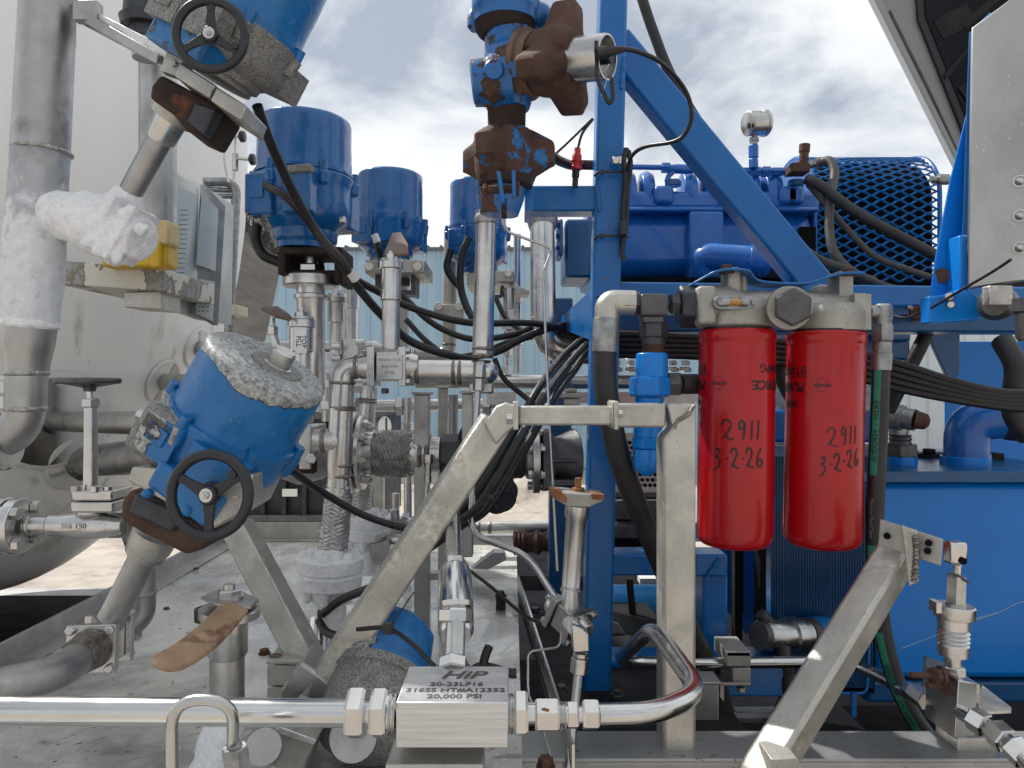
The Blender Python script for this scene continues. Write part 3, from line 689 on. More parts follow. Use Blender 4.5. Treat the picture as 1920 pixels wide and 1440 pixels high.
# ---- big vertical pipe with frost
d = 1.30
fp = T('frosted_riser_pipe', 'thick vertical steel pipe coated with white frost at the left edge, reducing into an elbow', 'pipe', P(60, 890, d))
MB().lp((92, -30, d), (76, 285, d), [(0, 47), (1, 49)], seg=48, step=.02).put('upper_pipe', 'dull_steel', fp)
pf = lambda v: .42 * max(0, min(1, (P(0, 330, d).z - v.z) / .11))
MB().lp((76, 285, d), (56, 610, d), [(0, 49), (.1, 48), (.28, 49), (.4, 52), (.7, 53), (.85, 50), (1, 46)], seg=56, step=.006, amp=.0022, sc=45).put('frosted_section', 'frost_thin', fp, peel=pf)
MB().lp((56, 600, d), (55, 616, d), [(0, 46), (.3, 49), (.7, 49), (1, 45)], seg=56, amp=.002, sc=90).put('frost_collar', 'frost', fp)
MB().lp((55, 612, d), (50, 700, d), [(0, 46), (.35, 44), (.8, 37), (1, 36)], seg=44, step=.006).put('reducer', 'dull_steel', fp)
MB().tb([(50, 698, d), (46, 815, d), (-70, 840, d)], 35, 62, seg=36).put('elbow', 'dull_steel', fp)
weld(fp, (80, 274, d), (79, 294, d), [.5], 49, 'weld_clean', 4); weld(fp, (50, 690, d), (50, 710, d), [.5], 36, 'weld_clean', 5); weld(fp, (48, 757, d), (48, 777, d), [.5], 35, 'weld_clean', 5)
MB().lp((22, 838, d), (-20, 838, d), [(0, 38), (.2, 44), (.8, 44), (1, 40)], seg=36).put('elbow_ring', 'stainless', fp)
m = MB()
for y0, y1 in ((714, 738), (742, 767)): m.bx(-30, y0, 36, y1, 1.28, .06)
m.hx((15, 715, 1.31), (15, 704, 1.31), 16).hx((12, 768, 1.31), (12, 782, 1.31), 9)
m.solo('pipe_clamp', 'stainless', 'square bolted steel clamp half out of frame beside the riser elbow', 'clamp', bevel=.002)
# frosted valve blob (one iced body)
fv = T('frosted_ball_valve', 'ball valve buried under knobbly white frost, joined to the thick frosted riser', 'valve', P(205, 495, 1.28))
m = MB()
m.lp((95, 398, 1.3), (178, 420, 1.28), [(0, 44), (.5, 46), (1, 50)], seg=40)
m.lp((150, 408, 1.29), (268, 452, 1.25), [(0, 52), (.3, 58), (.6, 56), (1, 38)], seg=32)
m.lp((205, 440, 1.25), (228, 488, 1.24), [(0, 42), (.6, 36), (1, 22)], seg=24)
m.box(P(228, 436, 1.27), K(62, 1.27), K(92, 1.27), K(84, 1.27), (Vector((.87, 0, -.5)), Vector((0, 1, 0)), Vector((.5, 0, .87))))
for x0_, y0_, x1_, y1_, r in ((222, 396, 244, 408, 13), (256, 424, 276, 436, 13), (176, 462, 196, 474, 14), (212, 482, 228, 490, 12)):
    m.lp((x0_, y0_, 1.218), (x1_, y1_, 1.222), [(0, r * .5), (.08, r * .85), (.2, r), (.8, r), (.92, r * .85), (1, r * .5)], seg=20)
for k_ in (0, 1):
    m.box(P(212 + 34 * k_, 424 + 20 * k_, 1.26), K(16, 1.26), K(104, 1.26), K(108, 1.26), (Vector((.87, 0, -.5)), Vector((0, 1, 0)), Vector((.5, 0, .87))))
m.lp((225, 400, 1.28), (246, 358, 1.28), [(0, 44), (.5, 34), (1, 25)], seg=24)
m.put('frosted_body', 'frost', fv, remesh=.003, rough=.005)
# slanted stem up to the top actuator
MB().lp((232, 384, 1.28), (312, 238, 1.25), [(0, 21), (1, 22.5)], seg=36).put('extension_stem', 'dull_steel', fv)
MB().lp((300, 262, 1.255), (330, 206, 1.24), [(0, 26), (.1, 28), (1, 30)], seg=36).put('stem_collar', 'stainless', fv)
MB().lp((320, 222, 1.245), (334, 200, 1.24), [(0, 40), (1, 42)], seg=36).put('stem_flange', 'aluminium_mottled', fv)
# ---- upper actuator
ax = Vector((.47, -.05, .88)).normalized()
mb_ = P(414, 128, 1.22)
def lid0(X, z2, cn, t): pass
act, X = actuator('valve_actuator', 'corroded grey and blue electric actuator tilted at the top left, above the frosted valve', mb_ - ax * .02, ax, .098, (-.35, -1, .1), 1.5, .75,
    can='blue_peeling', cast='corroded', peel_can=lambda v: .32 - .5 * max(0, min(1, (v.x - .15) * 2.2)) , knob=False, neck=.2)
MB(X).box((.0, -.75, .35), 1.25, .5, .75).put('gear_housing', 'blue_peeling', act, bevel=.006, peel=None)
handwheel(act, P(395, 66, 1.06), (.06, -1, -.05), K(72, 1.06), spin=-.55)
MB().cyl(P(395, 66, 1.06), P(400, 72, 1.2), .012).put('handwheel_shaft', 'plastic_black', act)
bk_ = T('mounting_bracket', 'dark rust-brown cast yoke between the slanted stem and the top actuator', 'bracket', P(345, 190, 1.23))
m = MB(); m.slab([P(x, y, 1.19) for x, y in ((300, 138), (412, 198), (378, 255), (345, 240), (322, 212), (279, 182), (283, 160))], (0, .10, 0))
m.put('yoke', 'rust_dark', bk_, bevel=.006)
MB().slab([P(x, y, 1.185) for x, y in ((365, 192), (405, 205), (382, 252), (350, 228))], (0, .03, 0)).put('paint_patch', 'black_fitting', bk_, bevel=.003)
cbm = T('support_channel', 'slanting stainless channel running from the riser pipe down to the top actuator', 'channel', P(240, 90, 1.25))
MB().slab([P(x, y, dd) for x, y, dd in ((140, 2, 1.3), (318, 92, 1.19), (308, 128, 1.19), (152, 45, 1.3))], (.02, .05, 0)).put('channel_web', 'stainless', cbm, bevel=.002)
MB().slab([P(x, y, dd) for x, y, dd in ((168, 28, 1.28), (300, 104, 1.188), (296, 122, 1.188), (158, 44, 1.28))], (0, -.006, 0)).put('lower_flange', 'dull_steel', cbm, bevel=.001)
MB().slab([P(x, y, 1.175) for x, y in ((312, 96), (345, 112), (330, 142), (300, 132))], (0, .02, 0)).bolt(P(326, 119, 1.174), (0, -1, 0), .006, .006).put('end_plate', 'aluminium_mottled', cbm, bevel=.002)
MB().slab([P(x, y, 1.17) for x, y in ((335, 115), (404, 158), (392, 184), (326, 142))], (0, .1, 0)).slab([P(x, y, 1.165) for x, y in ((406, 162), (463, 198), (452, 226), (394, 188))], (0, .1, 0)).put('mount_plate', 'aluminium_mottled', cbm, bevel=.003)
MB().bx(136, 0, 182, 36, 1.27, .02).put('pipe_strap', 'dull_steel', cbm, bevel=.001)

# ---- lower tilted actuator
ax = Vector((.50, -.17, .80)).normalized()
c0 = P(378, 908, 1.10)
def lid1(X, z2, cn, t):
    MB(X).lathe(Vector((.12, .05, z2)), Vector((.12, .05, z2 + .03)), [(0, .42), (1, .4)], seg=40).put('cap_ring', 'corroded', t)
def peel_low(v):
    a = math.atan2(v.y, v.x)
    top = .52 * max(0, min(1, (v.z - 1.96 - .09 * math.sin(a * 3 + 1)) / .22))
    return top - .22
act2, X = actuator('valve_actuator', 'large tilted actuator with bright blue paint flaking off its grey lid, lower left', c0, ax, .092, (-.15, -1, .05), 1.12, .85,
    can='blue_peeling', cast='blue_peeling', peel_can=peel_low, peel_base=lambda v: .5 if v.x < -.15 and v.y < .9 else -.3, lid=lid1, knob=False, neck=.35)
MB(X).lathe(Vector((.12, .05, 2.33)), Vector((.12, .05, 2.62)), [(0, .23), (.12, .23), (.15, .19), (.9, .19), (1, .16)], seg=32).put('indicator_cap', 'stainless', act2)
MB(X).box((-.62, -.62, .55), .7, .7, .55).box((-.5, -.95, .95), .7, .3, .45).put('side_housing', 'corroded', act2, bevel=.010)
MB(X).box((.35, -.9, .35), 1.1, .5, .45).cyl((.55, -1.2, .2), (.55, -.6, .2), .09).cyl((-.1, -1.25, .05), (-.1, -.9, .05), .07).put('gear_housing', 'blue_peeling', act2, bevel=.005, peel=lambda v: -.3)
MB(X).bolt((1.0, -.55, .62), (.3, -1, 0), .07, .1).bolt((.95, -.75, .62), (.3, -1, 0), .06, .1).bolt((-1.12, -.5, .62), (-1, -.4, 0), .09, .12).put('cover_bolts', 'stainless', act2)
handwheel(act2, P(393, 928, .93), (-.10, -1, .08), K(86, .93), spin=.55)
MB().cyl(P(393, 926, .935), P(400, 915, 1.08), .014).put('handwheel_shaft', 'plastic_black', act2)
b2 = T('mounting_bracket', 'rusty brown yoke and steel plate under the peeling blue actuator', 'bracket', P(310, 960, 1.1))
m = MB(); m.slab([P(x, y, 1.03) for x, y in ((244, 916), (300, 940), (330, 960), (400, 1000), (384, 1030), (345, 1042), (300, 1018), (262, 1000), (222, 975), (226, 940))], (0, .12, 0))
m.put('yoke', 'rust', b2, bevel=.008)
MB().slab([P(x, y, 1.02) for x, y in ((252, 925), (345, 965), (322, 1000), (240, 962))], (0, .03, 0)).put('dark_recess', 'black_fitting', b2, bevel=.004)
MB().slab([P(x, y, 1.0) for x, y in ((247, 875), (238, 902), (400, 992), (445, 965), (462, 930), (476, 890))], (0, .14, .0)).put('mount_plate', 'aluminium_mottled', b2, bevel=.003)
# stem, flanged body and pipes
bv = T('drain_ball_valve', 'small bolted ball valve with brazed end on the lower left pipe above the deck', 'valve', P(190, 1250, 1.12))
MB().lp((282, 1020, 1.1), (205, 1168, 1.12), [(0, 37), (.12, 37), (.16, 26), (.9, 25), (1, 27)], seg=36).put('extension_stem', 'dull_steel', bv)
MB().lp((292, 1002, 1.1), (272, 1040, 1.1), [(0, 42), (.6, 40), (1, 33)], seg=36).put('stem_collar', 'aluminium_mottled', bv)
axd = (P(245, 1175, 1.22) - P(150, 1235, 1.05)).normalized(); C = P(190, 1205, 1.12)
ball_valve_body(MB(), C, axd, K(43, 1.12)).put('body', 'stainless', bv, bevel=.002)
MB().lathe(C - axd * .075, C - axd * .035, [(0, .0255), (.5, .0275), (1, .030)], seg=32, amp=.001, sc=120).put('brazed_collar', 'weld', bv)
weld(bv, (205, 1158, 1.12), (200, 1170, 1.12), [.5], 27, 'weld', 5)
lp_ = T('drain_pipe', 'dark grey pipe leaving the lower left ball valve towards the bottom left corner', 'pipe', P(60, 1270, 1.0))
MB().sweep(fillet([C - axd * .05, P(110, 1262, 1.0), P(-60, 1302, .92)], .05), .0235, 28).put('pipe', 'dull_steel', lp_)
rp = T('return_pipe', 'grey elbowed pipe rising from the lower left ball valve to the globe valve', 'pipe', P(262, 1130, 1.15))
MB().sweep(fillet([C + axd * .05, P(268, 1158, 1.2), P(268, 1045, 1.2), P(248, 985, 1.18), P(205, 985, 1.16)], .045), .0195, 26).put('pipe', 'dull_steel', rp)
weld(rp, (268, 1118, 1.2), (268, 1106, 1.2), [.5], 23, 'weld_clean', 4); weld(rp, (251, 1176, 1.2), (240, 1186, 1.19), [.5], 23, 'weld_clean', 4)
# globe valve
gv = T('globe_valve', 'small globe valve with flat grey handwheel on tall stem, left of the peeling actuator', 'valve', P(165, 1008, 1.15))
d = 1.15
MB().lp((232, 985, d), (95, 985, d), [(0, 16), (.1, 19), (.25, 24), (.6, 25), (.85, 21), (.9, 20), (1, 20)], seg=32).put('body', 'stainless', gv)
MB().bx(131, 942, 211, 962, d - .03, .065).bx(133, 921, 209, 940, d - .028, .062).lp((170, 965, d), (170, 940, d), [(0, 26), (1, 30)]).put('bonnet_flange', 'stainless', gv, bevel=.003)
m = MB()
for x, dd in ((142, d - .02), (178, d - .025), (202, d - .015), (150, d + .02), (190, d + .02)): m.lathe(P(x, 922, dd), P(x, 911, dd), [(0, K(8.5, d)), (.9, K(8.5, d)), (1, K(7, d))], seg=18)
m.put('bonnet_bolts', 'stainless', gv)
MB().lp((170, 930, d), (170, 770, d), [(0, 14), (.15, 12.5), (.9, 11.5), (1, 11)], seg=28).put('bonnet_tube', 'stainless', gv)
MB().lp((170, 775, d), (170, 762, d), [(0, 10), (.5, 12), (1, 10)]).hx((170, 764, d), (170, 747, d), 17).put('gland_nut', 'stainless', gv)
MB().c((169, 750, d), (168, 728, d), 5.5).put('stem', 'stainless', gv)
m = MB(); zc = P(167, 714, d)
m.sweep([zc + Vector((math.cos(w), math.sin(w), 0)) * K(50 + 3 * math.cos(5 * w), d) for w in [2 * math.pi * i / 40 for i in range(41)]], K(6, d), 10, cap=False)
for i in range(4):
    w = i * math.pi / 2 + .3; m.beam(zc + Vector((0, 0, -.008)), zc + Vector((math.cos(w), math.sin(w), 0)) * K(50, d), .012, .008, (0, 0, 1))
m.lp((168, 734, d), (168, 712, d), [(0, 10), (.5, 13), (1, 24)], seg=20)
m.put('handwheel', 'dark_steel', gv)
MB().c((92, 985, d), (50, 985, d), 17, 17).put('nipple', 'stainless', gv)
weld(gv, (52, 985, d), (62, 985, d), [.5], 19, 'weld_clean', 4)
text_mesh('316 150', .012, lambda x, y: P(152, 982, d) + Vector((x, -K(25, d) - .0005 + abs(y + .0) * 0, y)), 'cast_marks', 'weld', gv)
fl = MB(); flange(fl, (44, 985, d), (24, 985, d), 52, bolts=4, br=13, bh=14, ph=.75); flange(fl, (18, 985, d + .0), (-6, 985, d), 52, bolts=0); fl.c((-8, 985, d), (-90, 985, d), 20)
fl.solo('pipe_flange', 'stainless', 'round bolted steel flange pair at the left edge beside the globe valve', 'flange', bevel=.001)

# ---- blade-handled valve, bottom left
d = 1.05
hv = T('lever_valve', 'upright steel valve post with long tan worn grip lever at the bottom left', 'valve', P(425, 1420, d))
base = P(426, 1420, d); base.z = 0
MB().lp((426, 1195, d), (426, 1465, d), [(0, 31), (1, 31)], seg=40).put('post', 'dull_steel', hv)
MB().lp((427, 1155, d), (427, 1232, d), [(0, 36), (.9, 36), (1, 31)], seg=40).put('upper_sleeve', 'stainless', hv)
MB().lp((431, 1138, d), (430, 1160, d), [(0, 50), (.15, 55), (.8, 55), (1, 46)], seg=40).put('head_ring', 'stainless', hv)
MB().lp((392, 1140, d + .01), (392, 1162, d + .01), [(0, 26), (1, 26)], seg=30).put('stop_collar', 'plastic_black', hv)
m = MB(); zz = Vector((0, 0, .004))
def hp(px, dy, dd): return P(px, dy, dd)
m.slab([P(376, 1124, d - .01), P(410, 1138, d - .05), P(470, 1143, d - .04), P(486, 1128, d + .02), P(452, 1112, d + .05), P(400, 1112, d + .05)], (0, 0, .004)).put('lever_plate', 'dull_steel', hv, bevel=.001)
m = MB().lathe(P(430, 1122, d), P(430, 1117, d), [(0, K(25, d)), (1, K(25, d))]).hx((430, 1120, d), (430, 1104, d), 22).c((430, 1108, d), (430, 1095, d), 10.5)
m.put('stem_nut', 'stainless', hv)
# grip: flat tongue with rounded end
a, b = P(440, 1140, d - .04), P(300, 1250, d - .22); ax_ = (b - a); u = ax_.normalized(); sd_ = u.cross(Vector((.2, -.35, .85))).normalized(); up = sd_.cross(u)
rings = []
for i in range(27):
    t = i / 26; w = .0190 * (1 + .08 * math.sin(t * 3)); 
    if t > .86: w *= math.sqrt(max(.02, 1 - ((t - .86) / .145) ** 2))
    th = .0065 * min(1, w / .012); p = a + ax_ * t + up * (-.012 * math.sin(t * math.pi)); ring = []
    for k in range(20):
        f = 2 * math.pi * k / 20; ring.append(p + sd_ * w * math.copysign(abs(math.cos(f)) ** .6, math.cos(f)) + up * th * math.copysign(abs(math.sin(f)) ** .7, math.sin(f)))
    rings.append(ring)
MB()._loft(rings).put('grip', 'tan_grip', hv, label='long tan rubber grip, cracked and worn')
m = MB(); m.lathe(Vector((base.x, base.y, -.0)), Vector((base.x, base.y, .09)), [(0, .056), (.4, .042), (.8, .031), (1, .026)], seg=40, step=.006, amp=.008, sc=30)
m.put('ice_crust', 'frost', hv)
# U tube in the foreground
ut = T('bent_tube', 'small steel tube bent in an upside-down U with a dark hex fitting, bottom left foreground', 'tubing', P(380, 1440, .62))
MB().tb([(323, 1470, .62), (321, 1312, .62), (438, 1312, .62), (436, 1400, .64)], 11, 58, seg=22).put('tube', 'tube_steel', ut)
MB().lp((436, 1388, .64), (443, 1412, .64), [(0, 12), (1, 17)]).hx((440, 1400, .64), (448, 1460, .64), 25).put('fitting', 'zinc', ut)
ib = T('support_block', 'tilted cast block with round steel plug at the bottom edge beside the bent tube', 'block', P(530, 1440, 1.0))
MB().slab([P(x, y, .98) for x, y in ((452, 1372), (524, 1366), (592, 1392), (578, 1420), (560, 1470), (440, 1470))], (0, .08, 0)).put('block', 'cast_aluminium', ib, bevel=.003)
MB().slab([P(x, y, .96) for x, y in ((522, 1362), (594, 1388), (588, 1398), (516, 1374))], (0, .1, 0)).put('edge_plate', 'stainless', ib, bevel=.001)
MB().lathe(P(494, 1410, .97), P(494, 1400, .86), [(0, .022), (.95, .022), (1, .020)], seg=36).put('plug', 'dull_steel', ib)
MB().lp((478, 1440, .9), (474, 1475, .9), [(0, 34), (1, 48)], seg=30, step=.006, amp=.005, sc=50).put('ice_lump', 'frost', ib)
# ---------------------------------------------------------------- MIDDLE: upright actuators and valve forest
def tall_act(name, label, px, ytop, ysplit, ybase, yneck, R, d, **k):
    Rm = K(R, d)
    return actuator(name, label, P(px, yneck, d), (0, 0.03, 1), Rm, (-.25, -1, 0), (ysplit - ytop) / R, (ybase - ysplit) / R, neck=(yneck - ybase) / R, knob=False, **k)
pk = lambda v: .30 * max(0, v.x - .55) * (v.z > 1.2) - .02
a1, X = tall_act('valve_actuator', 'tallest glossy blue electric valve actuator, left of the three upright ones', 570, 226, 336, 438, 470, 88, 1.6, peel_can=lambda v: .32 * max(0, v.x - .82) - .03, peel_base=lambda v: .30 if v.z < .75 and v.x < -.35 and v.y < .2 else -.05)
MB(X).box((.52, -1.06, 1.38), .5, .22, .16).put('rating_boss', 'corroded', a1, bevel=.004)
MB(X).bolt((1.05, -.4, .5), (1, 0, 0), .07, .1).put('side_bolt', 'stainless', a1)
a2, X = tall_act('valve_actuator', 'middle upright blue actuator with small steel cap on top', 731, 327, 418, 474, 488, 62, 2.0, peel_can=lambda v: .35 * max(0, v.x - .82), peel_base=lambda v: -.05)
MB(X).lathe(Vector((.22, .25, 2.6)), Vector((.22, .25, 2.82)), [(0, .21), (1, .2)], seg=24).put('indicator_cap', 'stainless', a2)
a3, X = tall_act('valve_actuator', 'right-hand upright blue actuator half hidden behind the steel posts', 896, 342, 432, 498, 515, 54, 2.2, peel_can=lambda v: -.05, peel_base=lambda v: -.03)
# yoke and stem under actuator one
d = 1.6
y1 = T('actuator_yoke', 'open rust-black cast yoke between the tallest actuator and its steel flange', 'yoke', P(583, 535, d))
m = MB(); m.bx(522, 462, 640, 476, d - .05, .12).bx(520, 470, 534, 515, d - .05, .12).bx(626, 470, 640, 530, d - .05, .12).bx(528, 506, 640, 520, d - .03, .1).bx(536, 476, 600, 500, d + .02, .04)
m.put('yoke_casting', 'rust_dark', y1, bevel=.004)
MB().hx((583, 512, d), (583, 496, d), 26).c((583, 500, d), (583, 465, d), 13).put('stem_nut', 'stainless', y1)
s1 = T('valve_post', 'thick stainless valve post with wide round flange under the tallest actuator', 'valve post', P(583, 720, d))
MB().lp((583, 538, d), (583, 517, d), [(0, 49), (.1, 51), (.9, 51), (1, 49)], seg=48).put('flange', 'stainless', s1)
MB().lp((583, 560, d), (583, 538, d), [(0, 31), (.3, 31), (.4, 26), (1, 26)]).lp((583, 740, d), (583, 556, d), [(0, 25.5), (.95, 25.5), (1, 29)], seg=40).put('post', 'stainless', s1)
# top fill lever valve
def lever_post(name, label, px, d, y_head, r_head, h_head, y_bot, r_post, grip=None, mt='stainless', tag=None, r_sleeve=None):
    t = T(name, label, 'lever valve', P(px, y_bot, d))
    MB().lp((px, y_head + h_head, d), (px, y_head, d), [(0, r_head * .9), (.1, r_head), (.9, r_head), (1, r_head * .93)], seg=36).put('head_ring', mt, t)
    rs_ = r_sleeve or r_post * 1.25
    MB().lp((px, y_bot, d), (px, y_head + h_head, d), [(0, r_post), (.6, r_post), (.62, rs_), (1, rs_)], seg=30).put('post', mt, t)
    MB().lp((px, y_head, d), (px, y_head - 5, d), [(0, r_head * .95), (1, r_head * .9)]).hx((px, y_head - 4, d), (px, y_head - 14, d), r_head * .5).c((px, y_head - 12, d), (px, y_head - 20, d), r_head * .22).put('stem_nut', mt, t)
    if grip:
        pts, gm = grip; MB().slab([P(x, y, dd) for x, y, dd in pts], (0, .0, .006)).put('lever', gm, t, bevel=.002)
    return t
tf = lever_post('top_fill_valve', 'stainless lever valve carrying the TOP FILL tag, with short brown lever', 565, 1.5, 599, 25, 16, 730, 17, r_sleeve=22,
    grip=([(490, 582, 1.5), (520, 578, 1.56), (545, 596, 1.52), (545, 603, 1.44), (515, 596, 1.42)], 'brown_grip'))
MB().bx(553, 617, 575, 663, 1.465, .003).put('tag', 'stainless', tf, bevel=.0005)
for s_, x in (('TOP', 569), ('FILL', 559)):
    text_mesh(s_, .013, lambda u, v, x=x: P(x, 640, 1.4635) + Vector((v, 0, -u)), 'tag_letters', 'ink', tf)
MB().c((511, 596, 1.5), (511, 615, 1.5), 5).hx((511, 612, 1.5), (511, 628, 1.5), 10).c((511, 625, 1.5), (520, 655, 1.5), 8).put('small_stem', 'stainless', tf)
lever_post('lever_valve', 'thin valve post without lever standing between the tall actuator and the middle one', 631, 2.2, 556, 19, 12, 665, 13)
lever_post('lever_valve', 'thin valve post just behind and right of the bare one, partly hidden by a cable', 659, 2.5, 528, 16, 12, 640, 13)
# middle actuator bracket and post
d = 2.0
mb2 = T('actuator_bracket', 'steel bracket plate with two round bolts under the middle actuator', 'bracket', P(740, 520, d))
m = MB().bx(684, 487, 796, 512, d - .08, .2); m.put('plate', 'aluminium_mottled', mb2, bevel=.003)
MB().lathe(P(692, 499, d - .08), P(692, 499, d - .1), [(0, .013), (1, .011)], seg=18).lathe(P(782, 499, d - .08), P(782, 499, d - .1), [(0, .013), (1, .011)], seg=18).put('bolts', 'stainless', mb2)
MB().bx(703, 512, 714, 545, d - .04, .1).bx(770, 512, 778, 552, d - .04, .1).bx(742, 544, 778, 552, d - .03, .08).bx(746, 512, 766, 535, d + .02, .03).put('yoke', 'dark_steel', mb2, bevel=.002)
lv = lever_post('lever_valve', 'tall polished lever valve post with dark brown lever in front of the middle actuator', 733, 1.5, 491, 24, 14, 655, 16.5, r_sleeve=19,
    grip=([(718, 482, 1.5), (735, 441, 1.62), (752, 440, 1.62), (765, 462, 1.56), (766, 480, 1.48)], 'brown_grip'))
vb = T('ball_valve', 'bolted three-piece stainless ball valve with etched plate, in the centre of the pipework', 'valve', P(730, 730, 1.5))
C = P(730, 688, 1.5)
ball_valve_body(MB(), C, (1, 0.0, 0), K(36, 1.5)).put('body', 'stainless', vb, bevel=.002)
MB().bx(706, 665, 754, 712, 1.452, .012).put('name_plate', 'tube_steel', vb, bevel=.001)
for i, s_ in enumerate(('WNOO CLSS', '4JHJ CF3A', '2Y100')):
    text_mesh(s_, .0075, lambda u, v, i=i: P(730, 675 + i * 12, 1.4515) + Vector((u, 0, v)), 'etched_marks', 'etch', vb)
MB().hx((722, 728, 1.5), (722, 738, 1.5), 7).put('drain_screw', 'dark_steel', vb)
# pipe run through the centre
cp = T('process_pipe', 'brown-welded stainless pipe with elbow and tee in the centre, left of the ball valve', 'pipe', P(636, 960, 1.5))
MB().sweep(fillet([P(694, 688, 1.5), P(645, 688, 1.5), P(640, 790, 1.5)], K(42, 1.5)), K(21.5, 1.5), 36).put('elbow', 'stainless', cp)
MB().lp((640, 765, 1.5), (635, 900, 1.5), [(0, 22), (.2, 22), (.35, 23), (.8, 23), (1, 21)], seg=40).lp((590, 826, 1.5), (640, 826, 1.5), [(0, 21), (.4, 21), (.8, 27), (1, 22)]).put('tee', 'stainless', cp)
MB().lp((635, 895, 1.5), (634, 932, 1.5), [(0, 21), (.45, 22), (.5, 24), (1, 24)], seg=40).put('lower_ferrule', 'stainless', cp)
weld(cp, (644, 700, 1.5), (640, 900, 1.5), [.09, .32, .335, .86, .96], 22, 'weld', 3)
weld(cp, (690, 688, 1.5), (660, 688, 1.5), [.2, .7], 22, 'weld', 3.5); weld(cp, (590, 826, 1.5), (620, 826, 1.5), [.6], 22, 'weld', 5)
rp2 = T('process_pipe', 'stainless pipe running right from the ball valve with a dark heat-tinted weld', 'pipe', P(840, 720, 1.5))
MB().lp((766, 696, 1.5), (912, 698, 1.5), [(0, 21), (.05, 24), (.1, 22), (1, 22.5)], seg=40).ball(P(912, 698, 1.5), K(23, 1.5)).put('pipe', 'stainless', rp2)
weld(rp2, (766, 697, 1.5), (912, 699, 1.5), [.12, .58, .66], 22.5, 'weld', 4)
ty = T('ball_valve', 'second ball valve mostly hidden behind the tee pipe, dark round body', 'valve', P(555, 930, 1.62))
MB().lathe(P(500, 850, 1.62), P(625, 850, 1.62), [(0, .03), (.15, .05), (.5, .068), (.85, .055), (1, .04)], seg=36).put('body', 'dull_steel', ty)
MB().bx(560, 800, 582, 880, 1.52, .13).bx(552, 832, 590, 850, 1.53, .1).hexa(P(575, 795, 1.56), P(575, 780, 1.56), .015).hexa(P(583, 860, 1.5), P(583, 860, 1.52), .012).put('square_flange', 'stainless', ty, bevel=.002)
MB().bx(547, 860, 588, 888, 1.535, .03).put('label_plate', 'rust_dark', ty, bevel=.001)
# braided hose and iced flange
bh = T('braided_hose', 'woven steel flexible hose hanging below the centre tee, above the frosted flange', 'hose', P(625, 1035, 1.5))
braid(bh, (635, 928, 1.5), (624, 1036, 1.5), 24, 26, n=9, pitch=3.0)
def iced_flange(name, label, px, y, d, k, foot):
    t = T(name, label, 'flange', P(px, foot, d))
    m = MB().lp((px, y - 14 * k, d), (px, y + 10 * k, d), [(0, 30 * k), (1, 36 * k)], seg=44, step=.004, amp=.003, sc=60)
    m.lp((px, y + 2 * k, d), (px - 2, y + 62 * k, d), [(0, 52 * k), (.06, 60 * k), (.42, 61 * k), (.47, 57 * k), (.55, 61 * k), (.93, 58 * k), (1, 50 * k)], seg=64, step=.003, amp=.0022, sc=60)
    m.lp((px - 2, y + 58 * k, d), (px, y + 150 * k, d), [(0, 40 * k), (.3, 31 * k), (.7, 29 * k), (1, 26 * k)], seg=40, step=.004, amp=.003, sc=50)
    for i in range(6):
        w = i * math.pi / 3 + .5; e = Vector((math.cos(w), math.sin(w), 0)) * K(46 * k, d)
        m.lathe(P(px, y - 8 * k, d) + e, P(px, y + 6 * k, d) + e, [(0, K(8 * k, d)), (.3, K(10 * k, d)), (1, K(11 * k, d))], seg=14)
        m.lathe(P(px, y + 60 * k, d) + e * .94, P(px, y + 84 * k, d) + e * .94, [(0, K(10 * k, d)), (.8, K(9 * k, d)), (1, K(6 * k, d))], seg=14)
    m.put('iced_flange', 'frost', t); return t
ic = iced_flange('iced_flange', 'bolted flange under the centre braided hose, completely coated in white frost', 620, 1040, 1.5, 1.0, 1180)
MB().lp((604, 1165, 1.5), (600, 1230, 1.45), [(0, 26), (.5, 24), (1, 22)], seg=30).put('pipe', 'polished_steel', ic)
MB().c((597, 1150, 1.475), (612, 1150, 1.475), 9).put('brass_nipple', 'brown_grip', ic)
iced_flange('iced_flange', 'smaller frosted flange further back, right of the centre braided hose', 688, 965, 1.95, .74, 1075)
hb = T('rear_process_pipe', 'second brown-tinted stainless riser behind, with its own woven hose', 'pipe', P(682, 960, 1.95))
MB().lp((690, 745, 1.95), (682, 880, 1.95), [(0, 16), (1, 16)], seg=30).sweep(fillet([P(665, 722, 1.95), P(692, 722, 1.95), P(690, 760, 1.95)], .05), K(16, 1.95), 26).put('pipe', 'stainless', hb)
weld(hb, (690, 745, 1.95), (688, 780, 1.95), [.1, .25], 16, 'weld', 3)
braid(hb, (682, 880, 1.95), (676, 955, 1.95), 18, 19, n=8, pitch=3)
ivf = T('iced_valve', 'frost-covered valve block behind the centre pipes at mid height', 'valve', P(640, 730, 2.2))
MB().bx(606, 680, 668, 735, 2.15, .15).lp((612, 660, 2.2), (612, 690, 2.2), [(0, 18), (1, 28)]).put('iced_body', 'frost', ivf, remesh=.006, rough=.006)
MB().bx(640, 636, 672, 690, 2.2, .12).bx(626, 640, 636, 690, 2.18, .12).put('square_flange', 'stainless', ivf, bevel=.003)
m = MB()
for x, y in ((630, 650), (630, 672), (676, 642), (676, 690)): m.c((x - 8, y, 2.15), (x + 8, y, 2.15), 6)
m.put('bolts', 'stainless', ivf)
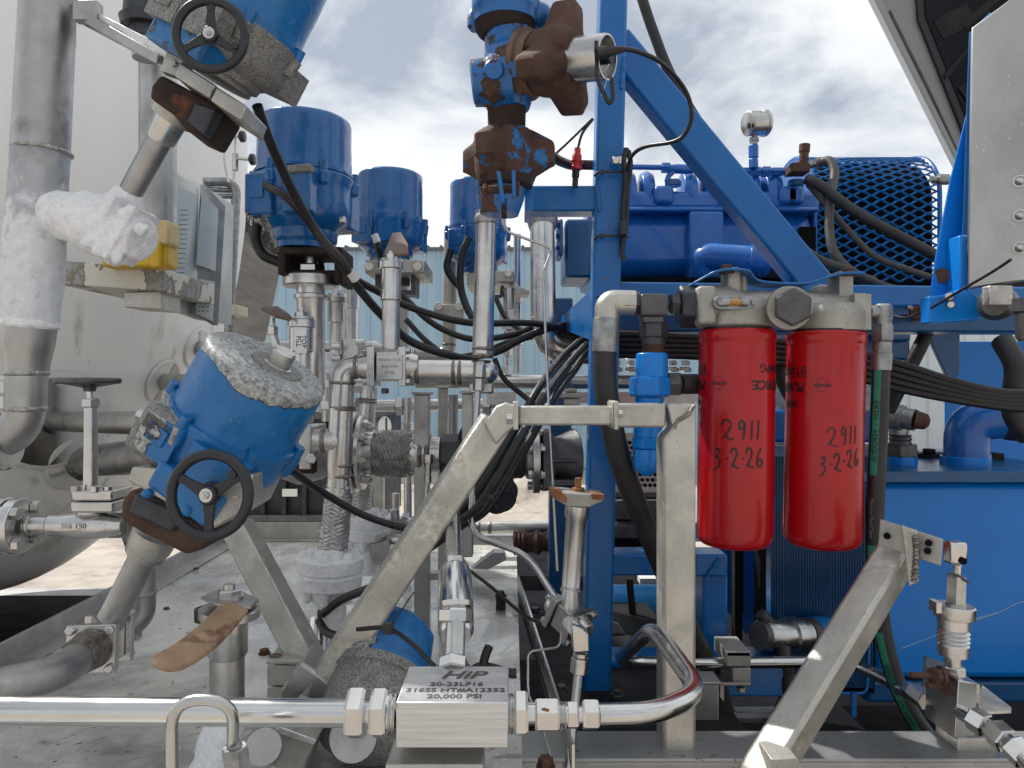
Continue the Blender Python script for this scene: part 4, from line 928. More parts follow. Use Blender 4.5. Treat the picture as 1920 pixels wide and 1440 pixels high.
# horizontal bellows run
bl = T('braided_bellows', 'thick horizontal woven steel bellows between two bolted flanges, centre', 'bellows', P(735, 890, 1.72))
d = 1.72
braid(bl, (702, 850, d), (772, 852, d), lambda t: 38 + 4.5 * math.sin(math.pi * t), n=16, pitch=2.6)
MB().lp((682, 849, d), (704, 849, d), [(0, 40), (.9, 40), (1, 37)], seg=44).put('cuff', 'stainless', bl)
m = MB(); flange(m, (662, 848, d), (672, 848, d), 76, bolts=8, br=8, bh=9, ph=.2); flange(m, (675, 848, d), (684, 848, d), 70, bolts=8, br=8, bh=9, ph=.2, both=False)
m.put('flange', 'stainless', bl, bevel=.001)
MB().lp((770, 852, d), (826, 852, d), [(0, 39), (.3, 38), (.35, 36), (.6, 35), (.62, 33), (1, 33)], seg=40).put('cuff', 'stainless', bl)
weld(bl, (770, 852, d), (826, 852, d), [.35, .6], 37, 'weld', 5)
MB().hx((803, 852, 1.66), (803, 868, 1.66), 9).c((803, 866, 1.66), (802, 905, 1.66), 5.5).hx((802, 890, 1.66), (802, 905, 1.66), 7).c((801, 905, 1.66), (799, 940, 1.66), 3.5).put('drain_fitting', 'stainless', bl)
uc = T('hammer_union', 'black threaded hose coupling running right from the woven bellows to the pump flange', 'coupling', P(900, 890, d))
MB().hx((826, 853, d), (868, 853, d), 40, ph=.3).lp((866, 853, d), (985, 856, d), [(0, 34), (.1, 37), (.6, 37), (.62, 41), (.95, 41), (1, 36)], seg=36).put('coupling', 'black_fitting', uc, bevel=.002)
MB().lp((905, 900, 1.74), (950, 940, 1.66), [(0, 36), (.2, 40), (.55, 42), (.6, 36), (.8, 36), (.82, 24), (1, 22)], seg=28).put('cap', 'dark_steel', uc)
pf_ = T('pump_flange', 'dark cast pump inlet with bright round bolted flange at the blue frame', 'pump', P(1045, 925, 1.75))
m = MB(); flange(m, (998, 862, 1.72), (1012, 862, 1.72), 62, bolts=6, br=9, bh=9, ph=.5); m.put('flange', 'stainless', pf_, bevel=.001)
MB().lp((985, 860, 1.72), (998, 860, 1.72), [(0, 35), (.3, 38), (1, 38)], seg=30).put('neck', 'dull_steel', pf_)
MB().lp((1014, 862, 1.73), (1075, 862, 1.75), [(0, 58), (.2, 58), (.25, 40), (.6, 46), (1, 60)], seg=30).bx(1018, 810, 1034, 918, 1.66, .06).bx(1030, 900, 1085, 912, 1.66, .05).bx(1030, 862, 1080, 868, 1.66, .04).put('casting', 'dark_steel', pf_, bevel=.003)
MB().bx(1050, 735, 1092, 746, 1.72, .06).hexa(P(1070, 735, 1.72), P(1070, 728, 1.72), .015).bx(1060, 747, 1088, 760, 1.73, .05).put('upper_lug', 'aluminium_mottled', pf_, bevel=.002)

# uprights and supports behind
ps = T('riser_pipe', 'bright upright stainless pipe below the rusty iron valve, ending in the centre pipe tee', 'pipe', P(905, 680, 1.5))
MB().lp((912, 396, 1.5), (905, 670, 1.5), [(0, 20), (.05, 20), (.07, 19), (1, 20)], seg=40).put('pipe', 'stainless', ps)
MB().lp((911, 402, 1.49), (911, 418, 1.49), [(0, 19), (.5, 22), (1, 20)]).put('collar', 'dull_steel', ps)
weld(ps, (906, 648, 1.5), (905, 672, 1.5), [.25, .8], 20, 'weld', 4)
fx = T('tee_fitting', 'small polished hex fitting on the end of the centre pipe, feeding a thin bent tube', 'fitting', P(897, 740, 1.42))
MB().bx(880, 700, 925, 738, 1.50, .03).put('back_flange', 'stainless', fx, bevel=.004)
MB().hx((900, 680, 1.42), (898, 708, 1.42), 12).hx((898, 710, 1.42), (897, 733, 1.42), 11).lp((900, 678, 1.42), (900, 684, 1.42), [(0, 8), (1, 12)]).put('body', 'tube_steel', fx)
bt2 = T('bent_tube', 'thin steel tube dropping from the centre tee then bending right to the lower ball valve', 'tubing', P(1040, 1130, 1.30))
MB().tb([(896, 732, 1.42), (882, 1002, 1.36), (990, 1040, 1.33), (1042, 1122, 1.30)], 6.5, 34, seg=18).put('tube', 'tube_steel', bt2)
sp2 = T('suction_pipe', 'wide upright steel pipe curving right into the blue frame below the iron valve arm', 'pipe', P(1018, 600, 1.85))
MB().sweep(fillet([P(1017, 405, 1.85), P(1019, 656, 1.76), P(1130, 662, 1.9)], K(56, 1.8)), K(23.5, 1.8), 36).put('pipe', 'stainless', sp2)
MB().lp((1017, 402, 1.85), (1017, 432, 1.85), [(0, 24), (.2, 29), (.6, 28), (1, 24)], seg=36).put('collar', 'dull_steel', sp2)
weld(sp2, (1018, 590, 1.785), (1018, 612, 1.78), [.5], 24, 'weld', 5); weld(sp2, (1070, 659, 1.81), (1086, 660, 1.83), [.5], 24, 'weld', 5)
pp = T('rear_riser_pipe', 'pale steel pipe behind, clamped by a two-bolt plate, left of the right-hand actuator', 'pipe', P(842, 660, 2.3))
MB().sweep(fillet([P(846, 430, 2.3), P(842, 666, 2.3), P(780, 668, 2.3), P(700, 655, 2.3)], K(24, 2.3)), K(13, 2.3), 26).put('pipe', 'aluminium_mottled', pp)
MB().bx(813, 570, 869, 596, 2.25, .05).put('clamp_plate', 'aluminium_mottled', pp, bevel=.003)
MB().lathe(P(822, 574, 2.25), P(822, 574, 2.22), [(0, .013), (1, .012)], seg=16).lathe(P(861, 574, 2.25), P(861, 574, 2.22), [(0, .013), (1, .012)], seg=16).put('bolts', 'stainless', pp)
weld(pp, (842, 640, 2.3), (842, 652, 2.3), [.5], 13, 'weld', 3)
b3 = T('actuator_bracket', 'steel bracket plate with yoke under the right-hand upright actuator', 'bracket', P(930, 530, 2.2))
MB().bx(875, 512, 965, 534, 2.12, .2).bx(928, 508, 964, 528, 2.05, .08).slab([P(958, 530, 2.1), P(992, 545, 2.1), P(992, 552, 2.1), P(950, 552, 2.1)], (0, .08, 0)).put('plate', 'aluminium_mottled', b3, bevel=.002)
MB().tb([(918, 534, 2.1), (920, 556, 2.1), (940, 556, 2.1), (942, 536, 2.1)], 3.5, 4).put('wire_bail', 'dark_steel', b3)
MB().hx((953, 512, 2.06), (953, 512, 2.03), 8).bolt(P(953, 514, 2.05), (0, -1, 0), .011, .01).put('bolt', 'stainless', b3)
rf = T('fitting_stack', 'slim stack of stainless fittings hanging behind the upright pipes', 'fittings', P(950, 700, 2.1))
m = MB().c((954, 540, 2.1), (954, 580, 2.1), 11).hx((956, 580, 2.1), (956, 620, 2.1), 15).hx((944, 582, 2.08), (944, 600, 2.08), 8).c((953, 618, 2.1), (952, 650, 2.1), 8).hx((951, 650, 2.1), (951, 668, 2.1), 9).c((950, 668, 2.1), (950, 700, 2.1), 6).hx((950, 686, 2.1), (950, 702, 2.1), 9)
m.put('fittings', 'stainless', rf)
hp2 = T('rear_header_pipe', 'long horizontal stainless header pipe behind the cables, running right past the blue post', 'pipe', P(1000, 730, 2.05))
MB().c((780, 716, 2.1), (1420, 716, 2.1), 13).bx(912, 735, 968, 758, 2.1, .05).bx(985, 735, 1420, 756, 2.16, .05).put('pipe', 'stainless', hp2)
m = MB()
for x in (1157, 1183, 1262, 1285):
    for y in range(640, 700, 12): m.hx((x, y, 2.05), (x, y + 9, 2.05), 11 if (y // 12) % 2 else 8)
m.put('stacked_nuts', 'stainless', hp2)
def upright(label, x0, x1, ytop, ybot, d, mt='aluminium_mottled', nm='support_post', dep=.04):
    t = T(nm, label, 'post', P((x0 + x1) / 2, ybot, d)); MB().bx(x0, ytop, x1, ybot, d, dep).put('upright', mt, t, bevel=.002)
    MB().bx(x0 - 4, ytop - 5, x1 + 4, ytop, d - .005, dep + .01).put('cap_plate', mt, t, bevel=.001); return t
sp3 = upright('dark brushed square support post capped by a plate, under the ball valve pipe', 776, 804, 740, 1178, 1.68, 'dull_steel')
MB().bx(800, 1075, 828, 1088, 1.7, .03).put('side_lug', 'dull_steel', sp3)
upright('pale mottled square post in shade behind the dark square one', 821, 838, 728, 1070, 1.9)
upright('slim steel support post directly left of the thin bent tube, beneath the tee fitting', 866, 886, 738, 1045, 1.62, 'dull_steel')
upright('short aluminium post behind the thick bellows, standing by the container', 700, 718, 890, 1000, 2.4)
upright('narrow steel upright behind the middle actuator', 748, 764, 520, 660, 2.3, 'dull_steel')
bpz = T('low_cross_pipe', 'low horizontal stainless pipe near the deck with a grooved brown coupling', 'pipe', P(960, 1000, 2.25))
MB().c((880, 990, 2.3), (1028, 988, 2.3), 11).bx(885, 1004, 1030, 1022, 2.36, .04).put('pipe', 'stainless', bpz)
weld(bpz, (880, 990, 2.3), (1028, 988, 2.3), [.12, .26], 11, 'weld', 4)
MB().lp((962, 1018, 2.1), (1000, 1018, 2.1), [(0, 20), (.1, 24), (.2, 21), (.3, 24), (.4, 21), (.5, 24), (.6, 22), (.7, 18), (1, 18)], seg=26).lp((998, 1018, 2.1), (1030, 1015, 2.1), [(0, 18), (.3, 24), (.6, 16), (1, 22)], seg=20).put('grooved_coupling', 'rust_nut', bpz)
MB().slab([P(885, 1066, 2.1), (P(925, 1036, 2.1)), P(944, 1036, 2.1), P(950, 1050, 2.1), P(915, 1068, 2.1)], (0, .05, 0)).put('foot_bracket', 'dull_steel', bpz, bevel=.002)
bp3 = T('rear_pipe_elbow', 'small steel elbow pipe stub behind the braces near the smaller frosted flange', 'pipe', P(730, 1060, 2.0))
MB().tb([(715, 985, 2.0), (742, 990, 2.0), (740, 955, 2.0)], 9, 12).c((700, 1010, 1.95), (760, 1012, 1.9), 10).put('pipe', 'stainless', bp3)
MB().slab([P(695, 1020, 1.9), P(730, 1012, 1.9), P(728, 1060, 1.9), P(700, 1060, 1.9)], (0, .03, 0)).hexa(P(712, 1012, 1.9), P(712, 1004, 1.9), .012).put('lug_plate', 'dull_steel', bp3, bevel=.002)

# ---- A-shaped braces
br = T('diagonal_brace', 'long square aluminium brace slanting up from lower centre-left to the white horizontal bar', 'brace', P(560, 1325, 1.22))
ba, bb = (588, 1310, 1.12), (930, 790, 1.14)
MB().bm_(ba, bb, 60, 60, (.25, -1, .15)).put('tube', 'aluminium_mottled', br, bevel=.006)
MB().slab([P(x, y, 1.10) for x, y in ((908, 795), (930, 762), (948, 756), (968, 762), (966, 800), (950, 812), (930, 835))], (0, .055, 0)).put('welded_head', 'aluminium_mottled', br, bevel=.003)
MB().slab([P(x, y, 1.095) for x, y in ((522, 1300), (560, 1240), (600, 1265), (640, 1300), (618, 1345), (530, 1345))], (0, .08, 0)).put('foot', 'dull_steel', br, bevel=.005)
br2 = T('diagonal_brace', 'shorter square brace slanting from the black handwheel down to the deck bracket', 'brace', P(575, 1245, 1.3))
MB().bm_((444, 985, 1.38), (578, 1240, 1.26), 50, 50, (-.2, -1, .1)).put('tube', 'aluminium_mottled', br2, bevel=.005)
bf = T('brace_bracket', 'welded steel mounting bracket where both diagonal braces meet the deck', 'bracket', P(540, 1320, 1.25))
MB().bx(498, 1238, 572, 1246, 1.22, .1).bx(500, 1247, 568, 1286, 1.24, .06).bx(500, 1288, 568, 1345, 1.25, .06).put('bracket', 'aluminium_mottled', bf, bevel=.002)
MB().hexa(P(517, 1238, 1.24), P(517, 1228, 1.24), .012).put('bolt', 'brown_grip', bf)
hb_ = T('goalpost_frame', 'mottled aluminium square-tube frame: horizontal bar and tall upright in front of the blue post', 'frame', P(1275, 1445, 1.15))
MB().bx(972, 762, 1152, 798, 1.12, .05).put('cross_bar', 'aluminium_mottled', hb_, bevel=.004)
MB().bx(1150, 757, 1249, 802, 1.12, .05).put('cross_bar', 'aluminium_mottled', hb_, bevel=.004, label='thicker welded right part of the cross bar')
MB().slab([P(1306, 757, 1.12), P(1306, 1480, 1.12), P(1243, 1480, 1.12), P(1243, 820, 1.12), P(1262, 802, 1.12), P(1250, 757, 1.12)], (0, .055, 0)).put('upright', 'aluminium_mottled', hb_, bevel=.006)
MB().sweep([P(1302, 760, 1.118), P(1290, 778, 1.116), P(1270, 790, 1.116), P(1262, 802, 1.118)], .003, 8).put('weld_bead', 'weld', hb_)
MB().bx(962, 754, 972, 806, 1.10, .075).put('end_plate', 'aluminium_mottled', hb_, bevel=.001)
MB().bx(1152, 752, 1160, 806, 1.105, .07).bx(1148, 754, 1151, 802, 1.11, .06).put('end_plate', 'aluminium_mottled', hb_, bevel=.001)
MB().hexa(P(961, 785, 1.1), P(950, 785, 1.1), .009).hexa(P(1160, 776, 1.1), P(1167, 776, 1.1), .007).put('bolt', 'stainless', hb_)

# ---- HiP block line in the foreground
d = .72
hl = T('pressure_tube', 'thick polished high-pressure tube crossing the lower left foreground', 'tube', P(300, 1360, d))
MB().c((-80, 1331, d), (655, 1337, d), 25.5, seg=48).put('tube', 'polished_steel', hl)
m = MB().hx((652, 1337, d), (686, 1337, d), 47, ph=.5).hx((697, 1337, d), (728, 1337, d), 46, ph=.5)
m.lp((684, 1337, d), (745, 1337, d), [(0, 24), (1, 27)]).put('gland_nuts', 'polished_steel', hl)
MB().lp((729, 1337, d), (745, 1337, d), [(0, 38), (.2, 40), (.4, 36), (.6, 40), (.8, 37), (1, 40)], seg=36).put('threads', 'polished_steel', hl)
tb_ = T('tee_block', 'brushed steel tee block with engraved lettering in the bottom centre foreground', 'tee block', P(847, 1403, .75))
za, zb, yf = P(742, 1317, .70), P(953, 1403, .70), .70
MB().box((( za.x + zb.x) / 2, yf + .045, (za.z + zb.z) / 2), zb.x - za.x, .09, za.z - zb.z).put('block', 'brushed_block', tb_, bevel=.0012)
ztop = za.z; cxm = P(850, 1300, .70).x + .0
def top(px, dy, sx=1.0): return lambda u, v: Vector((px + u * sx, dy + v, ztop + .0004))
text_mesh('HiP', .026, top(cxm + .004, yf + .065, 1.15), 'engraved_logo', 'etch', tb_, shear=.3, bold=.0006)
for i, s_ in enumerate(('20-23LF16', '316SS HT#A12352', '20,000 PSI')):
    text_mesh(s_, .0125, top(cxm, yf + .042 - i * .0145, 1.0), 'engraved_text', 'etch', tb_, bold=.0003)
MB().bx(740, 1317, 744, 1330, .699, .001).put('edge_nick', 'dull_steel', tb_)
hr = T('pressure_fitting', 'row of polished hex nuts right of the engraved block, one with a rust-red smear', 'fittings', P(1040, 1375, d))
d = .745
m = MB().lp((953, 1338, d), (965, 1338, d), [(0, 36), (.3, 33), (.5, 37), (.8, 33), (1, 36)], seg=30).hx((963, 1338, d), (990, 1338, d), 42, ph=.5).c((988, 1338, d), (1004, 1338, d), 21)
m.put('gland_nut', 'polished_steel', hr)
o = MB().hx((1003, 1341, d), (1048, 1341, d), 31, ph=.52).put('coupling_body', 'polished_steel', hr)
m = MB(); s_ = P(1021, 1331, d - .0165)
m.slab([P(x, y, .7264) for x, y in ((1014, 1330), (1020, 1327), (1030, 1330), (1029, 1335), (1018, 1333))], (0, .0006, 0)).put('rust_smear', 'rust_orange', hr)
MB().lp((1047, 1341, d), (1064, 1341, d), [(0, 25), (.2, 22), (.4, 25), (.6, 22), (.8, 25), (1, 23)], seg=30).hx((1062, 1341, d), (1084, 1341, d), 25, ph=.5).c((1082, 1341, d), (1094, 1341, d), 17).hx((1092, 1340, d), (1122, 1340, d), 28, ph=.5).put('tube_nut', 'polished_steel', hr)
ht = T('looped_tube', 'polished high-pressure tube that bends round the aluminium upright and runs right to the valve block', 'tube', P(1300, 1300, .85))
pts = [P(1120, 1340, d), P(1222, 1338, d + .01), P(1315, 1300, .82), P(1226, 1176, 1.02), P(1158, 1240, 1.36), P(1260, 1243, 1.42), P(1385, 1243, 1.48), P(1590, 1240, 1.52), P(1650, 1268, 1.38), P(1738, 1318, 1.12)]
MB().sweep(fillet(pts, .06, 14), .0112, 26).put('tube', 'polished_steel', ht)
vt = T('check_valve', 'upright polished check valve and tube rising from the back of the engraved block', 'check valve', P(852, 1258, .8))
MB().hx((850, 1258, .79), (852, 1235, .80), 28, ph=.4).lp((850, 1260, .79), (850, 1250, .79), [(0, 25), (1, 32)]).put('gland_nut', 'polished_steel', vt)
MB().c((852, 1240, .80), (855, 1150, .83), 18.5, seg=36).put('tube', 'tube_steel', vt)
MB().hx((854, 1168, .83), (855, 1140, .835), 31, ph=.2).lp((855, 1148, .835), (855, 1130, .84), [(0, 20), (.5, 30), (1, 32)]).put('collar_nut', 'polished_steel', vt)
MB().lp((855, 1192, .84), (853, 1070, .95), [(0, 26), (.08, 32), (.5, 33.5), (.92, 33), (1, 27)], seg=44).put('body', 'polished_steel', vt)
MB().hx((853, 1074, .945), (852, 1058, .96), 27).c((852, 1062, .955), (849, 955, 1.25), 14.5).put('upper_tube', 'tube_steel', vt)
MB().hx((822, 1404, .75), (822, 1416, .75), 14).lp((822, 1414, .75), (822, 1445, .75), [(0, 9), (.3, 16), (1, 20)]).solo('bottom_plug', 'polished_steel', 'small polished plug hanging under the engraved block at the bottom edge', 'plug')
MB().bx(722, 1434, 906, 1475, .70, .05).solo('lower_bar', 'aluminium_mottled', 'edge of a pale metal bar just entering at the bottom, below the engraved block', 'bar', bevel=.002)

# ---- lower ball valve with rusty top plate
lb = T('ball_valve', 'upright stainless ball valve with rusted top plate, left of the blue post foot', 'valve', P(1070, 1200, 1.28))
d = 1.3
MB().lp((1083, 948, d), (1069, 1118, d), [(0, 23), (.12, 23), (.15, 19.5), (.9, 17.5), (.93, 20), (.96, 18), (1, 14)], seg=36).put('extension_tube', 'stainless', lb)
MB().slab([P(x, y, d - .035) for x, y in ((1032, 922), (1134, 930), (1132, 940), (1104, 952), (1064, 950), (1034, 932))], (0, .07, 0)).put('top_plate', 'cast_aluminium', lb, bevel=.002)
MB().slab([P(x, y, d - .037) for x, y in ((1031, 918), (1048, 917), (1064, 933), (1062, 944), (1034, 931))], (0, .03, 0)).put('rust_crust', 'rust_orange', lb, bevel=.002)
MB().slab([P(x, y, d - .037) for x, y in ((1108, 925), (1134, 928), (1132, 938), (1110, 936))], (0, .03, 0)).put('rust_crust', 'rust_orange', lb, bevel=.002)
MB().hx((1084, 930, d), (1084, 914, d), 12).c((1084, 915, d), (1084, 896, d), 6).put('stem_nut', 'rust_orange', lb)
C = P(1066, 1158, 1.28); axv = Vector((.62, -.62, -.42)).normalized()
ball_valve_body(MB(), C, axv, K(31, 1.28)).lathe(C, C + Vector((.004, 0, .05)), [(0, .02), (1, .014)]).put('body', 'stainless', lb, bevel=.0015)
MB().hexa(P(1042, 1128, 1.31), P(1030, 1112, 1.315), .0115).put('inlet_nut', 'polished_steel', lb)
e2 = T('elbow_fitting', 'white-sealed stainless elbow fitting below the small ball valve with tube dropping to the bottom edge', 'fitting', P(1075, 1440, 1.2))
c1 = P(1070, 1175, 1.2)
MB().c((1066, 1168, 1.22), (1076, 1178, 1.18), 12).put('thread_seal', 'white_paint', e2)
MB().slab([P(x, y, 1.165) for x, y in ((1072, 1172), (1090, 1178), (1104, 1190), (1105, 1222), (1075, 1224), (1073, 1200))], (0, .03, 0)).hx((1089, 1222, 1.18), (1088, 1232, 1.18), 15).hx((1088, 1232, 1.18), (1085, 1262, 1.18), 17.5).put('elbow', 'stainless', e2, bevel=.004)
MB().tb([(1085, 1258, 1.18), (1070, 1400, 1.1), (1064, 1490, 1.08)], 9, 20, seg=20).put('tube', 'tube_steel', e2)
MB().tb([(1052, 1185, 1.24), (1050, 1214, 1.24), (990, 1222, 1.22), (990, 1300, 1.2), (1012, 1350, 1.15), (1042, 1450, 1.08)], 2.4, 14, seg=10).solo('drain_line', 'tube_steel', 'very thin steel line looping from the small ball valve down behind the hex nuts', 'tubing')
MB().tb([(941, 388, 1.34), (944, 432, 1.36), (1036, 466, 1.40), (1018, 512, 1.38), (1030, 780, 1.36), (1045, 1070, 1.34)], 2.6, 16, seg=10).solo('capillary_tube', 'tube_steel', 'long thin grey line hanging from the rusty iron valve down past the blue post', 'tubing')

# ---- fallen/behind actuator under the braces
la = T('valve_actuator', 'low corroded actuator with a blue patch, resting behind the engraved tee block', 'valve actuator', P(672, 1420, 1.12))
la_a, la_b = P(664, 1418, 1.04), P(742, 1170, 1.20); R1 = K(86, 1.12)
MB().lathe(la_a, la_b.lerp(la_a, .42), [(0, R1 * .30), (.02, R1 * .55), (.10, R1 * .80), (.25, R1 * .96), (.5, R1), (.86, R1 * 1.02), (.88, R1 * 1.09), (1, R1 * 1.09)], seg=64, step=.006, amp=.003, sc=18).put('housing', 'corroded', la)
cutv = P(700, 1250, 1.1)
MB().lathe(la_b.lerp(la_a, .42), la_b, [(0, R1 * 1.09), (.08, R1 * 1.09), (.10, R1 * 1.0), (.6, R1 * .99), (.85, R1 * .95), (.95, R1 * .84), (1, R1 * .6), (1, R1 * .05)], seg=64, step=.006, amp=.003, sc=18).put('cover', 'blue_peeling', la, peel=lambda v: .10 - .30 * max(-1, min(1, (v.x - cutv.x) * 18)))
MB().cyl(P(662, 1383, .965), P(668, 1380, 1.0), .03).put('round_plug', 'dull_steel', la)
th = T('t_handle', 'black rubber T-shaped handle lying on the deck behind the engraved block', 'handle', P(900, 1270, 1.15))
MB().cb([(880, 1262, 1.12), (905, 1250, 1.13), (955, 1262, 1.12), (968, 1262, 1.12)], 9).cb([(903, 1258, 1.13), (910, 1230, 1.13), (917, 1212, 1.13)], 8.5).put('handle', 'rubber', th)

# ---- cables
def cable(label, pts, r, mt='rubber', nm='cable', cat='cable', group='black cables through the pipework'):
    return MB().cb(pts, r, seg=12).solo(nm, mt, label, cat, group)
c1_ = cable('thick black cable from the top left actuator crossing in front of the tallest blue actuator', [(482, 198, 1.25), (505, 262, 1.3), (545, 350, 1.38), (590, 430, 1.44), (635, 485, 1.45), (672, 540, 1.5), (715, 590, 1.55), (770, 640, 1.6), (850, 668, 1.62), (890, 675, 1.7)], 8.5)
MB().c((657, 510, 1.468), (667, 524, 1.48), 9.5).solo('tape_band', 'white_paint', 'small white tape band round the black cable right of the tallest actuator', 'tape')
cable('black cable leaving the side of the tallest actuator and joining the bundle to the right', [(497, 347, 1.50), (540, 372, 1.47), (590, 430, 1.5), (650, 510, 1.55), (715, 550, 1.62), (780, 580, 1.66), (880, 605, 1.68), (1000, 606, 1.72), (1095, 625, 1.8)], 7)
cable('short thick black loop under the left side of the tallest actuator', [(482, 420, 1.62), (480, 450, 1.62), (495, 478, 1.62), (525, 492, 1.62)], 10)
MB().c((702, 440, 1.82), (708, 455, 1.82), 7).solo('cable_gland', 'white_paint', 'white cable gland sleeve on the front of the middle actuator', 'gland')
cable('short black cable dropping from the white sleeve on the middle actuator', [(706, 448, 1.83), (711, 470, 1.83), (716, 500, 1.88)], 6)
cable('black cable sagging low from the slim post across to the riser pipe', [(735, 535, 1.75), (760, 560, 1.75), (800, 598, 1.75), (840, 622, 1.75), (890, 636, 1.75), (960, 628, 1.75), (1005, 610, 1.78)], 6)
cable('black cable rising from behind the riser pipe up to the blue frame', [(870, 672, 1.75), (930, 660, 1.72), (985, 632, 1.72), (1045, 612, 1.76), (1095, 612, 1.8)], 7)
cable('thin black cable looping under the right-hand actuator', [(845, 468, 2.1), (838, 500, 2.1), (850, 525, 2.1), (865, 540, 2.1)], 7)
cable('black cable hanging from the front of the right-hand actuator down behind the riser pipe', [(880, 445, 2.0), (866, 480, 2.0), (864, 540, 2.0), (882, 590, 1.98), (900, 602, 1.95)], 7)
cable('black cable curving from the tee pipe down to meet the diagonal bundle', [(927, 672, 1.6), (945, 710, 1.6), (985, 745, 1.6), (1010, 765, 1.58)], 5)
for i, (dx_, dy_, dd) in enumerate(((0, 0, 0), (16, 6, .03), (-12, -14, .05))):
    cable(('front strand', 'right-hand strand', 'upper strand')[i] + ' of the black cable bundle sloping down behind the long brace',
          [(1100 + dx_ * .3, 645 + dy_, 1.62 + dd), (1060 + dx_, 690 + dy_, 1.55 + dd), (1020 + dx_, 745 + dy_, 1.42 + dd), (960 + dx_, 850 + dy_, 1.34 + dd), (900 + dx_, 945 + dy_, 1.33 + dd), (850 + dx_ * .6, 985 + dy_ * .7, 1.36 + dd), (780 + dx_ * .3, 1035 + dy_, 1.42 + dd), (715, 1075 + dy_ * .5, 1.45 + dd)], 7.5)
for px, py in ((915, 932), (845, 992)):
    MB().c((px - 8, py + 18, 1.3), (px + 20, py - 12, 1.3), 3).ball(P(px + 6, py + 2, 1.29), .006).solo('cable_tie', 'plastic_black', 'black cable tie round the cable bundle, ' + ('by the cap behind the long brace' if px > 900 else 'lower one next to the upright tube'), 'cable tie')
cable('black cable from the peeling actuator sagging across the centre to behind the long brace', [(540, 878, 1.15), (600, 920, 1.25), (680, 965, 1.3), (760, 990, 1.32), (800, 985, 1.34)], 7)
cable('short thick black cable with brass nipple entering the frosted flange pipe', [(606, 1150, 1.46), (640, 1125, 1.44), (680, 1108, 1.40), (720, 1095, 1.36)], 8)
cable('black cable under the frosted flange pipe behind the long brace', [(598, 1165, 1.46), (612, 1185, 1.42), (640, 1195, 1.38)], 8)
cable('thin black cable running across the deck to the sunken tray', [(868, 1060, 1.6), (920, 1100, 1.5), (985, 1155, 1.42), (1028, 1170, 1.35)], 3.5)
cable('thin black tie-wrapped wire over the low corroded actuator', [(670, 1180, 1.05), (725, 1178, 1.02), (770, 1205, .98), (815, 1250, .95)], 4.5)
MB().tb([(728, 1180, 1.02), (776, 1110, 1.0)], 1.3, 3, seg=6).box(P(728, 1178, 1.015), .014, .012, .014).solo('cable_tie', 'plastic_black', 'cable tie with long upright tail on the low corroded actuator', 'cable tie')

# ---- more of the pipe forest behind
def slim(label, px, y0, y1, d, r, mt='stainless', nuts=()):
    t = T('slim_pipe', label, 'pipe', P(px, y1, d)); MB().c((px, y0, d), (px, y1, d), r, seg=20).put('pipe', mt, t)
    for y in nuts: MB().hx((px, y - 8, d), (px, y + 8, d), r * 1.6).put('nut', mt, t)
slim('slim steel pipe with two hex nuts left of the centre tee, behind the peeling actuator', 612, 700, 790, 1.9, 9, nuts=(720, 760))
slim('slim bright pipe behind the dark brushed post, running down to the deck', 765, 745, 1040, 2.2, 8, nuts=(800,))
slim('slim dull pipe between the bellows end and the sloping cable bundle', 850, 740, 1030, 2.1, 9, 'dull_steel', (900,))
slim('slim bright pipe between the riser pipe and the wide curved suction pipe', 970, 440, 700, 2.35, 7, nuts=(560, 640))
gp2 = T('cross_pipe', 'horizontal bright pipe with clamp nuts behind the centre ball valve', 'pipe', P(700, 775, 2.3))
MB().c((600, 762, 2.3), (960, 758, 2.3), 11, seg=24).put('pipe', 'stainless', gp2)
for x in (668, 742, 905): MB().hexa(P(x, 762, 2.3), P(x + 16, 762, 2.3), K(19, 2.3)).put('clamp_nut', 'stainless', gp2)
cable('thin black cable drooping between the riser pipe and the suction pipe', [(930, 560, 1.9), (950, 598, 1.88), (985, 622, 1.85), (1040, 632, 1.84), (1095, 636, 1.8)], 5)
cable('thin black cable looping low in front of the pale blue wall beside the slim posts', [(762, 600, 1.9), (800, 640, 1.88), (845, 668, 1.86), (900, 662, 1.85), (960, 640, 1.82), (1050, 620, 1.8)], 5.5)
cable('small coiled black wire end at the foot of the riser pipe', [(870, 800, 1.7), (862, 820, 1.7), (874, 842, 1.7), (884, 822, 1.7), (872, 796, 1.7), (900, 785, 1.7)], 3.5)
rv2 = T('rear_ball_valve', 'bolted ball valve in the background between the two frosted flanges', 'valve', P(738, 1010, 2.1))
ball_valve_body(MB(), P(742, 985, 2.1), (1, .1, 0), K(20, 2.1)).put('body', 'stainless', rv2, bevel=.002)
MB().c((742, 968, 2.1), (742, 925, 2.1), 7).put('stem', 'stainless', rv2)
# ---------------------------------------------------------------- RIGHT: blue frame and machinery
BF = 'blue_paint'
d = 1.45
fr = T('blue_skid_frame', 'glossy blue welded square-tube frame with tall post and diagonal strut', 'frame', P(1115, 1312, d))
MB().bm_((1149, -60, d), (1116, 1315, d), 52, 52).put('post', BF, fr, bevel=.006)
MB().bm_((1150, 82, d + .02), (1545, 560, d + .05), 62, 52).put('diagonal_strut', BF, fr, bevel=.006)
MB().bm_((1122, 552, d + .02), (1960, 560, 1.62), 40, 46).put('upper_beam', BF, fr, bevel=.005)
MB().bx(1140, 588, 1960, 622, 1.60, .1).put('lower_beam', 'blue_dark_and_shade', fr, bevel=.004)  # darker blue puts the shade on this beam into its colour
MB().slab([P(1040, 605, 1.95), P(1112, 540, 1.46), P(1112, 600, 1.46), P(1112, 640, 1.46), P(1040, 612, 1.95)], (.004, 0, 0)).put('gusset', BF, fr, bevel=.001)
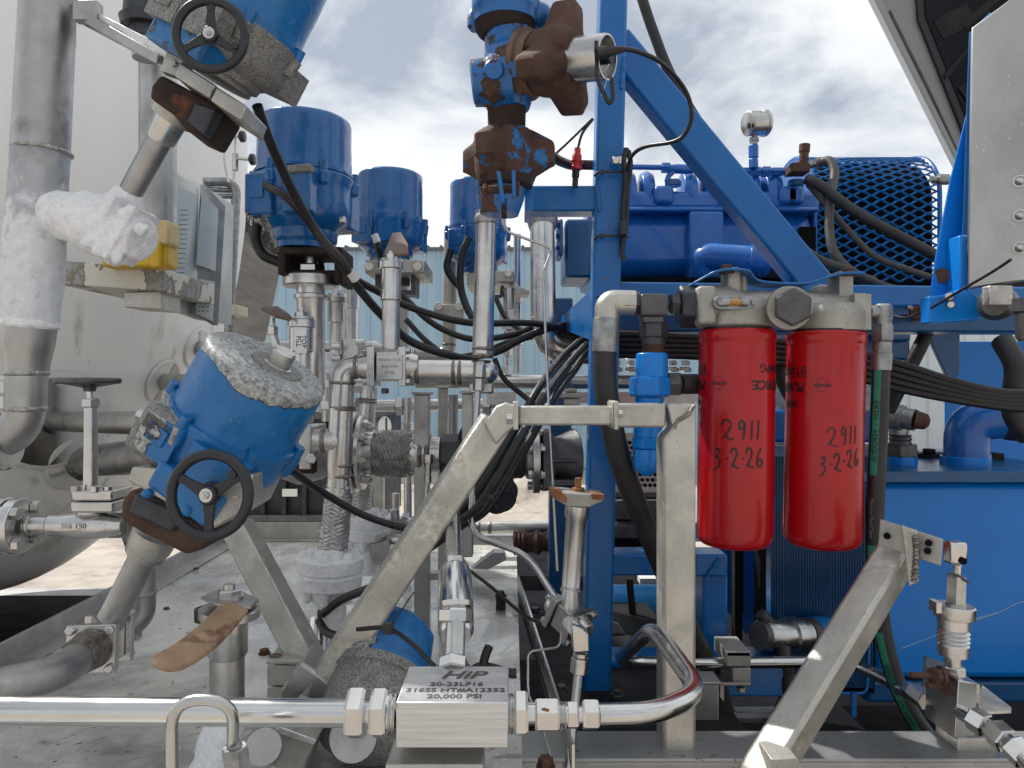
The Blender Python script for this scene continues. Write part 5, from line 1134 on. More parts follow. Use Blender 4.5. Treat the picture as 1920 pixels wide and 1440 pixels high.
MB().bm_((1052, 560, 1.9), (1046, 1290, 1.95), 40, 46).put('rear_post', 'blue_dark_and_shade', fr, bevel=.005)
MB().bx(985, 347, 1125, 395, d - .02, .06).put('side_arm', BF, fr, bevel=.005)
MB().bx(1138, 1040, 1310, 1080, 1.62, .08).bx(1300, 1040, 1365, 1082, 1.62, .08).put('low_rail', BF, fr, bevel=.005)
MB().bx(1318, 1070, 1365, 1310, 1.63, .08).put('low_post', BF, fr, bevel=.005)
MB().bx(1138, 1240, 1480, 1308, 1.54, .09).put('base_rail', BF, fr, bevel=.006)
for a, b in (((1118, 555), (1165, 548)), ((1120, 348), (1124, 396)), ((1171, 108), (1165, 165)), ((1350, 1048), (1325, 1084))):
    MB().sweep(smooth_path([P(a[0], a[1], d - .03 if a[1] < 1000 else 1.615), P(b[0], b[1], d - .03 if a[1] < 1000 else 1.615)], 12), lambda t: .004 + .0012 * math.sin(t * 60), 10).put('weld_bead', BF, fr)
MB().slab([P(1045, 1318, 1.4), P(1240, 1318, 1.4), P(1240, 1300, 1.6), P(1075, 1300, 1.6)], (0, 0, -.008)).put('foot_plate', 'chassis', fr)
MB().hexa(P(1158, 1312, 1.38), P(1158, 1300, 1.38), .014).cyl(P(1158, 1302, 1.38), P(1158, 1294, 1.38), .007).put('anchor_bolt', 'black_fitting', fr)
MB().bx(1200, 1085, 1300, 1095, 2.4, .05).solo('pale_sill', 'white_paint', 'bright strip of the far deck seen through the low blue rails', 'deck_strip')  # white strip added in place of the brightly lit far deck
bigt = T('blue_air_tank', 'dark glossy blue cylindrical air tank lying behind the low blue rails', 'tank', P(1230, 1240, 2.1))
MB().lathe(P(1100, 1165, 2.1), P(1330, 1165, 2.1), [(0, .02), (.06, .08), (.14, .10), (.86, .10), (.94, .08), (1, .02)], seg=44).put('shell', 'blue_dark_and_shade', bigt)
MB().slab([P(1135, 1160, 1.75), P(1160, 1170, 1.75), P(1195, 1225, 1.75), P(1135, 1225, 1.75)], (0, .01, 0)).solo('grey_gusset', 'dull_steel', 'grey triangular steel gusset plate behind the blue post foot', 'gusset', bevel=.001)
cable('dark hose end dangling vertically in the gap between the low blue rails', [(1180, 1085, 1.9), (1185, 1140, 1.9), (1192, 1190, 1.9), (1200, 1245, 1.9)], 7)

# ---- rusty iron valve stack
d = 1.22
iv = T('iron_valve', 'old iron plug valve with blue paint chipped to rust, standing at the top centre', 'valve', P(945, 250, d))
MB().lp((948, -60, d), (948, 48, d), [(0, 64), (.3, 66), (.8, 64), (.84, 61), (1, 60)], seg=44, step=.008, amp=.002, sc=20).put('upper_body', 'blue_rusted', iv, peel=lambda v: -.02)
MB().lp((948, 46, d), (950, 66, d), [(0, 60), (.6, 54), (1, 46)], seg=44).put('shoulder', 'rust_dark', iv)
MB().ball(P(1012, 30, d), K(24, d)).put('side_lug', 'blue_rusted', iv)
MB().lp((890, 20, d), (890, 58, d), [(0, 8), (.3, 14), (.8, 14), (1, 8)]).put('side_lug', 'blue_rusted', iv)
MB().lp((954, 60, d), (952, 205, d), [(0, 45), (.25, 44), (.3, 45), (.5, 50), (.75, 48), (.92, 44), (.97, 42), (1, 40)], seg=44, step=.008, amp=.0015, sc=24).put('neck_body', 'blue_rusted', iv)
MB().lp((958, 150, d - .02), (884, 158, d - .02), [(0, 52), (.45, 50), (.55, 46), (.6, 44), (.95, 42), (1, 34)], seg=40, step=.008, amp=.002, sc=24).put('side_port', 'blue_rusted', iv)
MB().lp((928, 130, d - .04), (926, 130, d - .075), [(0, 20), (.9, 19), (1, 16)], seg=24).lp((965, 130, d - .05), (963, 130, d - .065), [(0, 18), (1, 14)], seg=18).put('boss', 'blue_rusted', iv)
MB().lp((950, 205, d), (950, 258, d), [(0, 36), (1, 35)], seg=36).put('nipple', 'rust_dark', iv)
wu = T('wing_union', 'heavy rust-brown hammer union with wing lugs and sensor on the side of the iron valve', 'union', P(1060, 190, 1.18))
axu = Vector((.84, -.52, -.14)).normalized(); Cu = P(1044, 116, 1.17)
ux, uy, uz = frame(axu)
def winged(rb, rl, hw0, hw1, angs):
    """outline of a hammer-union nut: round body with blunt tapering wings"""
    o = []
    for k, c_ in enumerate(angs):
        e = Vector((math.cos(c_), math.sin(c_))); n_ = Vector((-e.y, e.x))
        o += [e * rb * .9 - n_ * hw0, e * (rb + (rl - rb) * .35) - n_ * (hw0 + hw1) * .5, e * (rl * .94) - n_ * hw1, e * rl - n_ * hw1 * .65, e * rl + n_ * hw1 * .65, e * (rl * .94) + n_ * hw1, e * (rb + (rl - rb) * .35) + n_ * (hw0 + hw1) * .5, e * rb * .9 + n_ * hw0]
        c2 = angs[(k + 1) % len(angs)] + (2 * math.pi if k == len(angs) - 1 else 0); g0 = c_ + math.asin(hw0 / rb) + .1; g1 = c2 - math.asin(hw0 / rb) - .1
        o += [Vector((math.cos(g0 + (g1 - g0) * t / 4), math.sin(g0 + (g1 - g0) * t / 4))) * rb for t in range(5)]
    return o
ol = winged(.052, .096, .027, .017, (math.pi / 2 - .15, math.pi / 2 + 2.0, math.pi / 2 + 4.15)); m = MB()
def ringu(t, k_, kl): return [Cu + axu * t + (ux * p.x + uy * p.y) * (k_ if p.length < .0535 else kl) for p in ol]
m._loft([ringu(-.036, .84, .55), ringu(-.030, .95, .62), ringu(-.020, 1, .95), ringu(-.017, 1, 1), ringu(.016, 1, 1), ringu(.020, 1, .95), ringu(.030, .92, .60), ringu(.034, .80, .50)]); m.put('wing_nut', 'rust', wu, sharp=38, bevel=.0025)
MB().lathe(Cu - axu * .062, Cu - axu * .036, [(0, .052), (.1, .0555), (.45, .0555), (.5, .050), (1, .048)], seg=44).put('face_ring', 'brown_grip', wu)
MB().lathe(Cu - axu * .10, Cu - axu * .058, [(0, .046), (1, .050)], seg=40).put('hub', 'blue_rusted', wu)
MB().lathe(Cu + axu * .030, Cu + axu * .088, [(0, .0335), (.95, .0335), (1, .033), (1, .030), (.75, .030), (.74, .005)], seg=44, cap=False).put('sensor_cup', 'tube_steel', wu)
MB().lathe(Cu + axu * .055, Cu + axu * .095, [(0, .012), (1, .010)], seg=20).put('sensor_plug', 'rubber', wu)
MB().tb([(1118, 78, 1.09), (1120, 150, 1.08), (1142, 196, 1.08), (1150, 185, 1.08), (1147, 146, 1.08)], 4, 14, seg=10).put('handle_loop', 'rubber', wu)
MB().cb([(1142, 120, 1.10), (1134, 135, 1.09), (1136, 155, 1.09), (1128, 180, 1.1)], 1.0, seg=6).put('lanyard', 'tube_steel', wu)
sc_ = MB().cb([(1122, 100, 1.075), (1160, 92, 1.08), (1200, 98, 1.1), (1245, 122, 1.13), (1285, 170, 1.18), (1297, 215, 1.2), (1285, 250, 1.22), (1262, 266, 1.24), (1210, 275, 1.3), (1185, 292, 1.35), (1175, 320, 1.38)], 4.2)
sc_.solo('sensor_cable', 'rubber', 'thin black sensor cable looping from the hammer union over the strut to the post', 'cable')
MB().lathe(P(1118, 101, 1.074), P(1168, 92, 1.08), [(0, .009), (.3, .0085), (.5, .007), (.75, .006), (1, .004)], seg=14, step=.003, amp=.002, sc=160).solo('taped_splice', 'rubber', 'lumpy black tape wrapping on the sensor plug of the hammer union', 'tape')
lu = T('lower_union', 'rust-brown union nut with faded blue paint and two wings below the iron valve', 'union', P(950, 345, d))
Cl = P(948, 300, d); rb_ = K(58, d); ol2 = winged(rb_, rb_ * 1.58, rb_ * .46, rb_ * .33, (-.15, 2.55, 4.25)); m = MB()
def rl(z, k_, kl): return [Cl + Vector((p.x, p.y, 0)) * (k_ if p.length < rb_ * 1.04 else kl) + Vector((0, 0, z)) for p in ol2]
m._loft([rl(-.042, .84, .55), rl(-.028, .93, .62), rl(-.014, 1.0, .9), rl(-.010, 1, 1), rl(.022, 1.02, 1), rl(.026, 1.02, .95), rl(.040, .96, .66), rl(.045, .84, .55)]); m.put('wing_nut', 'rust_blue', lu, peel=lambda v: .03 if v.z < Cl.z + .01 else -.06, sharp=38, bevel=.0025)
MB().lp((948, 335, d), (948, 350, d), [(0, 54), (1, 50)], seg=40).put('lower_ring', 'rust_dark', lu)
ca = T('clamp_arm', 'blue clamp collar under the iron valve with thin flat lugs and a rusty bolt', 'clamp', P(940, 408, d + .02))
MB().lp((940, 346, d + .02), (936, 402, d + .02), [(0, 48), (.5, 44), (1, 36)], seg=40).put('collar', 'blue_rusted', ca, peel=lambda v: .06 if v.x < P(930, 0, d).x else -.1)
MB().bx(985, 347, 1000, 394, d + .02, .1).put('arm_stub', BF, ca, bevel=.002)
MB().bm_((935, 324, 1.13), (944, 382, 1.13), 7, 24).bm_((963, 322, 1.13), (964, 370, 1.13), 7, 24).put('lugs', BF, ca, bevel=.001)
MB().cyl(P(906, 356, 1.15), P(974, 354, 1.15), .0065).hexa(P(906, 356, 1.15), P(914, 356, 1.15), .010).hexa(P(966, 354, 1.15), P(974, 354, 1.15), .012).put('clamp_bolt', 'rust_nut', ca)
MB().bx(940, 372, 950, 402, 1.15, .03).put('rust_flap', 'rust_dark', ca)
rb = T('red_connector', 'bright red rubber boot connector with black plug hanging beside the blue post', 'connector', P(1081, 345, 1.4))
MB().lp((1083, 278, 1.4), (1080, 318, 1.4), [(0, 6), (.25, 6.5), (.35, 9), (.6, 9), (.62, 11), (.7, 9), (.75, 11), (.82, 9.5), (.88, 11), (1, 10)], seg=24).put('boot', 'red_boot', rb)
MB().c((1080, 316, 1.4), (1079, 332, 1.4), 7).c((1079, 330, 1.4), (1078, 352, 1.4), 5.5).put('plug', 'rubber', rb)
MB().cb([(1040, 290, 1.4), (1070, 262, 1.4), (1111, 222, 1.4)], 2.5).cb([(1083, 280, 1.4), (1092, 250, 1.4), (1112, 223, 1.4)], 2.5).put('wire', 'rubber', rb)
MB().c((1088, 309, 1.5), (1125, 310, 1.5), 9).solo('rusty_nipple', 'rust_nut', 'short rusty brown pipe nipple entering the blue post from the left', 'nipple')
cable('short fat black hose from the lower union towards the rusty nipple', [(1030, 290, 1.32), (1050, 302, 1.38), (1072, 310, 1.44), (1090, 310, 1.5)], 9)
# cable loom on the post
lm = T('cable_loom', 'bundle of black braided cables tied down the right side of the blue post', 'cables', P(1172, 480, 1.43))
MB().cb([(1175, 278, 1.40), (1170, 300, 1.40), (1172, 340, 1.40), (1168, 400, 1.41), (1170, 440, 1.41), (1166, 470, 1.41), (1170, 488, 1.41)], 5).cb([(1178, 282, 1.41), (1182, 310, 1.42), (1176, 360, 1.42), (1174, 420, 1.42), (1168, 460, 1.42)], 5).put('cables', 'rubber', lm)
MB().bx(1163, 413, 1178, 440, 1.385, .02).put('connector', 'plastic_black', lm, bevel=.002)
MB().bx(1148, 293, 1168, 307, 1.4, .01).lathe(P(1155, 301, 1.4), P(1155, 301, 1.388), [(0, .0075), (1, .006)], seg=16).put('p_clip', 'stainless', lm, bevel=.001)
for i, y in enumerate((322, 442)):
    MB().tb([(1114, y + 8, 1.412), (1122, y, 1.405), (1175, y, 1.405), (1180, y + 3, 1.42)], 2.4, 4, seg=8).bx(1126, y - 4, 1133, y + 4, 1.398, .008).solo('cable_tie', 'plastic_black', ('upper' if i == 0 else 'lower') + ' black cable tie strapped round the blue post', 'cable tie')
# thick black hose behind the strut
cable('long black hose from the top edge down behind the strut to the red filters', [(1195, -30, 1.62), (1225, 60, 1.62), (1262, 150, 1.62), (1330, 262, 1.62), (1400, 360, 1.62), (1470, 440, 1.6), (1530, 485, 1.58), (1580, 505, 1.6), (1680, 545, 1.62), (1800, 548, 1.66)], 10, 'rubber_hose', 'hose', 'hose')

# ---- compressor
cp_ = T('air_compressor', 'big royal-blue cast compressor with rounded fins behind the diagonal strut', 'compressor', P(1350, 540, 2.1))
MB().bx(1108, 392, 1535, 520, 2.0, .5).put('lower_casting', 'blue_machine', cp_, bevel=.05)
MB().bx(1112, 356, 1540, 394, 1.99, .45).put('upper_casting', 'blue_machine', cp_, bevel=.015)
MB().bx(1293, 395, 1358, 530, 1.965, .1).bx(1165, 386, 1538, 396, 1.97, .2).put('web', 'blue_machine', cp_, bevel=.01)
m = MB()
for x0, x1 in ((1165, 1190), (1196, 1224), (1272, 1302), (1310, 1338), (1392, 1416), (1422, 1458)):
    cxp = (x0 + x1) / 2; w = (x1 - x0) / 2
    m.lathe(P(x0, 372, 2.06), P(x1, 372, 2.06), [(0, K(30, 2.1)), (.12, K(44, 2.1)), (.5, K(49, 2.1)), (.88, K(44, 2.1)), (1, K(30, 2.1))], seg=40)
m.put('rounded_fins', 'blue_machine', cp_, bevel=.002)
m = MB()
for x in (1244, 1364, 1480, 1490): m.bx(x - 17, 346, x + 21, 382, 1.975, .1)
m.put('bosses', 'blue_machine', cp_, bevel=.012)
m = MB()
for x in (1262, 1358, 1492): m.hexa(P(x, 350, 2.0), P(x, 338, 2.0), .022)
m.put('hex_bolts', 'blue_dark_and_shade', cp_)
MB().bx(1500, 425, 1530, 470, 1.985, .01).put('dark_recess', 'void', cp_)
MB().sweep(fillet([P(1318, 520, 1.9), P(1318, 480, 1.88), P(1415, 488, 1.82)], .07), K(26, 1.85), 32).put('outlet_elbow', 'blue_machine', cp_)
MB().lp((1400, 486, 1.82), (1440, 494, 1.82), [(0, 28), (.2, 28), (.25, 25), (.8, 25), (.85, 29), (1, 27)], seg=32).put('coupling', 'blue_machine', cp_)
MB().lp((1440, 496, 1.83), (1475, 505, 1.83), [(0, 24), (1, 22)]).put('dark_hose_stub', 'black_fitting', cp_)
m = MB(); m.bx(1060, 410, 1110, 520, 1.95, .2); m.bx(1045, 408, 1056, 480, 1.93, .1)
m.put('end_cover', 'blue_dark_and_shade', cp_, bevel=.01)
MB().hexa(P(1050, 420, 1.92), P(1038, 420, 1.92), .012).hexa(P(1050, 440, 1.92), P(1042, 440, 1.92), .012).hexa(P(1050, 462, 1.92), P(1042, 462, 1.92), .012).put('cover_bolts', 'blue_dark_and_shade', cp_)
bl2 = T('oil_line', 'blue painted pipe line with hex joints running along the top of the compressor', 'pipe', P(1400, 330, 2.0))
m = MB().c((1183, 313, 2.0), (1240, 314, 2.0), 5).hx((1240, 315, 2.0), (1256, 315, 2.0), 10).lp((1256, 316, 2.0), (1300, 318, 2.0), [(0, 7), (.3, 9), (.7, 9), (1, 7)]).c((1290, 318, 2.0), (1500, 322, 2.0), 5.5)
for x0, x1, r in ((1386, 1404, 8), (1404, 1426, 9), (1428, 1444, 10), (1446, 1470, 8), (1472, 1486, 10)): m.hx((x0, 322, 2.0), (x1, 322, 2.0), r)
m.cb([(1262, 322, 2.0), (1254, 330, 2.0), (1250, 340, 2.0)], 5)
m.put('line', 'blue_machine', bl2)
pg = T('pressure_gauge', 'round steel pressure gauge on a short blue stem against the sky', 'gauge', P(1413, 310, 1.98))
MB().hx((1413, 316, 1.98), (1413, 298, 1.98), 9).hx((1413, 296, 1.98), (1413, 272, 1.98), 9.5).put('blue_stem', 'blue_machine', pg)
MB().hx((1413, 272, 1.98), (1413, 260, 1.98), 7.5).c((1414, 260, 1.98), (1415, 250, 1.98), 5).hx((1414, 266, 1.98), (1414, 258, 1.98), 9).put('neck', 'zinc', pg)
ga, gb = P(1401, 232, 1.968), P(1434, 231, 1.985)
MB().lathe(ga, gb, [(0, .028), (.05, .032), (.85, .032), (.87, .035), (1, .035)], seg=44).put('case', 'tube_steel', pg)
MB().box(P(1404, 236, 1.948), .006, .010, .012).put('rear_port', 'rust_dark', pg)
rbk = T('rusty_valve_block', 'small rusted brass valve block at the end of the blue oil line', 'valve block', P(1500, 325, 1.95))
MB().bx(1485, 304, 1520, 322, 1.93, .05).bx(1500, 298, 1516, 312, 1.935, .04).put('block', 'rust_nut', rbk, bevel=.003)
MB().lp((1507, 300, 1.95), (1509, 271, 1.95), [(0, 9), (.5, 9), (.52, 10.5), (1, 10.5)], seg=8).put('stem_cap', 'rust_nut', rbk)
MB().lp((1517, 309, 1.94), (1542, 303, 1.93), [(0, 7), (.5, 8), (.55, 10), (1, 9)]).put('hose_end', 'zinc', rbk)
cable('grey hose curling from the rusty valve block down in front of the mesh guard', [(1538, 304, 1.92), (1556, 302, 1.9), (1565, 325, 1.88), (1556, 375, 1.86), (1555, 430, 1.84), (1565, 475, 1.82), (1600, 512, 1.8), (1640, 528, 1.78)], 8.5, 'hose_grey', 'hose', 'hose')
cable('thick black hose crossing diagonally in front of the mesh guard', [(1512, 335, 1.86), (1540, 350, 1.84), (1600, 395, 1.82), (1680, 440, 1.8), (1760, 482, 1.78), (1810, 505, 1.76)], 10.5, 'rubber_hose', 'hose', 'hose')
cable('flat grey strap hose crossing the mesh guard below the thick black one', [(1515, 345, 1.88), (1550, 385, 1.87), (1590, 432, 1.86), (1640, 480, 1.84), (1700, 505, 1.82), (1745, 520, 1.8)], 6, 'hose_grey', 'hose', 'hose')
# mesh guard
mg = T('mesh_guard', 'rounded blue expanded-metal guard over the drive belt', 'guard', P(1640, 540, 2.2))
x0, x1 = P(1528, 0, 2.06).x, P(1762, 0, 2.06).x
def guard_pt(x, s):
    """s runs up the front, over the top and down the back of the guard"""
    zb = P(0, 540, 2.2).z; zt = P(0, 385, 2.2).z; rr = .17; h = zt - zb
    if s < h: return Vector((x, 2.06, zb + s))
    w = (s - h) / rr
    if w < math.pi: return Vector((x, 2.06 + rr * (1 - math.cos(w)), zt + rr * .82 * math.sin(w)))
    return Vector((x, 2.06 + 2 * rr, zt - (s - h - math.pi * rr)))
tot = P(0, 385, 2.2).z - P(0, 540, 2.2).z + math.pi * .17 + .2; ph_ = .0125; pw = .052; m = MB(); nr = int(tot / ph_)
for r in range(nr):
    pts = []; nseg = int((x1 - x0) / pw) * 8
    for i in range(nseg + 1):
        x = x0 + (x1 - x0) * i / nseg; u = ((x - x0) / pw + (r % 2) * .5) % 1; tri = abs(u - .5) * 2; tri = min(1, max(0, (tri - .12) / .76))
        pts.append(guard_pt(x, (r + tri) * ph_))
    m.sweep(pts, .0030, 4, cap=False)
m.put('expanded_mesh', BF, mg, sharp=20)
for x in (x0, x1):
    m = MB(); m.sweep([guard_pt(x, tot * i / 40) for i in range(41)], .007, 6); m.put('edge_rod', BF, mg)
MB().slab([(x0 - .002, guard_pt(x0, tot * i / 20).y, guard_pt(x0, tot * i / 20).z) for i in range(19)], (-.004, 0, 0)).put('end_plate', 'blue_paint', mg)
m = MB(); m._loft([[guard_pt(x, tot * i / 40) + Vector((0, .022 if guard_pt(x, tot * i / 40).y < 2.2 else -.022, -.02)) for i in range(30)] for x in (x0 + .008, x1 - .008)]); m.put('liner', 'void', mg)  # near-black sheet added inside the mesh so the interior looks shaded
bw = T('drive_pulley', 'black belt pulleys and blue housing visible through the mesh guard', 'pulley', P(1640, 540, 2.25))
MB().lathe((x0 + .05, 2.28, .93), (x0 + .14, 2.28, .93), [(0, .14), (.2, .14), (.3, .125), (.5, .14), (.7, .125), (.8, .14), (1, .14)], seg=40).put('pulley', 'chassis', bw)
MB().box((x0 + .176, 2.30, .93), .33, .16, .50).put('back_panel', 'void', bw, bevel=.05)  # near-black box added to darken the view through the guard
MB().box((x0 + .27, 2.17, .84), .07, .08, .34).box((x0 + .10, 2.18, .80), .05, .06, .26).box((x0 + .17, 2.32, .72), .36, .2, .2).put('housing', 'blue_dark_and_shade', bw, bevel=.01)
MB().lp((1745, 336, 2.0), (1785, 337, 2.0), [(0, 6), (.3, 6), (.31, 10), (.8, 10), (.82, 5), (1, 5)]).solo('brass_fitting', 'zinc', 'grey hex fitting poking out right of the mesh guard', 'fitting')

# ---- filter manifold
d = 1.28
fh = T('filter_manifold', 'grey cast aluminium double filter head with large dark hex plug and amber sight glass', 'filter head', P(1470, 620, d))
m = MB().lp((1382, 617, d), (1382, 560, d), [(0, 62), (.6, 62), (.75, 56), (1, 50)], seg=44, step=.006, amp=.001, sc=40)
m.lp((1300, 575, d), (1480, 578, d), [(0, 38), (.12, 42), (.35, 42), (.5, 32), (1, 32)], seg=36)
m.bx(1310, 535, 1345, 608, d - .045, .09).bx(1365, 500, 1392, 560, d - .02, .05).bx(1388, 512, 1404, 560, d - .01, .03)
m.put('left_head', 'cast_aluminium', fh, bevel=.008)
MB().lp((1556, 622, d), (1556, 572, d), [(0, 64), (.7, 64), (.9, 60), (1, 54)], seg=44, step=.006, amp=.001, sc=40).lp((1478, 577, d), (1620, 580, d), [(0, 32), (1, 30)], seg=36).bx(1574, 508, 1600, 565, d - .02, .05).bx(1603, 551, 1634, 618, d - .04, .09).put('right_head', 'cast_aluminium', fh, bevel=.008)
MB().bx(1534, 533, 1560, 560, d + .05, .04).put('rear_boss', 'cast_aluminium', fh, bevel=.004)
MB().lp((1478, 578, d - .05), (1481, 577, d - .075), [(0, 42), (1, 40)], seg=40).put('plug_boss', 'cast_aluminium', fh)
MB().hexa(P(1484, 576, d - .07), P(1488, 576, d - .095), K(36, d - .08), ph=.5).put('hex_plug', 'dark_steel', fh, bevel=.002, label='big dark hexagonal plug between the two heads')
sg = MB().slab([P(1376 + 38 * (1 if math.cos(w) > 0 else -1) * .62 + 15 * math.cos(w), 567 + 13 * math.sin(w), d - .058) for w in [2 * math.pi * (i + .5) / 24 for i in range(24)]], (0, .014, 0)).put('sight_glass_frame', 'zinc', fh, bevel=.001)
MB().c((1352, 567, d - .062), (1366, 567, d - .062), 8).c((1388, 567, d - .062), (1402, 567, d - .062), 8).put('end_ferrules', 'zinc', sg)
MB().c((1364, 567, d - .062), (1390, 567, d - .062), 6.2).put('glass_tube', 'sight_glass', sg)
MB().bolt(P(1351, 567, d - .064), (0, -1, 0), .005, .003).bolt(P(1413, 567, d - .06), (0, -1, 0), .005, .004).put('screws', 'zinc', sg)
fb = T('filter_bracket', 'flat blue steel strap bolted over both filter heads', 'bracket', P(1470, 540, d))
m = MB(); pts = [P(1280, 545, d + .02), P(1310, 528, d + .0), P(1345, 512, d - .02), P(1395, 512, d - .02), P(1420, 532, d + .0), P(1500, 536, d + .0), P(1545, 524, d - .01), P(1575, 517, d - .02), P(1612, 517, d - .02)]
pp_ = smooth_path(pts, 6); rings = []
for p in pp_: rings.append([p + Vector((0, -.02, 0)), p + Vector((0, .035, 0)), p + Vector((0, .035, .004)), p + Vector((0, -.02, .004))])
m._loft(rings).put('strap', BF, fb, bevel=.001)
MB().hexa(P(1362, 508, d - .02), P(1362, 497, d - .02), .010).lathe(P(1362, 513, d - .02), P(1362, 508, d - .02), [(0, .013), (1, .013)]).hexa(P(1590, 513, d - .02), P(1590, 503, d - .02), .010).lathe(P(1590, 518, d - .02), P(1590, 513, d - .02), [(0, .014), (1, .014)]).put('bolts', 'rust_nut', fb)
MB().hexa(P(1292, 575, d), P(1332 - 58, 575, d), K(42, d), ph=.5).put('port_nut', 'black_fitting', fh, label='large black hex adapter at the left end', bevel=.002) if False else MB().hexa(P(1272, 575, d - .0), P(1312, 575, d - .0), K(41, d), ph=.5).put('port_nut', 'black_fitting', fh, label='large black hex adapter at the left end', bevel=.002)
# left fittings
ef = T('hose_elbow', 'cast steel hose elbow with silver crimp sleeve at the top of the big black hose', 'elbow', P(1135, 655, 1.27))
MB().sweep(fillet([P(1190, 568, 1.27), P(1138, 566, 1.27), P(1138, 602, 1.27)], .018), K(23, 1.27), 26).put('elbow', 'aluminium_mottled', ef)
MB().lp((1137, 596, 1.27), (1134, 660, 1.27), [(0, 23), (.06, 24.5), (.95, 24.5), (1, 23)], seg=36).put('crimp_sleeve', 'zinc', ef)
tf2 = T('tee_fitting', 'black and grey hydraulic tee between the hose elbow and the filter heads', 'tee fitting', P(1222, 650, 1.27))
MB().hx((1166, 568, 1.27), (1200, 568, 1.27), 23, ph=.3).hx((1256, 570, 1.27), (1274, 570, 1.27), 21).put('black_nuts', 'black_fitting', tf2)
MB().bx(1202, 550, 1254, 592, 1.245, .05).bx(1205, 590, 1246, 606, 1.25, .04).put('tee_body', 'dark_steel', tf2, bevel=.004)
MB().hx((1226, 606, 1.27), (1226, 634, 1.27), 27, ph=.2).c((1226, 633, 1.27), (1225, 646, 1.27), 21).put('lower_nut', 'black_fitting', tf2)
rv = T('relief_valve', 'glossy blue relief valve with rounded bottom cap hanging beneath the black tee', 'relief valve', P(1218, 892, 1.27))
MB().lp((1225, 644, 1.27), (1224, 664, 1.27), [(0, 19), (.1, 20.5), (.2, 19), (.3, 20.5), (.4, 19), (.5, 20.5), (.6, 19), (.7, 20.5), (1, 20)], seg=26).put('thread', 'rust_nut', rv)
MB().lp((1222, 662, 1.27), (1222, 708, 1.27), [(0, 29), (.1, 30), (1, 30)], seg=36).hx((1218, 706, 1.27), (1218, 744, 1.27), 39, ph=.3).lp((1218, 744, 1.27), (1214, 820, 1.27), [(0, 27), (1, 26)], seg=36).hx((1214, 818, 1.27), (1213, 842, 1.27), 29).put('body', 'blue_tank_paint', rv, bevel=.002)
MB().lp((1213, 842, 1.27), (1212, 893, 1.27), [(0, 26), (.5, 26), (.75, 22), (.9, 14), (1, 3)], seg=36).put('cap', 'blue_tank_paint', rv)
MB().hx((1250, 720, 1.29), (1275, 720, 1.29), 24).c((1272, 720, 1.3), (1310, 720, 1.32), 19).solo('side_nipple', 'dark_steel', 'dark hex nipple joining the blue relief valve to the left red filter side', 'fitting')
cable('very thick black hydraulic hose from the silver crimp sleeve sloping down behind the aluminium upright', [(1134, 655, 1.27), (1134, 700, 1.27), (1142, 770, 1.27), (1162, 860, 1.29), (1195, 950, 1.33), (1235, 1045, 1.38), (1290, 1170, 1.45), (1345, 1290, 1.5), (1370, 1400, 1.52)], 20.5, 'rubber_hose', 'hose', 'hose', None)

# ---- red filters
RP = 70.5
def red_filter(label, top, bot, d):
    t = T('oil_filter', label, 'oil filter', P(bot[0], bot[1], d), 'red spin-on oil filters')
    a, b = P(top[0], top[1], d), P(bot[0], bot[1], d); R = K(RP, d); L = (a - b).length
    MB().lathe(a, b, [(0, R * .93), (.006, R * .985), (.012, R * 1.0), (.050, R * 1.0), (.056, R * .975), (.066, R * .972), (.074, R * .985), (.93, R * .985), (.955, R * .975), (.975, R * .93), (.988, R * .84), (.997, R * .68), (1.0, R * .4), (1.0, R * .05)], seg=96, cap=True).put('canister', 'red_paint', t, sharp=60)
    MB().lathe(a + (a - b) * .008, a, [(0, R * .9), (1, R * .9)], seg=60).put('gasket', 'rubber', t)
    zx = (b - a).normalized(); cx_ = a
    def surf(sx, down, arc=False, off=.0006):
        """sx across: pixels as seen (or metres of arc), down: photo pixels below the top"""
        th = (sx / R if arc else math.asin(max(-.999, min(.999, sx / RP * 1.0)))) - math.atan2(a.x, a.y)
        p = a + zx * K(down, d); return p + Vector((math.sin(th), -math.cos(th), 0)) * (R * .985 + off)
    return t, surf, R, a, zx
GL = {'2': [(0, .75), (.2, 1), (.55, .98), (.68, .72), (.45, .38), (.1, .06), (.3, .2), (.5, .05), (.95, .0)], '9': [(.62, .8), (.35, 1), (.08, .8), (.2, .55), (.55, .65), (.66, .88), (.62, .45), (.5, 0)],
      '1': [(.35, 1), (.30, .5), (.22, 0)], '3': [(.08, .92), (.6, 1), (.42, .66), (.25, .58), (.62, .42), (.5, .1), (.0, -.15)], '-': [(.1, .45), (.6, .5)], '.': [(.05, .40), (.55, .5)], '6': [(.55, 1), (.15, .55), (.12, .12), (.45, 0), (.72, .25), (.45, .4), (.15, .22)]}
def handwrite(t, surf, word, x0, x1, y0, y1, cw, axis, slope=0, w=.0030):
    m = MB(); x = x0; n = len(word)
    for ch, wd in zip(word, cw):
        pts = [Vector((x + u * wd, (y1 - (y1 - y0) * v) - slope * (x - x0), 0)) for u, v in GL[ch]]
        pts = smooth_path(pts, 6); wp = [surf(p.x, p.y, off=.0008) for p in pts]
        ribbon(m, wp, w, lambda p: (Vector((p.x, p.y, 0)) - Vector((axis.x, axis.y, 0))).normalized()); x += wd * 1.22
    o = m.put('handwriting', 'ink', t); return o
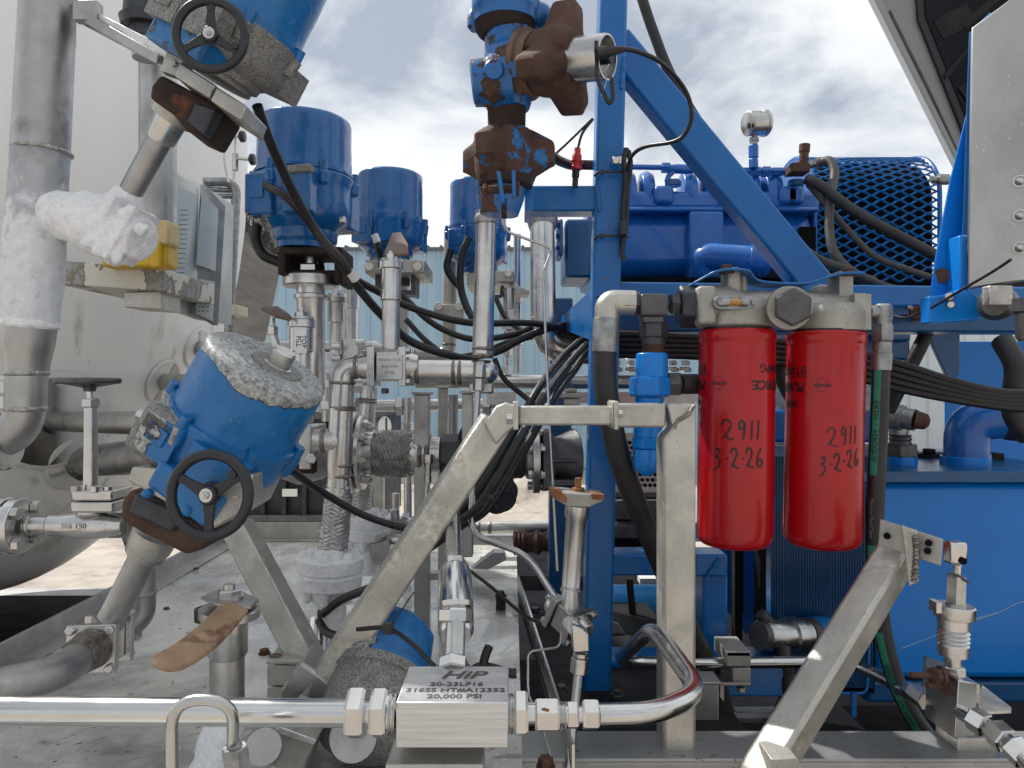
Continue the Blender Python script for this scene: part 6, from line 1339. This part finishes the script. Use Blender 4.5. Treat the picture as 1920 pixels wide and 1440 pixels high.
def labels(t, surf, R, s0, axis):
    """printed label, upside down, starting at arc position s0 (metres) and running to the left"""
    def put(txt, size, s, down, mt='ink', **k):
        c = bpy.data.curves.new('t', 'FONT'); c.body = txt; c.size = size; bpy.data.curves.remove(c)
        return text_mesh(txt, size, lambda u, v: surf(s - u, down, True) + Vector((0, 0, -v)), 'printed_text', mt, t, **k)
    put('BT8870-MPG', .0195, s0 - .056, 72, bold=.0002)
    put('PUREFORCE.', .0215, s0 - .064, 102, shear=.25, bold=.0006)
    put('advanced filtration', .005, s0 - .02, 84)
    m = MB()
    def q(s, dn): return surf(s, dn, True, .0007)
    for (sa, da), (sb, db) in (((s0 - .056, 128), (s0 - .018, 128)), ((s0 - .018, 128), (s0 - .016, 140)), ((s0 - .016, 140), (s0 - .056, 140)), ((s0 - .056, 140), (s0 - .056, 128))):
        k = 8; ribbon(m, [q(sa + (sb - sa) * i / k, da + (db - da) * i / k) for i in range(k + 1)], .0012, lambda p: (Vector((p.x, p.y, 0)) - Vector((axis.x, axis.y, 0))).normalized())
    m.put('printed_box', 'ink', t)
    put('ENGINE', .009, s0 - .037, 134, bold=.0003)
    sE = s0 + .024; m = MB(); nf = lambda p: (Vector((p.x, p.y, 0)) - Vector((axis.x, axis.y, 0))).normalized()
    ribbon(m, [surf(sE + .0095 * math.cos(w), 99 + 12 * math.sin(w), True, .0007) for w in [2 * math.pi * i / 28 for i in range(29)]], .0006, nf)
    for dn, hw in ((97.5, .0150), (99.5, .0142), (101.5, .0132)): ribbon(m, [surf(sE - hw + 2 * hw * i / 10, dn, True, .0007) for i in range(11)], .0009, nf)
    m.put('winged_emblem', 'ink', t)
t, sf, R, ax0, zx = red_filter('left red spin-on oil filter with 2911 3-2-26 written large in black marker', (1382, 619), (1377, 1024), 1.28)
labels(t, sf, R, .149, ax0); labels(t, sf, R, .149 - 2 * math.pi * R / 2, ax0)
text_mesh('BT8870-MPG', .0195, lambda u, v: sf(.0945 - u, 72, True) + Vector((0, 0, -v)), 'printed_text', 'ink', t, bold=.0002) if False else None
handwrite(t, sf, '2911', -25, 0, 166, 200, (24, 17, 9, 9), ax0, -.0)
handwrite(t, sf, '3-2-26', -38, 0, 218, 252, (17, 7, 16, 6, 15, 14), ax0, .04)
t, sf, R, ax0, zx = red_filter('right red spin-on oil filter with winged emblem, marker date near its right edge', (1549, 623), (1541, 1025), 1.28)
labels(t, sf, R, -.028, ax0)
handwrite(t, sf, '2911', 5, 0, 176, 208, (19, 12, 6, 6), ax0, .10, .0022)
handwrite(t, sf, '3.2.26', -6, 0, 228, 258, (14, 5, 13, 5, 10, 8), ax0, .26, .0026)

# ---- right hose
rh = T('green_striped_hose', 'black hydraulic hose with green printed stripe hanging from the right end of the filter manifold', 'hose', P(1655, 700, 1.27))
MB().lp((1655, 570, 1.27), (1655, 600, 1.27), [(0, 12), (.15, 17), (1, 17)]).c((1630, 585, 1.27), (1650, 585, 1.27), 13).put('elbow', 'zinc', rh)
MB().hx((1655, 608, 1.27), (1655, 640, 1.27), 20).c((1655, 600, 1.27), (1655, 612, 1.27), 16).put('swivel_nut', 'zinc', rh)
MB().lp((1654, 640, 1.27), (1652, 694, 1.27), [(0, 19), (.04, 17), (.4, 17), (.42, 18.5), (1, 18)]).put('crimp_sleeve', 'zinc', rh)
hpts = [(1652, 690, 1.27), (1648, 800, 1.27), (1643, 900, 1.27), (1640, 1000, 1.27), (1645, 1100, 1.27), (1658, 1200, 1.27), (1685, 1290, 1.27), (1730, 1370, 1.25), (1800, 1440, 1.2), (1850, 1470, 1.18)]
MB().cb(hpts, 16.5, seg=24).put('hose', 'rubber_hose', rh)
pth = smooth_path([P(p) for p in hpts], 10)
def stripe(t0, t1, mt, name, w=.009):
    m = MB(); i0, i1 = int(len(pth) * t0), int(len(pth) * t1); L = []
    for i in range(i0, i1):
        p = pth[i]; dr = (pth[i + 1] - pth[i - 1] if i else pth[1] - pth[0]).normalized(); n0 = Vector((-.72, -.69, 0)); n0 = (n0 - dr * n0.dot(dr)).normalized()
        sdv = n0.cross(dr).normalized(); r = K(16.5, 1.27)
        L.append([m._v(p + (n0 * math.cos(a_) + sdv * math.sin(a_)) * (r + .0006)) for a_ in (-.38, 0, .38)])
    for a_, b_ in zip(L, L[1:]):
        m.bm.faces.new((a_[0], a_[1], b_[1], b_[0])); m.bm.faces.new((a_[1], a_[2], b_[2], b_[1]))
    m.put(name, mt, rh)
stripe(.01, .23, 'green_stripe', 'stripe'); stripe(.36, .42, 'green_stripe', 'stripe'); stripe(.53, .88, 'green_stripe', 'stripe')
def hose_text(txt, size, t, mt):
    i = int(len(pth) * t); p = pth[i]; dr = (pth[i + 1] - pth[i - 1]).normalized(); n0 = Vector((-.72, -.69, 0)); n0 = (n0 - dr * n0.dot(dr)).normalized(); sdv = n0.cross(dr).normalized(); r = K(16.5, 1.27)
    def mp(u, v):
        s = u / ((pth[i + 1] - pth[i]).length); k = i + s; k0 = max(0, min(len(pth) - 2, int(math.floor(k)))); q = pth[k0].lerp(pth[k0 + 1], k - k0); a_ = v / r
        return q + (n0 * math.cos(a_) + sdv * math.sin(a_)) * (r + .0011)
    text_mesh(txt, size, mp, 'hose_print', mt, rh)
hose_text('EXTN  /  AEROQUIP', .0115, .13, 'ink'); hose_text('Made in MetaChem', .0085, .30, 'ink_grey'); hose_text('AEROQUIP  EXTREME', .011, .68, 'ink')

# ---- radiator and blue fuel tank
rd = T('finned_radiator', 'dark blue finned cooler behind the red filters', 'radiator', P(1540, 1300, 2.0))
MB().bx(1445, 850, 1640, 1300, 1.72, .12).put('core', 'void', rd)
m = MB(); nf_ = 66
for i in range(nf_): x = 1445 + 193 * i / nf_; m.bx(x, 852, x + 1.1, 1290, 1.70 + .002 * random.random(), .03)
m.put('fins', 'blue_dark_and_shade', rd)
MB().bx(1440, 845, 1645, 856, 1.69, .12).put('top_edge', 'blue_dark_and_shade', rd)
pbp = T('blue_plate', 'pale blue painted plate edges glimpsed between the low post and the cooler', 'plate', P(1400, 1200, 2.1))
MB().slab([P(1350, 1010, 2.15), P(1428, 1010, 2.15), P(1445, 1140, 2.15), P(1400, 1190, 2.15), P(1350, 1130, 2.15)], (0, .01, 0)).put('plate', BF, pbp)
MB().bx(1378, 1020, 1394, 1150, 2.0, .03).bx(1378, 1150, 1392, 1215, 2.0, .03).solo('black_strut', 'chassis', 'black vertical strut dropping below the left red filter', 'strut')
bt3 = T('blue_fuel_tank', 'large bright blue rectangular tank with scratched front, right side', 'tank', P(1800, 1275, 1.75))
MB().bx(1645, 905, 2050, 1275, 1.72, .55).put('shell', 'blue_tank_paint', bt3, bevel=.018)
MB().bx(1600, 884, 2060, 906, 1.70, .6).put('top_plate', 'blue_dark_and_shade', bt3, bevel=.003)
MB().bx(1625, 1276, 2050, 1320, 1.74, .5).put('lower_skirt', 'blue_dark_and_shade', bt3, bevel=.01)
m = MB()
for pts in ([(1690, 1216), (1745, 1195), (1830, 1160), (1870, 1148)], [(1820, 1165), (1870, 1150), (1905, 1132), (1930, 1125)]):
    m.sweep([P(x, y, 1.719) for x, y in pts], .0009, 5)
m.put('scratches', 'wall_blue', bt3)
MB().lathe(P(1690, 893, 1.85), P(1690, 855, 1.85), [(0, .042), (.1, .036), (1, .036)], seg=36).lathe(P(1810, 893, 1.85), P(1810, 855, 1.85), [(0, .062), (.1, .056), (1, .056)], seg=36).put('filler_collar', 'blue_tank_paint', bt3, bevel=.002)
MB().bx(1700, 850, 1790, 880, 2.0, .06).bx(1705, 842, 1722, 852, 1.98, .03).bx(1740, 842, 1756, 852, 1.98, .03).bx(1862, 850, 1885, 885, 1.95, .04).put('black_caps', 'chassis', bt3, bevel=.004)
be = T('blue_pipe_elbow', 'round glossy blue pipe elbow rising from the collar on the blue fuel tank', 'elbow', P(1812, 860, 1.85))
MB().sweep(fillet([P(1812, 862, 1.85), P(1812, 790, 1.85), P(1895, 782, 1.82)], .06), K(38, 1.85), 34).lp((1812, 862, 1.85), (1812, 850, 1.85), [(0, 40), (1, 40)]).put('elbow', 'blue_machine', be)
MB().lp((1875, 784, 1.83), (1935, 790, 1.8), [(0, 37), (.3, 40), (1, 40)]).put('rubber_boot', 'rubber_hose', be)
gf = T('grey_elbow_fitting', 'grey threaded elbow with rusty snout on the smaller blue tank collar', 'fitting', P(1690, 855, 1.85))
MB().hx((1690, 858, 1.85), (1690, 832, 1.85), 30).lp((1688, 835, 1.85), (1688, 815, 1.85), [(0, 18), (.2, 20), (.4, 18), (.6, 20), (.8, 18), (1, 20)]).put('base_nut', 'dark_steel', gf)
MB().lp((1660, 778, 1.85), (1716, 788, 1.8), [(0, 24), (.6, 24), (.62, 20), (1, 20)], seg=30).lp((1685, 815, 1.85), (1685, 785, 1.85), [(0, 16), (1, 20)]).put('body', 'zinc', gf)
MB().lp((1712, 786, 1.8), (1742, 792, 1.79), [(0, 20), (.3, 17), (.8, 15), (1, 8)], seg=20).put('snout', 'rust_nut', gf)
# cable harness under the beam
for i in range(5):
    cable(('topmost', 'second', 'third', 'fourth', 'lowest')[i] + ' black cable of the thick harness sagging under the right end of the blue beam',
          [(1150, 625 + i * 10, 1.56 + i * .01), (1300, 632 + i * 9, 1.56), (1450, 640 + i * 10, 1.55), (1560, 652 + i * 11, 1.52), (1680, 680 + i * 12, 1.48), (1780, 712 + i * 9, 1.45), (1870, 734 + i * 7, 1.42), (1960, 738 + i * 8, 1.4)], 7, 'rubber', 'cable', 'cable', 'harness cables under the blue beam')
for i in range(4):
    cable(('topmost', 'second', 'third', 'lowest')[i] + ' cable in the short dark stretch right of the blue post', [(1030, 606 + i * 9, 1.82), (1095, 620 + i * 9, 1.8), (1150, 628 + i * 10, 1.66), (1200, 632 + i * 11, 1.62)], 6, 'rubber', 'cable', 'cable', 'cables behind the blue post')
cable('thick slanting black hose under the beam, right of the green-striped hose', [(1745, 610, 1.7), (1720, 660, 1.7), (1690, 720, 1.72), (1665, 770, 1.75)], 13, 'rubber_hose', 'hose', 'hose')
cable('looping thick black hose at the right edge above the blue elbow', [(1880, 640, 1.55), (1905, 690, 1.5), (1900, 770, 1.5), (1930, 820, 1.5)], 20, 'rubber_hose', 'hose', 'hose')
cable('black hose curving down behind and between the two red filters', [(1455, 660, 1.6), (1470, 720, 1.6), (1500, 760, 1.6), (1560, 770, 1.6)], 13, 'rubber_hose', 'hose', 'hose')
hz_ = T('hydraulic_unit', 'shadowed blue and steel machinery block filling the gap behind the red filters', 'machinery', P(1500, 860, 2.3))
MB().bx(1440, 668, 1660, 700, 2.3, .3).bx(1440, 770, 1660, 830, 2.3, .3).put('blue_rails', BF, hz_, bevel=.01)
MB().bx(1440, 700, 1660, 770, 2.45, .1).put('back_panel', 'zinc', hz_)
MB().bx(1440, 835, 1640, 850, 2.1, .1).put('alloy_edge', 'dull_steel', hz_)
ep = T('perforated_cover', 'perforated steel cover low down behind the big black hose', 'cover', P(1190, 960, 1.95))
m = MB().bx(1150, 812, 1255, 925, 1.95, .01); m.put('plate', 'dull_steel', ep)
m = MB()
for i in range(9):
    for j in range(10): m.lathe(P(1162 + j * 9.5 + (i % 2) * 4.7, 830 + i * 10, 1.949), P(1162 + j * 9.5 + (i % 2) * 4.7, 830 + i * 10, 1.944), [(0, .0048), (1, .0048)], seg=12)
m.put('holes', 'void', ep)
MB().bx(1150, 926, 1255, 934, 1.93, .03).bx(1152, 940, 1250, 975, 1.96, .04).bx(1150, 985, 1300, 1010, 1.9, .1).put('lower_rails', 'dark_steel', ep, bevel=.003)
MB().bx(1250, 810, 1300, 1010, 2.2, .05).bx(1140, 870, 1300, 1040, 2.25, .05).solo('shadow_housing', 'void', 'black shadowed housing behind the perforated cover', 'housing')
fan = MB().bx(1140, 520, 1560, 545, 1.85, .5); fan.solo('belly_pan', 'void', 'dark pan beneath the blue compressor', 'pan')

# ---- aluminium panel and brackets at right edge
ap = T('aluminium_panel', 'big brushed aluminium panel with dome bolts at the right edge', 'panel', P(1870, 540, 1.15))
def on_panel(x, y):
    q = P(1820, 300, 1.24); n_ = Vector((.55, 1, 0)); o_ = Vector((0, 0, H)); v_ = P(x, y, 1) - o_; return o_ + v_ * ((q - o_).dot(n_) / v_.dot(n_))
m = MB(); m.slab([on_panel(x, y) for x, y in ((1815, 540), (1822, 52), (1900, -6), (2010, -60), (2010, 515), (1900, 528))], (.012, .022, 0))
m.put('sheet', 'aluminium_panel', ap, bevel=.002)
for y in (340, 405, 465):
    n_ = Vector((-.55, -.83, 0)); c_ = on_panel(1912, y)
    n_ = Vector((-.48, -.88, 0)); MB().lathe(c_, c_ + n_ * .003, [(0, .010), (1, .010)], seg=24).lathe(c_ + n_ * .003, c_ + n_ * .009, [(0, .008), (.5, .007), (1, .003)], seg=24).put('dome_bolt', 'stainless', ap)
bb_ = T('panel_bracket', 'bright blue welded bracket arm holding the aluminium panel', 'bracket', P(1760, 560, 1.3))
MB().slab([P(x, y, 1.27) for x, y in ((1817, 62), (1856, 22), (1866, 30), (1826, 66), (1822, 210), (1818, 330), (1814, 480), (1804, 530), (1794, 560), (1806, 400), (1812, 210))], (.036, .06, .01)).put('back_flange', BF, bb_, bevel=.002)
MB().slab([P(x, y, 1.30) for x, y in ((1814, 205), (1818, 330), (1806, 558), (1742, 560), (1752, 490), (1780, 340))], (.028, .05, .008)).put('arm', 'blue_tank_paint', bb_, bevel=.003)
MB().slab([P(x, y, 1.24) for x, y in ((1806, 540), (1840, 560), (1838, 600), (1744, 606), (1742, 555), (1780, 552))], (0, .03, 0)).bx(1800, 440, 1816, 560, 1.26, .04).put('foot_plate', 'blue_tank_paint', bb_, bevel=.003)
MB().cyl(P(1765, 517, 1.30), P(1765, 517, 1.296), .013).put('paint_chip', 'rust_nut', bb_)
MB().lathe(P(1782, 556, 1.235), P(1780, 556, 1.22), [(0, .008), (1, .006)], seg=16).lathe(P(1783, 571, 1.235), P(1783, 571, 1.225), [(0, .007), (1, .005)], seg=16).put('bolts', 'stainless', bb_)
gw = MB().cb([(1676, 592, 1.4), (1700, 595, 1.35), (1740, 580, 1.25), (1800, 545, 1.18), (1860, 510, 1.12), (1895, 487, 1.08)], 2.6); gw.solo('ground_wire', 'rubber', 'thin black wire from the rusty bolt on the beam up to the aluminium panel corner', 'wire')
rbt = T('rusty_bolt', 'rusted bolt with washer and zip tie on the blue beam right of the filters', 'bolt', P(1720, 590, 1.56))
MB().lathe(P(1722, 586, 1.59), P(1722, 586, 1.55), [(0, .018), (.3, .018), (.35, .012), (1, .012)], seg=20).hexa(P(1722, 586, 1.56), P(1722, 586, 1.54), .016).put('bolt_head', 'rust_nut', rbt)
MB().cyl(P(1700, 574, 1.55), P(1712, 580, 1.55), .006).put('clip', 'zinc', rbt)
MB().lathe(P(1655, 570, 1.59), P(1655, 570, 1.585), [(0, .022), (1, .02)], seg=9).solo('paint_scar', 'rust_nut', 'rust-brown bare patch on the blue beam above the striped hose', 'rust patch')
rl_ = T('clamped_light', 'round grey rubber-mounted lamp body under the aluminium panel', 'lamp', P(1870, 590, 1.2))
MB().lathe(P(1865, 570, 1.16), P(1880, 568, 1.28), [(0, .018), (.1, .026), (.9, .026), (1, .02)], seg=30).put('body', 'dark_steel', rl_)
MB().bx(1856, 535, 1900, 572, 1.14, .02).put('bracket', 'aluminium_mottled', rl_, bevel=.002)
MB().lathe(P(1918, 560, 1.1), P(1918, 640, 1.1), [(0, .014), (.3, .014), (.35, .010), (.9, .010), (1, .006)], seg=20).put('threaded_stem', 'dark_steel', rl_)
# cab
cab = T('truck_cab', 'grey painted truck body with large black-sealed tinted window, upper right', 'truck cab', P(1830, 370, 2.6))
MB().slab([P(1636, -5, 2.5), P(1838, 395, 2.5), P(2200, 395, 2.5), P(2200, -300, 2.5), P(1487, -300, 2.5)], (.34, .6, .16)).put('body', 'cab_grey', cab, bevel=.01)
MB().slab([P(1640, -5, 2.492), P(1836, 385, 2.492), P(1844, 385, 2.492), P(1664, 20, 2.492), P(1653, -5, 2.492)], (0, .009, 0)).put('edge_strip', 'cab_light', cab, bevel=.002)
MB().slab([P(1717, -60, 2.485), P(1722, 35, 2.485), P(1812, 262, 2.485), P(1842, 300, 2.485), P(2150, 300, 2.485), P(2150, -60, 2.485)], (0, .015, 0)).put('window_seal', 'rubber', cab, bevel=.004)
MB().slab([P(1731, -60, 2.481), P(1736, 30, 2.481), P(1824, 250, 2.481), P(1850, 284, 2.481), P(2150, 284, 2.481), P(2150, -60, 2.481)], (0, .004, 0)).put('tinted_glass', 'window', cab)
m = MB()
for q_, (x, y, w_, h_, a_) in enumerate(((1790, 40, 70, 40, .5), (1840, 20, 90, 14, .7), (1800, 110, 90, 9, .9), (1830, 160, 60, 30, .6))):
    c_ = P(x, y, 2.4795 - q_ * .0015); e_ = Vector((math.cos(a_), 0, math.sin(a_))); m.box(c_, K(w_, 2.48), .002, K(h_, 2.48), (e_, Vector((0, 1, 0)), Vector((-e_.z, 0, e_.x))))
m.put('seat_shapes', 'chassis', cab, bevel=.01)
MB().sweep([P(1668, 20, 2.493), P(1740, 165, 2.493), P(1824, 345, 2.493)], .0035, 6).put('seam', 'dark_steel', cab)

# ---- right foreground brace and block valve
d = 1.08
rbz = T('diagonal_brace', 'right-hand square aluminium brace with welded two-hole end plate', 'brace', P(1420, 1450, d))
MB().bm_((1688, 1030, 1.14), (1408, 1490, .98), 62, 62, (-.87, -.68, .47)).put('tube', 'aluminium_mottled', rbz, bevel=.006)
pn = Vector((.10, -.98, 0)); 
MB().slab([P(1650, 974, 1.12), P(1768, 1012, 1.06), P(1764, 1062, 1.06), P(1646, 1022, 1.12)], (.004, .006, 0)).put('end_plate', 'cast_aluminium', rbz, bevel=.0015)
MB().slab([P(1690, 985, 1.09), P(1720, 996, 1.08), P(1722, 1092, 1.08), P(1704, 1100, 1.09)], (.004, .006, 0)).put('end_plate', 'aluminium_mottled', rbz, bevel=.0015)
m = MB()
for x, y, dd in ((1663, 1005, 1.108), (1741, 1018, 1.07), (1739, 1033, 1.07)): m.lathe(P(x, y, dd), P(x, y, dd - .003), [(0, .005), (1, .005)], seg=18)
m.put('bolt_holes', 'void', rbz)
MB().sweep(smooth_path([P(1716, 1005, 1.075), P(1718, 1040, 1.075), P(1714, 1090, 1.08)], 14), lambda t: .0045 + .001 * math.sin(t * 70), 10).put('weld_bead', 'weld', rbz)
MB().slab([P(x, y, .95) for x, y in ((1446, 1424), (1495, 1422), (1512, 1450), (1500, 1480), (1450, 1480))], (0, .05, 0)).hexa(P(1475, 1425, .97), P(1475, 1418, .97), .011).solo('foot_block', 'cast_aluminium', 'small bolted block at the foot of the right-hand brace, bottom edge', 'block', bevel=.002)
bvx = T('bleed_valve', 'steel high-pressure needle valve block with threaded stem and rusty side bolts, lower right', 'needle valve', P(1790, 1380, 1.08))
MB().slab([P(1738, 1248, 1.10), P(1800, 1272, 1.04), P(1790, 1386, 1.04), P(1735, 1344, 1.10)], (.02, .045, 0)).slab([P(1798, 1276, 1.036), P(1832, 1282, 1.08), P(1828, 1380, 1.08), P(1790, 1384, 1.036)], (.0, .02, 0)).put('block', 'stainless', bvx, bevel=.0015)
zc = lambda x, y: (x, y, 1.08)
MB().hx(zc(1788, 1266), zc(1788, 1248), 20, ph=.3).lp(zc(1786, 1250), zc(1787, 1225), [(0, 15), (1, 15)]).put('bonnet_nut', 'stainless', bvx)
MB().lp(zc(1787, 1228), zc(1788, 1150), [(0, 26), (.25, 27), (.3, 24), (.35, 28), (.4, 24), (.45, 28), (.5, 24), (.55, 28), (.6, 24), (.65, 27), (1, 27)], seg=36).put('threaded_gland', 'stainless', bvx)
MB().lp(zc(1789, 1158), zc(1790, 1134), [(0, 34), (.1, 35), (.9, 35), (1, 33)], seg=40).bx(1756, 1130, 1766, 1150, 1.06, .02).put('lock_collar', 'stainless', bvx)
MB().hx(zc(1792, 1132), zc(1794, 1080), 18).c(zc(1792, 1138), zc(1792, 1130), 17).put('stem_hex', 'tube_steel', bvx)
MB().c(zc(1794, 1082), zc(1796, 1055), 7).bx(1783, 1018, 1816, 1060, 1.07, .022).put('stem_head', 'polished_steel', bvx, bevel=.004)
MB().lathe(P(1806, 1052, 1.069), P(1806, 1052, 1.066), [(0, .005), (1, .005)], seg=16).put('cross_hole', 'void', bvx)
MB().sweep(smooth_path([P(1776, 1075, 1.06), P(1795, 1078, 1.055), P(1816, 1092, 1.065)], 8), .0018, 8).put('retaining_ring', 'dark_steel', bvx)
for x, y, l in ((1765, 1268, -58), (1788, 1288, -50)):
    MB().lathe(P(x, y, 1.06), P(x + l, y - 3, 1.05), [(0, .0045), (1, .0042)], seg=12).hexa(P(x - 2, y, 1.06), P(x - 16, y - 1, 1.055), .012).lathe(P(x + 4, y, 1.06), P(x - 3, y, 1.06), [(0, .014), (1, .014)]).put('rusty_bolt', 'rust', bvx)
m = MB().hexa(P(1712, 1296, 1.15), P(1738, 1316, 1.11), .014).hexa(P(1700, 1290, 1.18), P(1716, 1300, 1.15), .012); m.put('inlet_nut', 'polished_steel', bvx)
o1 = T('outlet_tube', 'chain of polished fittings leaving the needle valve block towards the bottom right corner', 'fittings', P(1880, 1400, 1.0))
m = MB().cyl(P(1800, 1335, 1.04), P(1830, 1352, 1.01), .010).hexa(P(1820, 1343, 1.02), P(1850, 1362, 1.0), .0165).cyl(P(1848, 1360, 1.0), P(1870, 1376, .98), .010).hexa(P(1862, 1368, .985), P(1890, 1392, .96), .0175)
m.cyl(P(1888, 1388, .965), P(1900, 1400, .95), .013).hexa(P(1895, 1395, .95), P(1925, 1425, .93), .0165).cyl(P(1920, 1420, .93), P(1990, 1490, .88), .012)
m.put('fittings', 'polished_steel', o1)
vp = T('valve_post', 'aluminium angle post and shelf carrying the needle valve block', 'post', P(1835, 1450, 1.12))
MB().bx(1795, 1384, 1868, 1480, 1.12, .06).put('post', 'aluminium_mottled', vp, bevel=.003)
MB().slab([P(1832, 1300, 1.12), P(1842, 1284, 1.2), P(1896, 1326, 1.12), P(1896, 1333, 1.08), P(1835, 1336, 1.08)], (0, 0, -.004)).bx(1830, 1284, 1838, 1336, 1.1, .04).put('shelf', 'aluminium_mottled', vp, bevel=.001)
# clamp + strainer
cl = T('tube_clamp', 'two-piece aluminium tube clamp gripping the polished tube right of the upright', 'clamp', P(1385, 1290, 1.5))
MB().bx(1362, 1222, 1408, 1250, 1.44, .09).slab([P(1362, 1222, 1.44), P(1408, 1222, 1.44), P(1390, 1205, 1.54), P(1360, 1207, 1.54)], (0, 0, -.01)).put('upper_half', 'cast_aluminium', cl, bevel=.002)
MB().bx(1374, 1253, 1408, 1278, 1.44, .09).put('lower_half', 'cast_aluminium', cl, bevel=.002)
MB().bx(1350, 1280, 1408, 1286, 1.43, .12).bx(1350, 1286, 1358, 1340, 1.43, .06).hexa(P(1390, 1287, 1.45), P(1390, 1296, 1.45), .01).bx(1300, 1276, 1352, 1290, 1.45, .1).put('angle_bracket', 'dull_steel', cl, bevel=.001)
up = upright('brushed steel square post directly behind the mottled upright, below the tube clamp', 1300, 1348, 1284, 1500, 1.3, 'aluminium_mottled')
st = T('suction_strainer', 'shiny steel cylindrical strainer with blue collar low in front of the cooler', 'strainer', P(1480, 1230, 1.63))
MB().lp((1425, 1192, 1.58), (1478, 1192, 1.63), [(0, 24), (.06, 28), (.1, 30), (1, 30)], seg=36).lp((1478, 1192, 1.63), (1508, 1190, 1.65), [(0, 34), (.5, 34), (.55, 30), (1, 30)], seg=36).put('body', 'tube_steel', st)
MB().lp((1422, 1192, 1.575), (1430, 1192, 1.58), [(0, 26), (1, 29)], seg=30).lp((1508, 1190, 1.65), (1522, 1190, 1.66), [(0, 31), (.2, 29), (.4, 31), (.6, 29), (.8, 31), (1, 30)], seg=30).put('dark_ends', 'dark_steel', st)
MB().lp((1520, 1190, 1.66), (1552, 1188, 1.69), [(0, 32), (.9, 32), (1, 28)], seg=30).put('blue_collar', BF, st)
MB().lp((1468, 1215, 1.57), (1470, 1240, 1.55), [(0, 14), (1, 11)]).cb([(1470, 1235, 1.55), (1476, 1262, 1.55), (1478, 1300, 1.55), (1445, 1370, 1.7), (1400, 1420, 1.49)], 14).lp((1445, 1172, 1.59), (1425, 1150, 1.59), [(0, 12), (.5, 13), (1, 11)]).put('hose_branch', 'rubber_hose', st)
tk2 = MB().tb([(1560, 1300, 1.7), (1625, 1300, 1.7), (1630, 1210, 1.7)], 3, 14, seg=8).bx(1598, 1300, 1606, 1345, 1.66, .01); tk2.solo('blue_wire_guard', 'blue_paint', 'thin blue rounded bracket under the front corner of the blue fuel tank', 'bracket')
MB().bx(1380, 1332, 1460, 1336, 1.75, .02).bx(1383, 1346, 1450, 1356, 1.72, .03).solo('floor_rods', 'dull_steel', 'two faint steel rods low down left of the curved hose', 'rods')

MB().slab([P(1772, 640, 2.3), P(2300, 640, 2.3), P(2300, 872, 2.3), P(1772, 872, 2.3)], (.02, .04, 0)).solo('blue_side_panel', 'blue_tank_paint', 'bright blue flat panel behind the round blue elbow at the right edge', 'panel', bevel=.003)
MB().slab([P(1745, 610, 2.2), P(1800, 610, 2.2), P(1800, 700, 2.2), P(1780, 716, 2.2), P(1745, 640, 2.2)], (.01, .03, 0)).solo('blue_lug_plate', 'blue_dark_and_shade', 'small dark blue lug plate below the beam, left of the bright blue side panel', 'plate', bevel=.003)
MB().lathe(P(1738, 893, 1.9), P(1738, 878, 1.9), [(0, .012), (1, .010)], seg=16).solo('breather_cap', 'chassis', 'small black breather cap between the two blue collars on the tank top', 'cap')

MB().bx(1800, 505, 2250, 560, 1.95, .2).solo('shadow_box', 'chassis', 'added dark filler box in the gap between the aluminium panel bottom and the blue beam', 'box', bevel=.01)  # dark box added to close the gap where bright sky showed through
